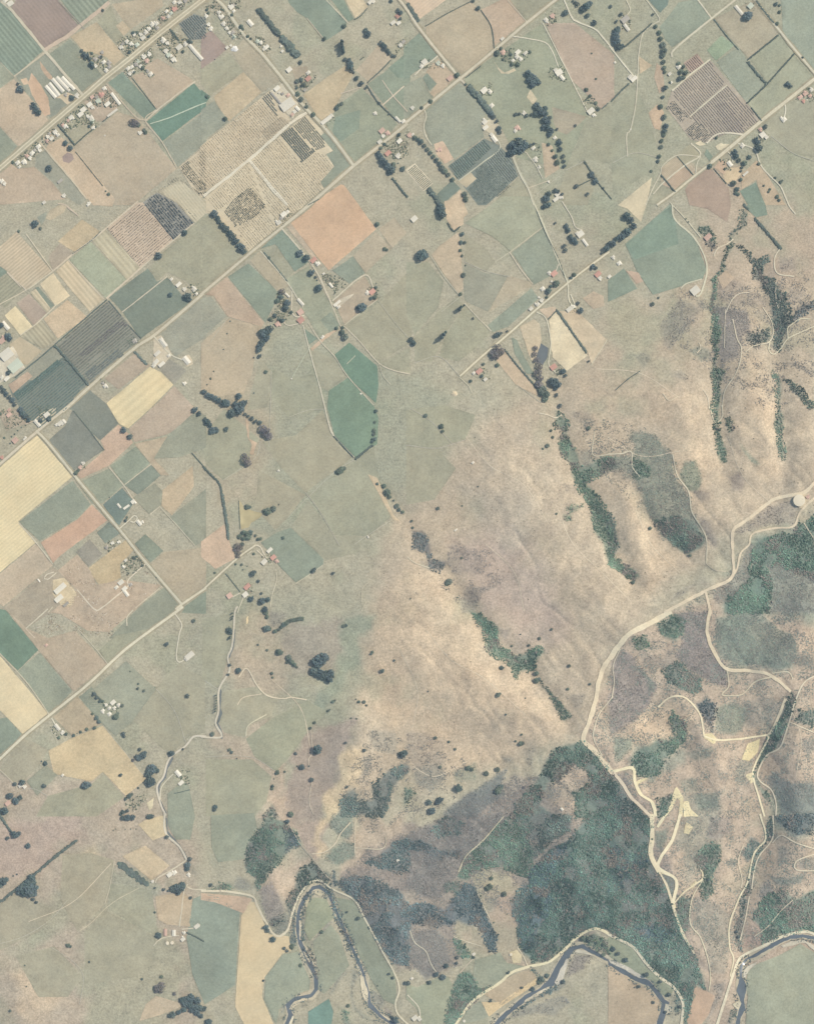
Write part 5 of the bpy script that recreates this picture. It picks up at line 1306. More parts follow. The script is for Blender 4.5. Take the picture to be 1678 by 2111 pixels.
H 50 3 bushy row beside the tan square paddock : 995,405 1090,480 1200,562
H 12 4 dark hedge from the round yard farm : 1535,965 1610,1000 1680,1040
T trees at the hedge end of the lower left farm|d : 135,155,32 115,150,20 160,150,20 70,190,16 95,130,10 240,250,22
T trees at the left edge below the farm|d : 30,540,36 10,570,26 60,530,22 115,500,8 145,488,8
T trees in the triangular dark plantation|d : 270,510,34 280,540,30 240,560,36 200,590,38 250,600,44 290,590,36 210,630,38 260,640,34 170,620,30 290,640,26 280,690,16 305,715,14
T trees at the bend above the tan paddock|d : 1020,20,20 1060,20,26 1100,15,22 1235,10,24 1260,10,18 1380,180,18
T trees around the stream farm junction|d : 1570,360,18 1550,410,24 1548,440,20 1430,600,26 1460,590,30 1500,590,34 1510,570,26 1475,630,24 1440,620,20 1390,622,10 1280,600,10 1355,610,14 1575,680,14
T bushes on the open lower pasture|g : 1280,800,10 565,1072,18 585,1082,12 740,1208,10 210,1238,8 222,1412,8 90,1612,12 1335,1330,14 1175,1350,12
T trees left of the tank farm|d : 1310,985,24 1320,1000,18
T grey trees beside the bottom grove|p : 1300,1420,28 1340,1400,30 1330,1440,24 1290,1450,16 1440,1470,16
T trees in the dark bottom grove|d : 1510,1520,28 1545,1510,26 1580,1500,34 1630,1520,28 1530,1550,26 1570,1560,30 1610,1580,34 1650,1580,30 1630,1620,28 1590,1600,24 1520,1600,22 1480,1620,20 1430,1640,28 1400,1650,16 1660,1650,20
T tiny bushes in the row by the bend|g : 937,125,6 1035,118,6 1080,115,7 1125,115,6 955,115,6
B buildings at the stream road junction : 1400,490,36,28,w 1440,475,34,24,w 1555,490,24,22,w 1260,545,20,14,w
B sheds of the tank farm : 1436,970,42,24,w,v 1365,965,48,22,k,v 1520,970,22,18,w 1510,1022,30,24,w 1625,915,38,26,w
K pale water tank, left of the farm pair : 1382,1055,14
K pale water tank, right of the farm pair : 1420,1052,14
@ 420 1690
F hay_field 214,197,162 : 310,790 382,672 430,680 500,850 540,940 700,960 720,1080 650,1100 500,1300 480,1450 580,1690 340,1690 260,1540
F paddock 201,178,154 : -20,605 330,632 400,652 330,770 100,680 -20,660
F paddock 165,170,146 : 852,660 920,640 1010,652 1080,800 1010,860 870,1000 832,900
F paddock 161,166,143 : 902,1000 1050,862 1120,960 1200,1200 1000,1430 942,1400 932,1180
F paddock 161,168,146 : 652,1110 780,1082 820,1200 880,1320 870,1400 780,1430 622,1560 600,1690 500,1480 512,1290
F paddock 159,166,143 : 1092,640 1230,662 1330,830 1450,1080 1580,1290 1590,1530 1480,1480 1362,1280 1232,1010 1112,750
F crop_field 124,156,142 : 862,1580 1030,1472 1070,1580 1050,1700 862,1700
F paddock 159,165,143 : 60,-10 420,-30 440,60 350,220 340,320 120,350 70,230
W river 92,104,112 : 660,1700 690,1600 670,1520 740,1460 880,1430 905,1390 905,1300 850,1180 800,1080 770,1000 755,870 765,750 815,640 890,545 960,530 1040,590 1095,720 1165,880 1215,1000 1275,1130 1325,1250 1365,1400 1385,1510 1455,1585 1560,1645 1620,1700 1560,1700 1440,1625 1355,1540 1335,1400 1295,1260 1245,1140 1185,1010 1135,890 1065,730 1020,620 950,570 905,580 850,660 800,760 795,870 810,990 845,1070 895,1170 945,1300 950,1400 890,1460 760,1490 715,1540 745,1610 720,1700
F gravel_bar 212,202,178 : 785,830 800,820 805,900 802,990 790,980
F gravel_bar 208,198,172 : 700,1560 740,1500 830,1465 880,1470 800,1500 740,1550
F gravel_bar 210,200,174 : 1285,1285 1315,1290 1355,1420 1350,1500 1320,1480 1300,1400
F gravel_bar 206,196,168 : 905,600 950,570 995,610 950,625
F gravel_bar 208,198,172 : 820,1080 840,1090 880,1170 865,1170
F gravel_bar 212,204,178 : 700,1690 730,1610 745,1620 720,1690
F gravel_bar 208,198,172 : 1440,1580 1540,1640 1570,1665 1520,1650
F gravel_bar 206,196,166 : 840,660 875,655 850,720 835,710
R river_road 18 214,202,172 : -20,585 200,590 400,630 440,700 490,800 520,850 560,920 620,958 690,910 720,810 740,740
R river_road 14 216,206,176 : 740,740 790,620 850,540 880,512 960,500 1060,570 1240,660 1330,820 1430,1000 1480,1100 1580,1280 1610,1400 1580,1510 1600,1600 1700,1700
R hill_track 8 214,200,170 : 890,280 990,265 1080,200 1130,110 1210,20
R hill_track 6 206,194,166 : 1250,0 1245,220 1250,290
R hill_track 6 206,194,166 : 1250,230 1450,240 1500,200 1500,140
R farm_track 7 190,180,158 : 690,10 800,200 890,310 1030,480
S bush 94,114,106 1 : 380,180 520,0 670,10 760,130 790,200 690,280 560,420 500,520 430,580 440,480 360,420 350,260
S bush 84,98,106 1 : 680,60 770,150 790,200 690,270 680,180
S scrub 114,113,110 .8 : 370,200 440,240 500,260 430,400 370,420 350,300
S scrub 116,112,110 .7 : 470,560 560,520 660,690 680,750 640,830 540,830 480,720
S bush 92,106,104 .9 : 540,860 560,820 650,790 640,850 580,880
S scrub 112,118,110 .8 : 620,860 700,740 720,800 690,900 620,950 560,920
S bush 94,110,106 1 : 780,440 880,340 1030,480 1000,520 880,510 800,600 730,740 690,690 740,540
S bush 86,102,108 1 : 1040,480 1070,420 1090,540 1060,560
S bush 86,100,106 1 : 1100,500 1250,450 1420,500 1600,580 1690,700 1690,1190 1560,1180 1440,1010 1320,800 1250,660 1130,560
S bush 88,104,108 1 : 1330,350 1430,300 1480,250 1600,180 1690,160 1690,430 1600,440 1480,400
S scrub 100,116,108 .85 : 1240,-20 1240,110 1200,160 1100,110 1050,60 1060,-20
S scrub 104,120,108 .85 : 980,290 1160,180 1240,200 1230,310 1080,370
S scrub 122,114,108 .5 : 1290,380 1420,400 1600,450 1690,440 1690,600 1600,580 1420,490 1280,440
S scrub 110,114,108 .6 : 250,560 290,480 360,500 420,590 300,590
S bush 98,120,108 .9 : 40,560 120,530 240,540 240,570 100,580
S bush 86,100,104 .9 : 730,740 760,760 740,900 770,1040 720,1040 720,860
S bush 88,102,104 .9 : 820,640 870,580 890,620 830,740 810,830 830,1000 815,990 800,800
S bush 86,100,106 .9 : 1040,700 1075,720 1160,900 1230,1050 1290,1180 1280,1200 1180,1010 1120,880
S bush 88,104,106 .9 : 1010,560 1050,590 1110,720 1180,880 1165,880 1090,740
S bush 90,106,106 .8 : 830,1050 880,1060 920,1180 945,1290 925,1300 870,1180
S scrub 94,106,104 .7 : 640,1500 740,1440 750,1470 680,1530 640,1600
S scrub 108,112,106 .6 : 870,1010 980,900 1010,840 1060,850 980,940 890,1030
S scrub 104,112,106 .6 : 1030,1420 1110,1290 1200,1220 1120,1330 1050,1430
S scrub 104,112,106 .6 : 1240,1220 1270,1280 1240,1400 1250,1560 1350,1640 1440,1690 1400,1690 1240,1580 1220,1440
S scrub 104,108,106 .6 : 1390,1420 1470,1440 1490,1500 1440,1560 1380,1500
S scrub 120,112,108 .6 : 1500,1520 1560,1600 1530,1620 1470,1560
S bush 96,118,108 .8 : 1145,1570 1190,1600 1190,1700 1160,1700
S scrub 112,116,106 .5 : 780,1550 900,1460 930,1470 830,1540
T trees in the flat right of the river loop|d : 1275,810,16 1180,757,10 1527,1267,12 1560,1297,14 1432,1367,8 1665,1340,16 1550,1620,14 1580,1640,26
T trees along the river road's hay field bend|d : 575,980,24 515,880,24 530,910,18 65,535,16 495,1322,10 665,1055,14 690,1075,14
T trees on the inner river bank|g : 730,1040,22 975,920,16 800,1195,16 1190,1530,16 860,520,18 690,10,20d
T trees at the bottom left of the river|d : 10,1550,22 45,1660,28
B small hut below the forested hill : 1600,335,18,12,w
@ 840 1690
F paddock 166,170,148 : -10,1350 80,1380 240,1300 330,1290 380,1370 330,1560 290,1690 120,1690 80,1560 -10,1470
F paddock 163,168,145 : 640,1130 760,1090 820,1180 1000,1210 850,1260 760,1340 690,1370 580,1390 540,1280 560,1150
F paddock 190,176,151 : 1010,1230 1070,1300 860,1460 780,1530 620,1430 860,1280
F paddock 212,192,155 : 850,1440 1060,1300 1080,1340 800,1520 670,1620 610,1500 770,1500
F paddock 164,168,146 : 500,1560 600,1490 670,1620 600,1650 420,1690
F yard 212,200,166 : 840,1090 900,1070 940,1110 930,1180 870,1180
R river_road 22 222,210,172 : 385,1700 520,1510 620,1430 760,1340 850,1260 990,1210 1160,1170 1300,1060 1400,960 1520,900 1600,910 1700,968
R farm_track 9 216,204,174 : 905,1050 950,1120 990,1205
R driveway 9 214,204,178 : 0,1440 90,1540 105,1640
R hill_track 6 206,198,172 : 20,910 60,1010 150,1080 190,1180 235,1250
R hill_track 6 206,196,168 : 570,590 640,740 680,820
R hill_track 6 206,196,168 : 380,960 480,1000 610,1040
R hill_track 9 200,190,160 : 790,0 620,170 480,300 420,430
R farm_track 8 206,192,166 : 430,1260 540,1140
W river 88,98,108 : 690,1700 740,1630 850,1540 960,1440 1090,1380 1170,1300 1230,1180 1290,1090 1350,1040 1440,1020 1560,1090 1700,1180 1700,1200 1560,1125 1430,1060 1370,1075 1320,1150 1270,1260 1200,1370 1110,1420 990,1480 880,1570 790,1650 740,1700
F gravel_bar 212,206,188 : 1210,1340 1250,1240 1310,1140 1325,1150 1300,1250 1270,1330 1225,1370
F gravel_bar 212,204,182 : 1372,1085 1400,1065 1460,1070 1530,1120 1460,1105
F gravel_bar 210,202,178 : 960,1490 1080,1410 1170,1370 1160,1390 1050,1450 970,1500
F gravel_bar 208,200,176 : 1560,1080 1640,1110 1690,1150 1690,1165 1600,1120
S scrub 108,108,106 .8 : -10,170 180,20 440,-10 860,-10 700,90 600,200 480,300 410,450 250,650 -10,560
S bush 86,102,108 1 : -10,170 140,180 260,260 430,260 420,310 270,330 120,250 -10,240
S bush 92,108,108 .8 : 200,60 320,0 460,30 430,100 300,140 240,140
S bush 100,122,112 1 : 860,-10 1000,110 1030,280 1020,430 980,480 850,420 760,380 640,400 500,480 420,470 480,310 600,210 700,100
S bush 94,108,106 1 : 860,-10 1330,-10 1340,80 1150,200 1060,310 1030,290 960,140
S bush 96,120,114 1 : 1030,430 1160,260 1330,180 1480,-10 1690,-10 1690,900 1510,890 1400,950 1300,1050 1150,1160 1040,1170 940,1060 900,930 920,800 960,700 1000,540
S bush 84,102,110 1 : 1010,420 1180,260 1330,180 1250,330 1160,500 1180,650 1140,800 1060,900 1060,1040 960,1070 910,930 920,800 960,700 1000,540
S bush 84,100,108 1 : -10,720 150,680 300,740 330,700 430,600 460,520 540,540 600,680 680,870 740,960 720,1100 680,1080 560,860 430,830 340,870 300,850 240,880 60,840 -10,850
S scrub 104,106,104 .75 : -10,960 100,900 220,900 300,1020 360,1160 300,1240 120,1310 50,1210 -10,1050
S bush 100,122,112 1 : 340,1500 410,1290 480,1260 540,1290 570,1390 700,1370 560,1480 420,1640 380,1700 300,1700
S bush 96,120,110 1 : 385,980 420,970 530,1140 480,1130 420,1090
S bush 98,120,108 .7 : 1440,960 1530,930 1690,1010 1690,1130 1540,1060 1450,1020
S scrub 100,106,106 .4 : 800,1640 980,1540 1280,1440 1330,1500 1200,1600 1000,1600 850,1640
S scrub 120,116,112 .8 : 1390,1120 1520,1130 1450,1220 1310,1290 1320,1200
S bush 94,110,106 .8 : 1010,1210 1050,1240 1090,1300 1070,1310
S bush 84,100,106 .8 : 1180,1380 1290,1330 1210,1400 1050,1470 960,1540 940,1530 1060,1440
S scrub 116,112,108 .8 : 1310,1090 1380,1030 1300,1120 1200,1310 1160,1330 1230,1180
S bush 86,104,106 .9 : 880,640 940,540 1000,540 960,640 900,800 860,780
S bush 96,110,106 .9 : 300,520 430,520 430,600 390,620 370,580 310,600
S scrub 106,116,106 .5 : 640,650 760,640 700,760 650,760
S scrub 118,114,110 .4 : 100,820 300,860 380,960 340,980 220,880
T bushes in the forest clearings|g : 605,625,8 690,480,18 660,560,24 680,545,22 710,845,8 850,665,8 885,640,8 820,775,7 795,610,22
T trees in the valley above the river road|d : 830,1255,14 545,1130,12 410,1130,16 405,1175,14 320,1200,20 290,1290,24 240,1270,20 180,1335,18 10,1340,18
T trees along the middle river bank|d : 940,1380,12 1030,1390,20 1100,1310,26g 1085,1330,20g 1150,1280,20g 1280,1330,18 685,1485,14
T trees between the river road and river|g : 1445,975,22 1500,980,26 1530,960,22 1610,1025,16 1560,1010,14 1610,1110,16
B buildings at the valley farm by the river : 60,1630,40,30,w 100,1640,24,22,w 35,1305,20,16,w 465,1655,16,12,w 545,1105,22,16,w
K round pale tank on the yard above the river road : 850,1108,12
@ 1258 1690
F paddock 168,172,152 : 1110,1700 1130,1450 1110,1370 1130,1250 1200,1190 1400,1110 1560,1020 1690,1100 1760,1300 1760,1700
F bare_soil 200,176,152 : 690,1370 780,1410 860,1450 800,1620 740,1690 620,1690 670,1500
F paddock 192,176,152 : -20,1200 60,1230 200,1340 310,1390 410,1490 400,1600 370,1690 -20,1690
F paddock 164,170,148 : 20,960 180,1060 300,1220 420,1310 520,1400 480,1460 420,1440 330,1320 200,1280 80,1180 -20,1130 -20,970
R ridge_track 34 220,208,172 : 345,-20 340,130 335,300 400,430
R ridge_track 18 216,204,170 : 400,430 470,560 510,700 560,850 610,970 690,1105
R ridge_track 24 222,212,174 : 440,0 385,60
R ridge_track 26 222,212,176 : 575,-20 500,180 410,310 400,400 520,470 545,550 510,690
R hill_track 11 218,206,170 : 520,690 600,600 680,540 750,490 755,430 735,410
R hill_track 8 212,202,170 : 760,490 670,650 655,850 740,970 800,1150 822,1300 808,1410
R hill_track 14 212,202,170 : 1230,-20 1275,150 1180,280 1130,500 1060,640 980,860 980,1050 1010,1140 985,1290
R valley_road 10 212,200,172 : 1335,-10 1332,150 1220,300 1180,430 1160,570
R hill_track 9 212,200,172 : 1140,630 1112,800 1065,990
R river_road 22 218,208,178 : 1720,965 1678,942 1600,920 1440,950 1270,1030 1100,1112 1040,1180 960,1420 870,1700
R hill_track 8 214,202,174 : 1330,190 1390,130 1440,140 1530,190 1700,245
R hill_track 9 212,200,172 : 1700,275 1580,315 1520,350 1530,412 1700,420
R river_road 22 214,204,176 : -20,940 80,990 190,1052 300,1190 400,1290 520,1380 590,1490 592,1600 578,1700
R hill_track 7 208,196,168 : 1090,210 1050,340 1080,480 1075,560
R hill_track 6 208,196,168 : 1180,960 1290,880 1400,750 1500,660
F bare_soil 220,208,170 : 410,410 480,440 520,470 480,465 420,440
F bare_soil 220,208,170 : 500,690 530,690 540,720 510,740
F bare_soil 222,210,172 : 620,20 680,60 640,120 600,110
F bare_soil 218,206,170 : 655,540 700,500 720,520 670,570
W river 82,94,110 : 1700,1000 1580,972 1480,985 1350,1045 1200,1130 1130,1160 1095,1200 1085,1290 1120,1360 1120,1420 1100,1480 1110,1560 1080,1620 1060,1700 1020,1700 1040,1600 1060,1480 1035,1410 1040,1370 1060,1300 1050,1210 1090,1150 1200,1085 1350,1000 1480,945 1580,940 1700,960
W river 82,94,110 : -20,1145 60,1190 200,1280 320,1320 390,1400 450,1480 490,1500 470,1560 430,1700 370,1700 400,1590 420,1510 370,1440 310,1370 200,1330 50,1240 -20,1200
F gravel_bar 214,208,190 : -20,1150 40,1165 150,1210 200,1250 310,1310 230,1300 120,1235 0,1180
F gravel_bar 212,206,186 : 1090,1290 1095,1240 1130,1200 1210,1165 1180,1200 1140,1240 1110,1300
F gravel_bar 212,204,182 : 1400,1030 1480,1000 1580,985 1640,1010 1690,1050 1690,1090 1600,1010 1500,1030 1420,1050
F gravel_bar 208,200,174 : 1000,1520 1060,1480 1075,1510 1050,1570
F gravel_bar 206,200,178 : 450,1510 490,1520 500,1570 460,1600 440,1580
S bush 94,116,110 1 : -10,-10 330,-10 330,300 390,440 500,700 600,950 700,1130 720,1250 780,1400 690,1370 670,1500 620,1700 600,1480 520,1370 400,1280 300,1180 190,1040 -10,940
S bush 84,100,108 1 : -10,200 120,260 300,330 200,480 100,560 -10,600
S scrub 106,112,108 .8 : 60,560 240,420 380,470 460,640 380,720 260,700 120,760
S bush 80,98,106 1 : 200,880 420,860 540,940 440,1000 260,980
S scrub 106,122,110 .85 : 395,110 480,80 470,190 420,260 380,220 380,100
S bush 102,122,112 1 : 690,310 820,180 910,220 890,350 830,470 840,600 760,660 720,560 770,450
S scrub 100,116,108 .85 : 400,440 510,480 540,560 500,660 440,540
S bush 100,118,110 .9 : 560,640 660,630 645,850 600,930 540,800
S bush 84,98,104 1 : 1340,-10 1690,-10 1690,100 1540,120 1420,40
S bush 100,124,114 1 : 1250,640 1400,560 1520,640 1690,590 1690,920 1600,910 1440,940 1260,1010 1230,900 1170,820
S scrub 104,112,108 .6 : 1390,220 1470,240 1460,350 1380,380
S scrub 98,112,106 .8 : 1330,460 1600,440 1560,510 1340,510
S scrub 108,116,108 .4 : 700,700 800,680 1000,800 960,1250 830,1250 780,1000 680,880
S scrub 116,112,110 .5 : 810,0 1000,0 1000,100 880,150 800,120
S scrub 104,116,108 .7 : 950,340 1040,310 1050,380 980,380
S bush 88,106,106 .9 : 1160,150 1240,200 1170,280 1120,340 1080,260
S bush 92,108,106 .9 : 1310,0 1330,40 1310,160 1230,260 1180,390 1150,480 1140,600 1080,640 1150,430 1190,290 1290,160
S bush 86,104,104 .9 : 1060,650 1110,660 1080,820 1060,920 1080,1080 1040,1020 1020,900 1060,800
S scrub 100,106,106 .7 : 1200,560 1290,490 1330,560 1250,640 1200,620
S scrub 112,114,110 .6 : 820,1380 940,1320 900,1480 790,1640 760,1690 860,1450
S scrub 110,114,110 .5 : 680,640 780,660 760,720 700,720
S bush 90,108,106 .8 : 530,1420 570,1480 580,1560 540,1600 530,1500
S scrub 102,110,106 .4 : 1540,330 1678,310 1678,400 1560,390
S bush 100,112,108 .7 : 1010,1560 1040,1580 1010,1690 960,1690
S scrub 112,116,108 .5 : 1260,1290 1360,1300 1300,1340
T trees on the flat inside the river bend|d : 60,1097,18 20,1060,20 125,1150,20 290,1270,22 410,1330,16 235,1370,16 350,1500,14 480,1435,18 570,1535,14 195,1380,8 450,1580,14
T trees on the right hill slopes|d : 800,490,12 1035,920,14 1050,960,16
'''

# ------------------------------------------------------------------ read the survey notes
TS = 3.995
REC = []
ox = oy = 0
for ln in DATA.strip().split('\n'):
    ln = ln.strip()
    if not ln: continue
    if ln[0] == '@': ox, oy = (float(v) for v in ln[1:].split()); continue
    head, body = ln.rsplit(' : ', 1); items = body.split()
    REC.append((head[0], head[1:].strip(), [i.split(',') for i in items], ox, oy))
def pts(it, ox, oy): return [(ox + float(i[0]) / TS, oy + (float(i[1]) - (28 if oy == 1690 and float(i[1]) <= 0 else 0)) / TS) for i in it]
ALONG, CROSS = math.radians(40.0), math.radians(-50.0)     # the two street directions
DIRS = {'a': ALONG, 'c': CROSS, 'v': math.pi / 2}

# ------------------------------------------------------------------ terrain with its grass, dry grass and earth tones, and one hollow's painted shade
G = np.zeros(MX.shape + (3,)); G[:] = lin(film((180, 175, 154)))
SOFT = [
 ((194,178,152), 60, [(1160,780),(1250,640),(1420,590),(1800,430),(1800,1000),(1500,1100),(1300,1300),(1200,1520),(1000,1600),(840,1650),(700,1640),(740,1400),(740,1250),(800,1100),(860,1000),(1000,860)]),
 ((188,170,149), 25, [(1200,1520),(1300,1300),(1480,1210),(1800,1000),(1800,2000),(1500,2300),(1400,1900)]),
 ((163,168,146), 40, [(560,640),(700,720),(860,780),(940,800),(860,950),(800,1050),(620,1120),(520,1100),(560,900)]),
 ((180,170,149), 40, [(430,800),(540,760),(560,900),(540,1040),(470,1060),(440,930)]),
 ((205,187,156), 50, [(760,1250),(860,1150),(930,1230),(1000,1350),(1100,1420),(1180,1500),(1000,1600),(860,1560),(760,1440)]),
 ((190,174,157), 45, [(930,1120),(1050,1080),(1120,1180),(1180,1290),(1080,1330),(980,1240)]),
 ((182,174,153), 40, [(960,1020),(1060,980),(1110,1040),(1060,1120),(980,1100)]),
 ((170,170,148), 25, [(1250,600),(1330,640),(1400,600),(1420,640),(1380,700),(1300,740),(1240,700)]),
 ((168,170,150), 20, [(1100,-200),(1900,-200),(1900,330),(1560,380),(1500,320),(1290,480),(1150,480),(1070,300)]),
 ((193,177,152), 20, [(1400,330),(1520,350),(1560,420),(1800,430),(1800,560),(1450,600),(1440,450)]),
 ((172,171,150), 15, [(1590,300),(1800,220),(1800,430),(1650,440)]),
 ((166,167,146), 50, [(380,1260),(600,1200),(760,1230),(740,1400),(650,1600),(430,1680),(400,1500)]),
 ((192,176,150), 35, [(480,1270),(560,1260),(600,1400),(520,1450),(470,1400)]),
 ((190,174,150), 35, [(440,1500),(560,1480),(600,1560),(560,1640),(450,1600)]),
 ((164,157,142), 14, [(570,1290),(700,1270),(715,1300),(690,1370),(620,1390),(580,1360)]),  # shaded hollow: its shade is painted into the ground colour
 ((150,160,140), 14, [(700,1290),(760,1270),(740,1340),(690,1440),(650,1480),(640,1450),(690,1380)]),
 ((172,157,144), 10, [(595,1630),(643,1495),(728,1485),(707,1550),(690,1625),(660,1690),(592,1690)]),
 ((186,169,150), 10, [(592,1690),(660,1690),(700,1710),(640,1768)]),
 ((214,195,157), 9, [(707,1550),(748,1540),(752,1590),(730,1620),(700,1680),(655,1760),(640,1755),(672,1680),(686,1630)]),
 ((204,184,153), 10, [(560,1650),(600,1640),(590,1690),(596,1660)]),
 ((185,172,151), 40, [(-300,1570),(240,1600),(400,1700),(400,2400),(-300,2400)]),
 ((166,168,147), 30, [(180,1850),(240,1850),(330,1900),(400,1990),(330,2130),(170,2130),(170,1960)]),
 ((203,185,154), 22, [(30,2010),(120,1980),(140,2060),(60,2120)]),
 ((201,184,151), 16, [(130,1760),(190,1755),(220,1800),(135,1830)]),
 ((184,167,150), 25, [(-100,1690),(150,1690),(170,1740),(60,1800),(-100,1830)]),
 ((166,168,147), 25, [(75,1870),(130,1840),(180,1800),(200,1830),(140,1920),(60,1960),(50,1920)]),
 ((160,166,144), 20, [(240,1770),(290,1800),(330,1830),(300,1870),(220,1860)]),
 ((165,168,146), 25, [(430,1700),(520,1680),(520,1730),(470,1790),(430,1760)]),
 ((194,176,152), 18, [(590,1560),(560,1650),(540,1680),(600,1700)]),
 ((192,174,151), 20, [(540,1810),(590,1790),(630,1750),(640,1760),(600,1860),(560,1900)]),
 ((194,177,153), 20, [(690,1760),(760,1690),(850,1680),(840,1730),(760,1790),(700,1810)]),
 ((156,146,136), 14, [(700,1800),(770,1740),(900,1690),(1060,1600),(1130,1600),(1180,1560),(1290,1600),(1350,1700),(1420,1900),(1440,2000),(1330,1960),(1230,1910),(1170,1950),(1090,1980),(1060,1900),(960,1820),(930,1870),(960,1990),(900,2000),(820,2000),(760,1900)]),
 ((164,164,146), 40, [(1480,1230),(1560,1120),(1690,1080),(1690,1260),(1600,1280),(1520,1380)]),
 ((146,157,140), 18, [(1500,1180),(1560,1110),(1690,1070),(1690,1300),(1560,1260),(1490,1330)]),
 ((152,158,142), 14, [(1310,1540),(1400,1520),(1400,1580),(1340,1620),(1290,1590)]),
 ((154,160,142), 20, [(1480,1270),(1600,1290),(1640,1380),(1500,1380)]),
 ((156,158,142), 20, [(1420,1640),(1500,1640),(1480,1760),(1420,1820),(1400,1740)]),
 ((150,158,142), 20, [(1590,1640),(1690,1620),(1690,1720),(1610,1720)]),
 ((190,172,150), 20, [(960,1930),(1010,1850),(1060,1800),(1070,1900),(1090,1990),(1040,2000)]),
 ((184,180,150), 15, [(965,1820),(1010,1795),(1050,1800),(1060,1850),(1000,1860)]),
 ((194,178,152), 15, [(1140,1560),(1200,1590),(1230,1610),(1190,1670),(1140,1670),(1130,1620)]),
 ((205,186,156), 15, [(1310,1480),(1380,1440),(1430,1470),(1430,1540),(1380,1560),(1300,1540)]),
 ((196,178,153), 25, [(1540,1300),(1600,1260),(1690,1290),(1690,1370),(1600,1340)]),
 ((184,162,146), 20, [(1570,1850),(1600,1830),(1580,1950),(1540,1950)]),
 ((205,187,156), 25, [(1440,830),(1460,950),(1430,1080),(1400,1000),(1380,900)]),
 ((205,187,156), 25, [(1540,740),(1600,840),(1610,1000),(1560,960),(1530,860)]),
 ((200,184,155), 30, [(1180,800),(1300,790),(1420,800),(1380,860),(1240,870)]),
 ((204,186,155), 30, [(1290,1000),(1330,1080),(1390,1180),(1330,1230),(1290,1120)]),
]
wx = MX + (fbm(MX, MY, 40, 31, 4) - .5) * 60; wy = MY + (fbm(MX, MY, 40, 41, 4) - .5) * 60
def blend(poly, col, feather, strength=1.0, warp=1.0):
    xs = [p[0] for p in poly]; ys = [p[1] for p in poly]; m = feather + 40
    i0, i1 = np.searchsorted(GX, [min(xs) - m, max(xs) + m]); j0, j1 = np.searchsorted(GY, [min(ys) - m, max(ys) + m])
    if i1 <= i0 or j1 <= j0: return
    sl = (slice(j0, j1), slice(i0, i1))
    X = MX[sl] + (wx[sl] - MX[sl]) * warp; Y = MY[sl] + (wy[sl] - MY[sl]) * warp
    t = np.clip(sdf(X, Y, poly) / feather * .5 + .5, 0, 1); t = t * t * (3 - 2 * t) * strength
    G[sl] = G[sl] * (1 - t[..., None]) + lin(col) * t[..., None]
def to_map(poly):
    a_ = np.array(poly); x, y = ground_pt(a_[:, 0], a_[:, 1]); return list(zip(x, y))
for c, f, poly in SOFT: blend(to_map(poly), np.array(film(c, .86 if c[0] > 180 else None)) + ((1, -1, 1) if c[0] > 180 else (2, 1, 0)), f * .7, .8 if f < 20 else .68)
# dry crests and greener hollows on the grazed hills
hillm = np.clip(GZ / 20, 0, 1)
dry = fbm(MX + 500, MY, 55, 61, 4); dr2 = fbm(MX, MY * .6 + MX * .5, 24, 66, 3)
k = (np.clip((dry - .5) * 5, -1, 1) * .5 + np.clip((dr2 - .5) * 4, -1, 1) * .45) * (.35 + .65 * hillm)
G *= 1 + .085 * np.clip(hillm * 1.5, 0, 1)[..., None]
fn = np.clip((fbm(MX + MY * .4, MY * .55 - MX * .2, 15, 191, 4) - .5) * 4, -1, 1) * hillm
G *= (1 + k[..., None] * np.array([.10, .095, .08]) + fn[..., None] * np.array([.09, .085, .07]))
gr = np.clip((fbm(MX, MY, 70, 71, 4) - .56) * 6, 0, 1)[..., None] * .35 * (1 - .8 * hillm[..., None])
G = G * (1 - gr) + lin((156, 164, 143)) * gr
for kd, hd, it, ox, oy in REC:
    if kd == 'S':
        nm, cs, dn = hd.split(); c = np.array(parse_col(cs, .86)); dn = float(dn)
        blend(to_map(pts(it, ox, oy)), np.minimum(c + (13 if nm == 'scrub' else 4), 200), 4.5, min(.95, .15 + dn * .65), .3)
    elif kd == 'G':
        blend(to_map(pts(it, ox, oy)), (168, 168, 148), 6, .5, .2)
ny, nx = MX.shape
Gc = np.clip(HZ(G) / EXPO, .01, .8)
idx = np.arange(nx * ny).reshape(ny, nx)
F = np.stack([idx[:-1, :-1], idx[1:, :-1], idx[1:, 1:], idx[:-1, 1:]], 2).reshape(-1, 4)
V = np.stack([(MX - CX) * U, (CY - MY) * U, GZ * U], 2).reshape(-1, 3)
link('terrain', mesh_np('terrain', V, F, ground_mat('hill_pasture', 1.6, .8, .2, None, .04), Gc.reshape(-1, 3), True), kind='structure', label='rolling pasture land with dry grass hills and flat farmland')

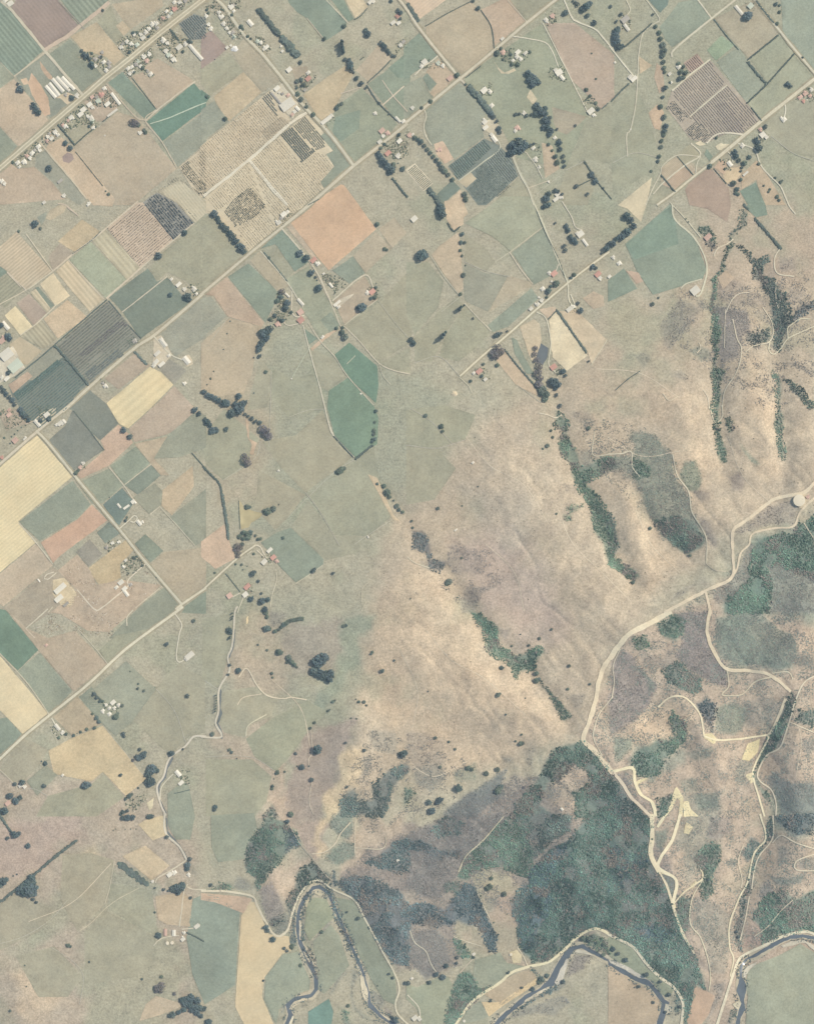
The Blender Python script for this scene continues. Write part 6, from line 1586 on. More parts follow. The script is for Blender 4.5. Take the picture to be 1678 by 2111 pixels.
# ------------------------------------------------------------------ fields, water, roads
GRAIN = {'hay_field': (.5, .34, .14), 'crop_field': (.9, .55, .3), 'ploughed_field': (.65, .45, .18), 'paddock': (.9, .55, .28), 'rough_ground': (.9, .8, .3),
         'house_lots': (.9, .9, .3), 'yard': (.7, .8, .25), 'gravel_bar': (.7, .7, .2), 'bare_soil': (.6, .6, .2)}
nF = 0; BANK = []
for kd, hd, it, ox, oy in REC:
    if kd == 'F':
        q = hd.split(); nm = q[0]; col = parse_col(q[1]); rows = None
        if len(q) > 2:
            d, per, st = q[2][5:].split(','); rows = (round(DIRS[d], 4), round(float(per) / TS * U, 2), float(st))
        gm, mo, br = GRAIN.get(nm, (.5, .36, .24))
        if rows and nm not in ('vineyard_ground',): mo *= .8
        nF += 1
        sheet(nm, pts(it, ox, oy), col, ground_mat(nm, gm, mo, br, rows, .04, 0.0 if rows or nm in ('bare_soil', 'yard', 'gravel_bar', 'house_lots', 'orchard_ground') else .16), (1.6 if nm == 'gravel_bar' else .35) + nF * .0035, jit=.9 if nm in ('bare_soil', 'yard', 'gravel_bar') else .45)
    elif kd == 'W':
        nm, cs = hd.split(); nF += 1
        if nm == 'river':
            pp = resample(pts(it, ox, oy), 6.0); cs = '92,103,110'
            tg = np.roll(pp, -1, 0) - np.roll(pp, 1, 0); tg /= np.linalg.norm(tg, axis=1)[:, None] + 1e-9; nn = np.stack([tg[:, 1], -tg[:, 0]], 1)
            ar = (pp[:, 0] * np.roll(pp[:, 1], -1) - np.roll(pp[:, 0], -1) * pp[:, 1]).sum(); nn *= 1 if ar > 0 else -1
            bw = 1.0 + 8.0 * np.clip(fbm(pp[:, 0], pp[:, 1], 38, 141, 2) - .38, 0, 1) * 2
            sheet('river_bank', [tuple(v) for v in pp + nn * bw[:, None]], (196, 188, 166), ground_mat('river_bank', .8, .9, .2), .55 + nF * .0015, jit=.6)
            BANK.append(pp + nn * 3.0)
            sheet(nm, [tuple(v) for v in pp - nn * (2.6 * fbm(pp[:, 0], pp[:, 1], 20, 145, 2) - .4)[:, None]], parse_col(cs), water_mat(), 1.1 + nF * .0015, jit=1.0); continue
        sheet(nm, pts(it, ox, oy), parse_col(cs), water_mat(), (1.1 if nm == 'river' else .45) + nF * .0015, jit=.8)
nR = 0
VERGE = ground_mat('road_verge', .7, .6, .25); GRAVEL = ground_mat('gravel', .5, .5, .15)
for kd, hd, it, ox, oy in REC:
    if kd != 'R': continue
    q = hd.split(); nm = q[0]; wd = float(q[1]) / TS; col = np.array(parse_col(q[2])) + ((14, 14, 16) if 'ridge_track' in hd else (9, 11, 13) if q[0] != 'farm_track' else (2, 4, 6)); pl = pts(it, ox, oy); nR += 1
    if len(q) > 3:
        ribbon('road_verge', pl, wd * 1.25 + 1.5, (172, 166, 145), VERGE, 1.7 + nR * .002, .25)
        ribbon(nm, pl, wd * .72, col, GRAVEL, 2.2 + nR * .003, .06)
        if nm == 'highway': ribbon('highway_seal', pl, wd * .30, (190, 183, 160), GRAVEL, 2.9, .03)
    else:
        ribbon(nm, pl, wd, col, GRAVEL, 1.9 + nR * .003, .32 if 'track' in nm else .16)

for tr in ([(960,900),(1010,960),(1080,1000),(1130,1080)], [(1000,1120),(1060,1180),(1080,1260)], [(880,1300),(930,1360),(1000,1400),(1090,1480)], [(820,1330),(860,1420),(850,1500)], [(1250,900),(1320,940),(1400,930)],
           [(1300,1240),(1240,1180),(1180,1120),(1150,1050)], [(1400,1180),(1340,1120),(1310,1050)], [(1500,900),(1530,980),(1590,1040)], [(1230,760),(1320,770),(1400,820)], [(560,1400),(620,1460),(640,1540)], [(60,1900),(150,1860),(230,1780)],
           [(980,1560),(900,1600),(850,1580)], [(1480,1500),(1440,1560),(1470,1620)], [(1620,1440),(1650,1520),(1640,1600)]):
    nR += 1; ribbon('stock_track', tr, 1.3, (220, 208, 184), GRAVEL, .7 + nR * .001, .5)

# ------------------------------------------------------------------ crops in rows
def clip_line(p0, d, poly):
    """parameters where the line p0 + t d enters and leaves the polygon"""
    ts = []; n = len(poly)
    for i in range(n):
        ax, ay = poly[i]; bx, by = poly[(i + 1) % n]; ex, ey = bx - ax, by - ay
        den = d[0] * ey - d[1] * ex
        if abs(den) < 1e-9: continue
        t = ((ax - p0[0]) * ey - (ay - p0[1]) * ex) / den; s = ((ax - p0[0]) * d[1] - (ay - p0[1]) * d[0]) / den
        if 0 <= s < 1: ts.append(t)
    ts.sort(); return list(zip(ts[::2], ts[1::2]))
def tint(c, n, v=.16, up=0):
    return alb(np.array(c) + up)[None] * (1 + (rng.random((n, 1)) - .5) * 2 * v) * (1 + (rng.random((n, 3)) - .5) * .06)
for kd, hd, it, ox, oy in REC:
    if kd != 'V': continue
    q = hd.split(); nm = q[0]; col = parse_col(q[1]); o = dict(z.split('=') for z in q[2:])
    ang = DIRS[o['o']]; d = (math.cos(ang), -math.sin(ang)); nr = (-d[1], d[0]); sp = float(o['sp']) / TS; wd = float(o['w']) / TS
    poly = pts(it, ox, oy); c = np.mean(poly, 0); R = max(np.hypot(*(np.array(p) - c)) for p in poly)
    P = []; segs = []
    for k in range(-int(R / sp) - 1, int(R / sp) + 2):
        p0 = c + np.array(nr) * k * sp
        for t0, t1 in clip_line(p0, d, poly):
            if nm == 'tree_rows':
                st = float(o['st']) / TS
                for t in np.arange(t0 + st * .4, t1, st):
                    if random.random() < .06: continue
                    P.append((p0[0] + d[0] * t + random.gauss(0, .12), p0[1] + d[1] * t + random.gauss(0, .12)))
            else:
                t = t0 + random.random() * 1.5
                while t < t1 - 1.5:
                    L = min(random.uniform(9, 40), t1 - t); segs.append((p0, t, t + L)); t += L + (random.uniform(.3, 3.0) if random.random() < .6 else .2)
    if nm == 'tree_rows':
        if not P: continue
        P = np.array(P); gx, gy = ground_pt(P[:, 0], P[:, 1]); X, Y, Z = wxyz(gx, gy)
        r = wd / 2 * U * .74 * (.72 + rng.random(len(P)) * .5); h = r * 1.0
        V, F, C = lumps(np.stack([X, Y, Z + h * 1.15 + .4], 1), r, h, tint(col, len(P)))
        link('orchard_trees', mesh_np('orchard_trees', V, F, leaf_mat(), C), kind='stuff', label='small orchard trees planted in close straight rows', category='orchard')
    else:
        Vs = []; Fs = []; Cs = []; hh = float(o['h'])
        for p0, t0, t1 in segs:
            n = max(2, int((t1 - t0) / 2.2) + 1); t = np.linspace(t0, t1, n)
            px = p0[0] + d[0] * t; py = p0[1] + d[1] * t; gx, gy = ground_pt(px, py)
            wj = wd / 2 * (1 + (rng.random((2, n)) - .5) * .7); sx = (rng.random(n) - .5) * .25
            base = sum(len(v) for v in Vs); rows4 = []
            for sgn, ww, zz in ((1, wj[0], 0), (.75, wj[0], hh), (-.75, wj[1], hh), (-1, wj[1], 0)):
                X, Y, Z = wxyz(gx + nr[0] * (ww * sgn + sx), gy + nr[1] * (ww * sgn + sx), 0); rows4.append(np.stack([X, Y, Z + zz * (1 + (rng.random(n) - .5) * .35) + (.3 if zz == 0 else .6)], 1))
            Vs.append(np.concatenate(rows4)); i = np.arange(n - 1)
            for a_ in range(3): Fs.append(np.stack([base + a_ * n + i, base + a_ * n + i + 1, base + (a_ + 1) * n + i + 1, base + (a_ + 1) * n + i], 1))
            Cs.append(np.tile(tint(col, n, .2), (4, 1)))
        if Vs: link('crop_rows', mesh_np('crop_rows', np.concatenate(Vs), np.concatenate(Fs), leaf_mat(), np.concatenate(Cs)), kind='stuff', label='leafy crop or vine rows running in straight lines', category='crop')

# ------------------------------------------------------------------ bush, scrub, garden shrubs
def scatter(poly, dens, sp, thr=None, ns=9, seed=0):
    xs = [p[0] for p in poly]; ys = [p[1] for p in poly]
    n = int((max(xs) - min(xs)) * (max(ys) - min(ys)) / sp ** 2)
    x = rng.uniform(min(xs) - 6, max(xs) + 6, n); y = rng.uniform(min(ys) - 6, max(ys) + 6, n)
    X = x + (fbm(x, y, 9, 91, 3) - .5) * 11; Y = y + (fbm(x, y, 9, 97, 3) - .5) * 11
    sd_ = sdf(X, Y, poly) + (3.0 if dens >= .8 else .6); k = sd_ > 0
    nz = fbm(x, y, ns, 55 + seed, 3) - .12 * np.clip(1 - sd_ / 4, 0, 1)
    if dens >= .85: k &= (sd_ + (rng.random(n) - .5) * 3 + (nz - .5) * 5) > 0
    if dens >= .95 and (max(xs) - min(xs)) > 60: k &= fbm(x, y, 24, 203, 4) + (rng.random(n) - .5) * .08 > .375
    if dens < .85: k &= (nz + (rng.random(n) - .5) * .22) > np.interp(dens, [.2, .5, .8, 1], [.60, .48, .33, .2])
    return x[k], y[k], nz[k]
nS = 0
for kd, hd, it, ox, oy in REC:
    if kd != 'S': continue
    nm, cs, dn = hd.split(); c = parse_col(cs, .86); dn = float(dn); poly = pts(it, ox, oy); nS += 1
    bush = nm == 'bush'
    x, y, nz = scatter(poly, dn, 1.85 if bush else 2.0, seed=nS % 7)
    if len(x) < 3: continue
    gx, gy = ground_pt(x, y); X, Y, Z = wxyz(gx, gy)
    r = (rng.uniform(.7, 1.45, len(x)) if bush else rng.uniform(.5, 1.1, len(x)) * (.75 + .5 * rng.random(len(x)) ** 3)) * U
    if bush: r *= 1 + (rng.random(len(x)) > .93) * .6
    h = r * (rng.uniform(.7, 1.25, len(x)) if bush else rng.uniform(.4, .7, len(x)))
    br = np.clip(1 + (fbm(x, y, 30, 77, 4) - .5) * 2.2, .55, 1.7)
    C = tint(c, len(x), .24, np.array((5, 8, 4)) if bush else 12) * br[:, None]
    br_ = rng.random(len(x)) < ((.05 + .75 * np.clip((fbm(x, y, 34, 87, 4) - .56) * 8, 0, 1)) if bush else .28)
    C[br_] = alb((150, 145, 138)) * (1 + (rng.random((br_.sum(), 1)) - .5) * .4)
    V, F, C = lumps(np.stack([X, Y, Z + h * .55], 1), r, h, C, .34)
    link('bush_thicket' if bush else 'scrub', mesh_np(nm, V, F, leaf_mat(), C), kind='stuff', label='dense dark green bush covering the slope' if bush else 'low patchy scrub scattered on the slope', category='bush' if bush else 'scrub')
for pp in BANK:                                            # willows and scrub along the water
    q_ = np.repeat(pp, 7, 0) + rng.normal(0, 2.6, (len(pp) * 7, 2)); q_ = q_[fbm(q_[:, 0], q_[:, 1], 26, 151, 3) > .50]
    gx, gy = ground_pt(q_[:, 0], q_[:, 1]); X, Y, Z = wxyz(gx, gy); r = rng.uniform(.6, 1.5, len(X)) * U
    V, F, C = lumps(np.stack([X, Y, Z + r * .7], 1), r, r, tint(film((92, 106, 104)), len(X), .22, 8), .34)
    link('bank_willows', mesh_np('bank_willows', V, F, leaf_mat(), C), kind='stuff', label='low willows and scrub along the river banks', category='scrub')
for poly, dn, c, ns in (([(1205,1520),(1290,1310),(1460,1215),(1530,1130),(1690,1060),(1690,1900),(1540,1960),(1430,1980),(1380,1800),(1280,1600)], .42, (116,128,118), 16),
                        ([(700,1800),(770,1740),(900,1690),(1060,1600),(1130,1600),(1180,1560),(1290,1600),(1350,1700),(1420,1900),(1440,2000),(1330,1960),(1230,1910),(1170,1950),(1090,1980),(1060,1900),(960,1820),(930,1870),(960,1990),(900,2000),(820,2000),(760,1900)], .5, (120,124,120), 20),
                        ([(700,1640),(760,1500),(880,1540),(1000,1580),(900,1680),(760,1720)], .3, (118,122,114), 14), ([(1190,860),(1340,880),(1440,1060),(1430,1130),(1330,1060),(1220,960)], .35, (122,126,114), 14),
                        ([(1380,600),(1500,600),(1660,560),(1690,760),(1600,860),(1480,780),(1380,700)], .33, (124,122,114), 13), ([(930,1120),(1010,1130),(1040,1200),(960,1260),(900,1200)], .3, (122,118,112), 12)):
    x, y, nz = scatter(poly, dn, 2.1, ns=ns, seed=9); gx, gy = ground_pt(x, y); X, Y, Z = wxyz(gx, gy); r = rng.uniform(.5, 1.2, len(x)) * U
    C = tint(film(c), len(x), .22, 13) * (1 + (fbm(x, y, 40, 78, 3) - .5) * .7)[:, None]; b_ = rng.random(len(x)) < .3; C[b_] = alb((150, 146, 140))
    V, F, C = lumps(np.stack([X, Y, Z + r * .3], 1), r, r * .65, C, .34)
    link('scrub', mesh_np('scrub', V, F, leaf_mat(), C), kind='stuff', label='low patchy scrub scattered on the slope', category='scrub')
# odd bushes dotted over all the grazed hills
gxs = rng.uniform(430, 1670, 26000); gys = rng.uniform(640, 2080, 26000)
m_ = (hz(gxs, gys) > 8) & (fbm(gxs, gys, 60, 121, 3) > .52) & (rng.random(26000) < .16)
x, y = gxs[m_], gys[m_]; X, Y, Z = wxyz(x, y); r = rng.uniform(.4, 1.1, len(x)) * U
V, F, C = lumps(np.stack([X, Y, Z + r * .4], 1), r, r * .8, tint((112, 116, 108), len(x), .2))
link('hill_shrubs', mesh_np('hill_shrubs', V, F, leaf_mat(), C), kind='stuff', label='tiny shrubs dotted over the dry grazed hills', category='shrub')
PX = []; SCR = []
for kd, hd, it, ox, oy in REC:
    if kd == 'G':
        x, y, nz = scatter(pts(it, ox, oy), .72, 2.0, ns=7); PX.append(np.stack([x, y], 1))
    if kd == 'P' and hd.startswith('scrap'):
        x, y, nz = scatter(pts(it, ox, oy), .42, 2.6, ns=12); SCR.append(np.stack([x, y], 1))
p = np.concatenate(PX); gx, gy = ground_pt(p[:, 0], p[:, 1]); X, Y, Z = wxyz(gx, gy); r = rng.uniform(.5, 1.5, len(X)) * U
cc = np.array([alb(v) for v in ((120, 132, 118), (136, 146, 128), (112, 124, 116), (150, 150, 134), (108, 120, 112))])[rng.integers(0, 5, len(X))]
V, F, C = lumps(np.stack([X, Y, Z + r * .7], 1), r, r * .9, cc)
link('garden_shrubs', mesh_np('garden_shrubs', V, F, leaf_mat(), C), kind='stuff', label='small green shrubs growing in the gardens around the houses', category='shrub')
p = np.concatenate(PX); p = p[rng.random(len(p)) < .55] + rng.normal(0, 1.5, (1, 2)); p = p + rng.normal(0, 1.6, p.shape)
gx, gy = ground_pt(p[:, 0], p[:, 1]); X, Y, Z = wxyz(gx, gy); r = rng.uniform(.5, 1.2, len(X)) * U
cc = np.array([alb(v) for v in ((222, 214, 194), (206, 196, 176), (228, 224, 208), (190, 170, 154))])[rng.integers(0, 4, len(X))]
V, F, C = lumps(np.stack([X, Y, Z + .5], 1), r, r * .12 + .1, cc, .3)
link('paved_yard_patches', mesh_np('paved_yard_patches', V, F, ground_mat('paving', .5, .4, .1), C), kind='stuff', label='pale paths, paving and clutter between the houses', category='paving')
p = np.concatenate(SCR); gx, gy = ground_pt(p[:, 0], p[:, 1]); X, Y, Z = wxyz(gx, gy); r = rng.uniform(.35, 1.0, len(X)) * U
cc = np.array([alb(v) for v in ((208, 198, 176), (150, 132, 118), (222, 216, 200), (120, 116, 108), (178, 160, 142))])[rng.integers(0, 5, len(X))]
V, F, C = lumps(np.stack([X, Y, Z + r * .4 + .5], 1), r, r * .5, cc, .45)
link('scrap_debris', mesh_np('scrap_debris', V, F, ground_mat('scrap', .9, .5, .1), C), kind='stuff', label='scattered scrap and rubble on the rough yard ground', category='scrap')

# ------------------------------------------------------------------ hedges
for kd, hd, it, ox, oy in REC:
    if kd != 'H': continue
    wd, hh, lab = hd.split(' ', 2); wd = float(wd) / TS; hh = float(hh)
    q = catmull(pts(it, ox, oy), max(.7, wd * .22)); n = len(q)
    m = 1 if wd < 3.2 else (2 if wd < 7 else 4)
    q = np.repeat(q, m, 0); q = q + (rng.random(q.shape) - .5) * wd * (.25 if m == 1 else .62)
    keep = rng.random(len(q)) > (.10 if wd < 3.2 else 0); q = q[keep]
    gx, gy = ground_pt(q[:, 0], q[:, 1]); X, Y, Z = wxyz(gx, gy)
    r = wd * U * (.5 if m == 1 else .36) * rng.uniform(.8, 1.2, len(q)); h = np.full(len(q), hh * .5) * rng.uniform(.85, 1.15, len(q))
    V, F, C = lumps(np.stack([X, Y, Z + h], 1), r, h * 1.1, tint(film((92, 106, 100)), len(q), .18, 2))
    link('hedge', mesh_np('hedge', V, F, leaf_mat(), C), label=lab, category='hedge')

# ------------------------------------------------------------------ trees
def crown_mesh(name, kind, col, seed):
    r = np.random.default_rng(seed); P = []; R = []; H = []
    if kind == 'o':                                        # poplar: a narrow column
        for k in range(46):
            t = r.random(); a_ = r.random() * 6.283; w_ = .62 * math.sin(math.pi * (.12 + .86 * t)) ** .7
            P.append((math.cos(a_) * w_ * r.random() ** .4, math.sin(a_) * w_ * r.random() ** .4, .35 + 4.6 * t)); R.append(.30); H.append(.5)
    elif kind == 'p':                                      # winter-bare crown: fine open sprays
        for k in range(90):
            a_ = r.random() * 6.283; u = r.random() ** .5; z = .5 + 1.0 * math.sqrt(max(0, 1 - u * u)) * r.uniform(.5, 1)
            P.append((math.cos(a_) * u, math.sin(a_) * u, z)); R.append(r.uniform(.08, .17)); H.append(r.uniform(.08, .2))
    else:
        hgt = 1.75 if kind == 'd' else 1.35
        lobes = [(0, 0, hgt * .62, .62)] + [(math.cos(t) * .5 * r.uniform(.8, 1.2), math.sin(t) * .5 * r.uniform(.8, 1.2), hgt * r.uniform(.42, .62), r.uniform(.38, .52)) for t in np.arange(6) * 1.047 + r.random()]
        for lx, ly, lz, lr in lobes:
            for k in range(15):
                v = r.normal(size=3); v /= np.linalg.norm(v); v[2] = abs(v[2]) * 1.0 - .25
                P.append((lx + v[0] * lr, ly + v[1] * lr, lz + v[2] * lr * 1.25)); R.append(r.uniform(.13, .24)); H.append(r.uniform(.12, .26))
    P = np.array(P); R = np.array(R); H = np.array(H)
    C = alb(np.array(film(col)) + np.array((5, 8, 9)))[None] * (1 + (r.random((len(P), 1)) - .5) * .4) * (1 + (r.random((len(P), 3)) - .5) * .12)
    V, F, C = lumps(P, R, H, C, .35); return mesh_np(name, V, F, leaf_mat(), C)
def trunk_mesh(h, r0):
    V = []; n = 6
    for k, (z, rr, dx) in enumerate(((0, 1.25, 0), (h * .15, .9, .01), (h * .6, .6, .03), (h, .25, .02))):
        for i in range(n): V.append((math.cos(i * 6.283 / n) * r0 * rr + dx, math.sin(i * 6.283 / n) * r0 * rr, z))
    F = [(k * n + i, k * n + (i + 1) % n, (k + 1) * n + (i + 1) % n, (k + 1) * n + i) for k in range(3) for i in range(n)]
    V0 = len(V)
    for t in range(4):                                     # limbs
        a_ = t * 1.57 + .4; b0 = len(V)
        for z, o_, rr in ((h * .45, 0, .4), (h * .8, .35, .22)):
            for i in range(4): V.append((math.cos(a_) * o_ + math.cos(i * 1.57) * r0 * rr, math.sin(a_) * o_ + math.sin(i * 1.57) * r0 * rr, z))
        F += [(b0 + i, b0 + (i + 1) % 4, b0 + 4 + (i + 1) % 4, b0 + 4 + i) for i in range(4)]
    return mesh_np('trunk', V, F, plain_mat('bark', (104, 94, 86), .9))
CROWN = {'d': [crown_mesh('crown', 'd', c, 10 + i) for i, c in enumerate(((78, 92, 94), (84, 98, 94), (74, 90, 90), (82, 96, 98)))],
         'g': [crown_mesh('crown', 'g', c, 20 + i) for i, c in enumerate(((96, 110, 98), (106, 118, 102), (90, 104, 98), (102, 110, 100)))],
         'p': [crown_mesh('crown', 'p', c, 30 + i) for i, c in enumerate(((112, 106, 106), (104, 100, 104), (118, 110, 106)))],
         'o': [crown_mesh('crown', 'o', c, 40 + i) for i, c in enumerate(((84, 98, 90), (78, 92, 90)))]}
TRUNK = {'d': trunk_mesh(1.2, .08), 'g': trunk_mesh(1.0, .07), 'p': trunk_mesh(1.3, .06), 'o': trunk_mesh(4.0, .09)}
ORD = 'zero first second third fourth fifth sixth seventh eighth ninth tenth eleventh twelfth thirteenth fourteenth fifteenth sixteenth seventeenth eighteenth nineteenth twentieth'.split()
ORD += ['twenty-' + o for o in ORD[1:10]] + ['thirtieth'] + ['thirty-' + o for o in ORD[1:10]]
def ordinals(xy):
    """reading order of a cluster along its longer axis"""
    a_ = np.array(xy); s = a_.max(0) - a_.min(0); ax = 0 if s[0] >= s[1] else 1
    od = np.argsort(a_[:, ax], kind='stable'); rk = np.empty(len(od), int); rk[od] = np.arange(len(od))
    side = ('left', 'right') if ax == 0 else ('top', 'bottom'); n = len(od); r = []
    for k in rk:
        if k == 0: r.append({'left': 'leftmost', 'top': 'uppermost'}[side[0]])
        elif k == n - 1: r.append({'right': 'rightmost', 'bottom': 'lowest'}[side[1]])
        elif k < (n + 1) / 2: r.append(f'{ORD[k + 1]} from {side[0]}')
        else: r.append(f'{ORD[n - k]} from {side[1]}')
    return r
KN = {'d': ('evergreen_tree', 'dark evergreen', 'tree'), 'g': ('broadleaf_tree', 'green leafy tree', 'tree'), 'p': ('bare_tree', 'grey leafless tree', 'tree'), 'o': ('poplar_tree', 'slim tall poplar', 'tree')}
MAXW = 16
def trim(s):
    return ' '.join(s.split()[:MAXW])
allD = sorted((float(i[2].rstrip('dgpo')) for kd, hd, it, ox, oy in REC if kd == 'T' for i in it if (i[2][-1] if i[2][-1].isalpha() else hd.split('|')[1]) == 'd'), reverse=True)
DMIN = allD[295]; ndk = 0; SPARE = []
for kd, hd, it, ox, oy in REC:
    if kd != 'T': continue
    phrase, dk = hd.split('|'); xy = pts(it, ox, oy); od = ordinals(xy)
    for (px, py), i, o_ in zip(xy, it, od):
        rs = i[2]; k = rs[-1] if rs[-1].isalpha() else dk; r = float(rs.rstrip('dgpo')) / TS * U
        gx, gy = ground_pt(px, py); X, Y, Z = wxyz(gx, gy)
        small = r < 10 / TS * U
        nm, adj, cat = KN[k]
        if k == 'd' and not small:
            if float(rs.rstrip('dgpo')) < DMIN or ndk >= 296: SPARE.append((X, Y, Z, r)); continue
            ndk += 1
        if small and k in 'dg': nm, adj, cat = 'shrub', 'small bush', 'shrub'
        elif r > 30 / TS * U: adj = 'large ' + adj
        lab = trim(phrase if len(xy) == 1 else f'{adj}, {o_} of the {phrase}')
        e_ = link(nm, None, label=lab, category=cat, group=' '.join(phrase.split()[:12]))
        sc = r * ((.85 if small else .98) if k != 'o' else 1.25); hs = sc * random.uniform(.8, 1.1)
        e_.location = (X, Y, Z); e_.scale = (sc, sc * random.uniform(.9, 1.1), hs); e_.rotation_euler = (0, 0, random.random() * 6.28)
        link('trunk', TRUNK[k], e_); link('crown', random.choice(CROWN[k]), e_)

if SPARE:
    P = []; R = []; H = []
    for X, Y, Z, r in SPARE:
        for k_ in range(26):
            a_ = random.random() * 6.283; u = random.random() ** .5
            P.append((X + math.cos(a_) * u * r * .85, Y + math.sin(a_) * u * r * .85, Z + r * (.5 + 1.0 * math.sqrt(1 - u * u * .9)))); R.append(r * random.uniform(.2, .34)); H.append(r * random.uniform(.2, .4))
    V, F, C = lumps(np.array(P), np.array(R), np.array(H), tint(film((80, 94, 94)), len(P), .22, 4), .35)
    link('small_evergreens', mesh_np('small_evergreens', V, F, leaf_mat(), C), kind='stuff', label='smaller dark evergreens filling out the groves and rows', category='trees')

# ------------------------------------------------------------------ buildings
ROOF = {'w': ('white', (226, 221, 204)), 'r': ('red', (206, 166, 152)), 'g': ('grey', (178, 174, 164)), 'k': ('pink', (210, 182, 166)), 'n': ('pale green', (200, 206, 188))}
WALLM = [plain_mat('weatherboard_wall', (214, 206, 190)), plain_mat('brick_wall', (176, 150, 134))]
GLASS = plain_mat('window_glass', (80, 92, 100), .15); DOORM = plain_mat('door_paint', (140, 110, 96)); BRICK = plain_mat('chimney_brick', (170, 120, 104)); CONC = plain_mat('tank_concrete', (224, 215, 192), .8)
def pm(name, V, F, mat):
    me = bpy.data.meshes.new(name); me.from_pydata(V, [], F); me.materials.append(mat); me.update(); return me
def boxvf(x0, x1, y0, y1, z0, z1):
    V = [(x0, y0, z0), (x1, y0, z0), (x1, y1, z0), (x0, y1, z0), (x0, y0, z1), (x1, y0, z1), (x1, y1, z1), (x0, y1, z1)]
    return V, [(0, 3, 2, 1), (4, 5, 6, 7), (0, 1, 5, 4), (1, 2, 6, 5), (2, 3, 7, 6), (3, 0, 4, 7)]
WIN = pm('window', *boxvf(-.7, .7, -.06, .06, 0, 1.1), GLASS); DOOR = pm('door', *boxvf(-.45, .45, -.06, .06, 0, 2.0), DOORM); CHIM = pm('chimney', *boxvf(-.4, .4, -.35, .35, 0, 1.9), BRICK)
def merge(parts):
    V = []; F = []
    for v, f in parts:
        b = len(V); V += v; F += [tuple(i + b for i in q) for q in f]
    return V, F
def hip(x0, x1, y0, y1, z, rise, hipped, ov=.45):
    x0 -= ov; x1 += ov; y0 -= ov; y1 += ov; ym = (y0 + y1) / 2; t = .25; ins = (y1 - y0) * .48 if hipped else 0.0
    ins = min(ins, (x1 - x0) * .45)
    V = [(x0, y0, z), (x1, y0, z), (x1, y1, z), (x0, y1, z), (x0 + ins, ym, z + rise), (x1 - ins, ym, z + rise)]
    V += [(a_, b_, c_ - t) for a_, b_, c_ in V[:4]]
    F = [(0, 1, 5, 4), (2, 3, 4, 5), (1, 2, 5), (3, 0, 4), (6, 9, 8, 7), (0, 6, 7, 1), (1, 7, 8, 2), (2, 8, 9, 3), (3, 9, 6, 0)]
    return V, F
for kd, hd, it, ox, oy in REC:
    if kd != 'B': continue
    xy = pts(it, ox, oy); od = ordinals(xy)
    for (px, py), i, o_ in zip(xy, it, od):
        L, W = float(i[2]) / TS * U * 1.18, float(i[3]) / TS * U * 1.18; rc = i[4]; ang = DIRS[i[5]] if len(i) > 5 else ALONG
        shed = len(i) > 6 or max(L, W) > 19
        if W > L: L, W = W, L; ang += math.pi / 2
        gx, gy = ground_pt(px, py); X, Y, Z = wxyz(gx, gy)
        tiny = L < 7
        nm = 'shed' if shed else ('hut' if tiny else 'house')
        adj, c = ROOF[rc]
        lab = trim(hd if len(xy) == 1 else f'{adj} roofed {nm}, {o_} of the {hd}')
        e_ = link(nm, None, label=lab, category=nm, group=' '.join(hd.split()[:12])); e_.location = (X, Y, Z + .2); e_.rotation_euler = (0, 0, ang + random.gauss(0, .035))
        hw = 3.6 if shed else (2.3 if tiny else 2.8); wall = []; roof = []
        x, y = L / 2, W / 2; rise = W * (.16 if shed else .27); hp = (not shed) and random.random() < .6
        wall.append(boxvf(-x, x, -y, y, -1.5, hw)); roof.append(hip(-x, x, -y, y, hw, rise, hp))
        if not shed and not tiny and random.random() < .7:   # a wing makes the plan an L or a T
            sx = random.choice((-1, 1)); sy = random.choice((-1, 1)); wl = L * random.uniform(.34, .48); cxw = sx * (x - wl / 2 - .2) * random.uniform(.3, 1); dp = W * random.uniform(.25, .5)
            wall.append(boxvf(cxw - wl / 2, cxw + wl / 2, min(0, sy * (y + dp)), max(0, sy * (y + dp)), -1.48, hw - .05))
            v, f = hip(min(0, sy * (y + dp)), max(0, sy * (y + dp)), -wl / 2, wl / 2, hw - .04, wl * .26, False); v = [(-b_ + cxw, a_, z_) for a_, b_, z_ in v]; roof.append((v, f))
        rm = plain_mat('roof_' + adj.replace(' ', '_'), c, .5, .22, 4.0)
        link('wall', pm('wall', *merge(wall), WALLM[random.random() < .25]), e_)
        ro = link('roof', pm('roof', *merge(roof), rm), e_)
        if not shed and not tiny:
            ch = link('chimney', CHIM, ro); ch.location = (random.choice((-1, 1)) * x * .5, 0, hw + rise * .55)
        d_ = link('door', DOOR, e_); d_.location = (x * .1, -y - .04, 0); d_.scale = (2.4, 1, 1.4) if shed else (1, 1, 1)
        for wx_, wy_ in ((-x * .6, -1), (x * .6, -1), (0, 1)):
            w_ = link('window', WIN, e_); w_.location = (wx_, wy_ * (y + .05), .9)
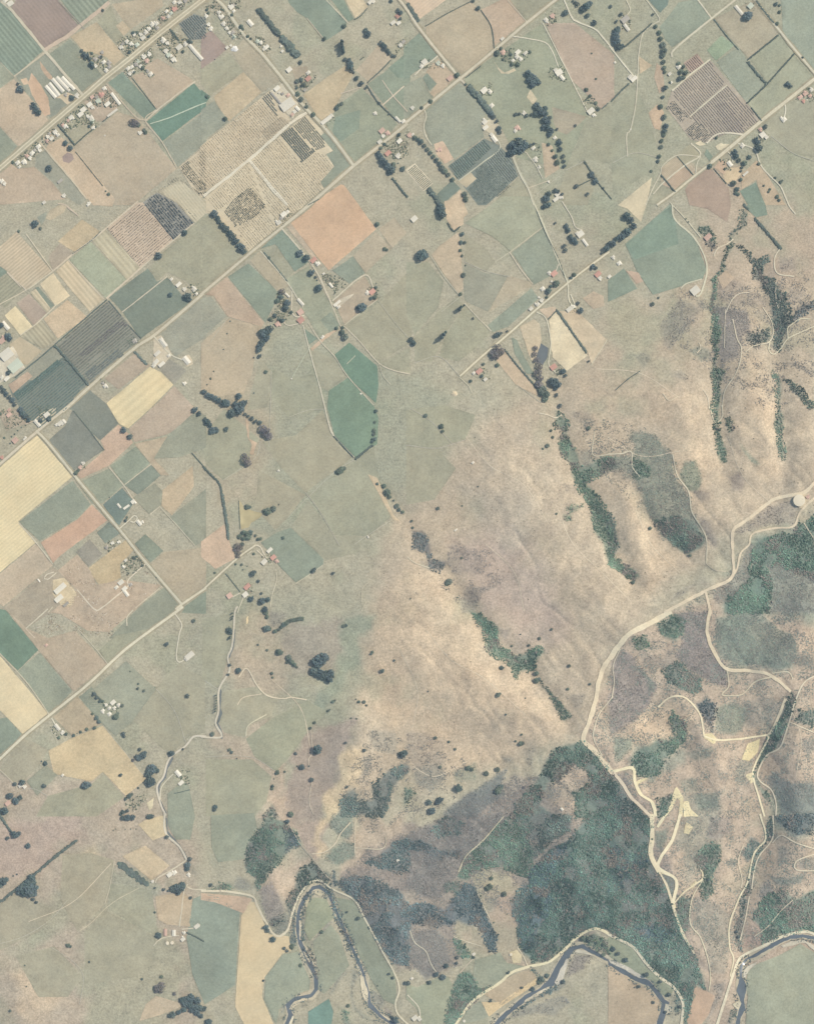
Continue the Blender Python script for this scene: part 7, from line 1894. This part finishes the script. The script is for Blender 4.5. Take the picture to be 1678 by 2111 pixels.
# ------------------------------------------------------------------ tanks, heaps
for kd, hd, it, ox, oy in REC:
    if kd == 'K':
        for i in it:
            (px, py), = pts([i], ox, oy); r = float(i[2]) / TS * U; gx, gy = ground_pt(px, py); X, Y, Z = wxyz(gx, gy)
            e_ = link('reservoir_tank' if r > 15 else 'water_tank', None, label=hd, category='tank'); e_.location = (X, Y, Z + .4)
            h = 5.5 if r > 15 else 3.2; n = 48; ring = lambda rr, z: [(math.cos(k * 6.28318 / n) * rr, math.sin(k * 6.28318 / n) * rr, z) for k in range(n)]
            V = ring(r, -2) + ring(r, h); link('wall', pm('wall', V, [(k, (k + 1) % n, n + (k + 1) % n, n + k) for k in range(n)], CONC), e_)
            V = ring(r * 1.02, h - .3) + ring(r * 1.02, h + .15) + ring(r * .5, h + r * .05 + .3) + [(0, 0, h + r * .07 + .4)]
            F = [(a_ * n + k, a_ * n + (k + 1) % n, (a_ + 1) * n + (k + 1) % n, (a_ + 1) * n + k) for a_ in range(2) for k in range(n)] + [(2 * n + k, 2 * n + (k + 1) % n, 3 * n) for k in range(n)]
            ro = link('roof', pm('roof', V, F, CONC), e_)
            hv, hf = boxvf(-.7, .7, -.7, .7, 0, .8); ht = link('hatch', pm('hatch', hv, hf, plain_mat('hatch_metal', (150, 148, 140))), ro); ht.location = (r * .6, r * .2, h + r * .04)
    elif kd == 'P' and not hd.startswith('scrap'):
        q = hd.split(' ', 3); r = float(q[2]) / TS * U; (px, py), = pts(it, ox, oy); gx, gy = ground_pt(px, py); X, Y, Z = wxyz(gx, gy)
        V = [(0, 0, r * .5)]; n = 20
        for k, (rr, zz) in enumerate(((.3, .42), (.6, .24), (.85, .1), (1.0, -.1))):
            for j in range(n):
                s = 1 + (vnoise(j * 1.7, k * .5, 2.2, 5) - .5) * .7; V.append((math.cos(j * 6.283 / n) * r * rr * s, math.sin(j * 6.283 / n) * r * rr * s * .8, r * zz * (1 + (vnoise(j, k * 3, 1.6, 8) - .5) * .6)))
        F = [(0, 1 + j, 1 + (j + 1) % n) for j in range(n)]; V = np.array(V)
        me = pm(q[0], [tuple(v) for v in V], F + [(1 + k * n + j, 1 + (k + 1) * n + j, 1 + (k + 1) * n + (j + 1) % n, 1 + k * n + (j + 1) % n) for k in range(3) for j in range(n)], plain_mat(q[0] + '_earth', parse_col(q[1]), .9, .4, 3))
        o_ = link(q[0], me, label=q[3], category=q[0].split('_')[-1]); o_.location = (X, Y, Z + .3)

# ------------------------------------------------------------------ the air between the ground and the aircraft
v, f = boxvf(-8300, 8300, -8300, 8300, -90, CAMZ + 60)
m = bpy.data.materials.new('haze_air'); m.use_nodes = True; t = m.node_tree; t.nodes.clear()
o_ = t.nodes.new('ShaderNodeOutputMaterial'); pv = t.nodes.new('ShaderNodeVolumePrincipled')
pv.inputs['Color'].default_value = (.66, .88, 1.0, 1); pv.inputs['Density'].default_value = 1.4e-5; pv.inputs['Anisotropy'].default_value = 0.0
t.links.new(pv.outputs[0], o_.inputs['Volume'])
link('haze', pm('haze', v, f, m), kind='stuff', label='thin pale air haze over the whole valley', category='haze')
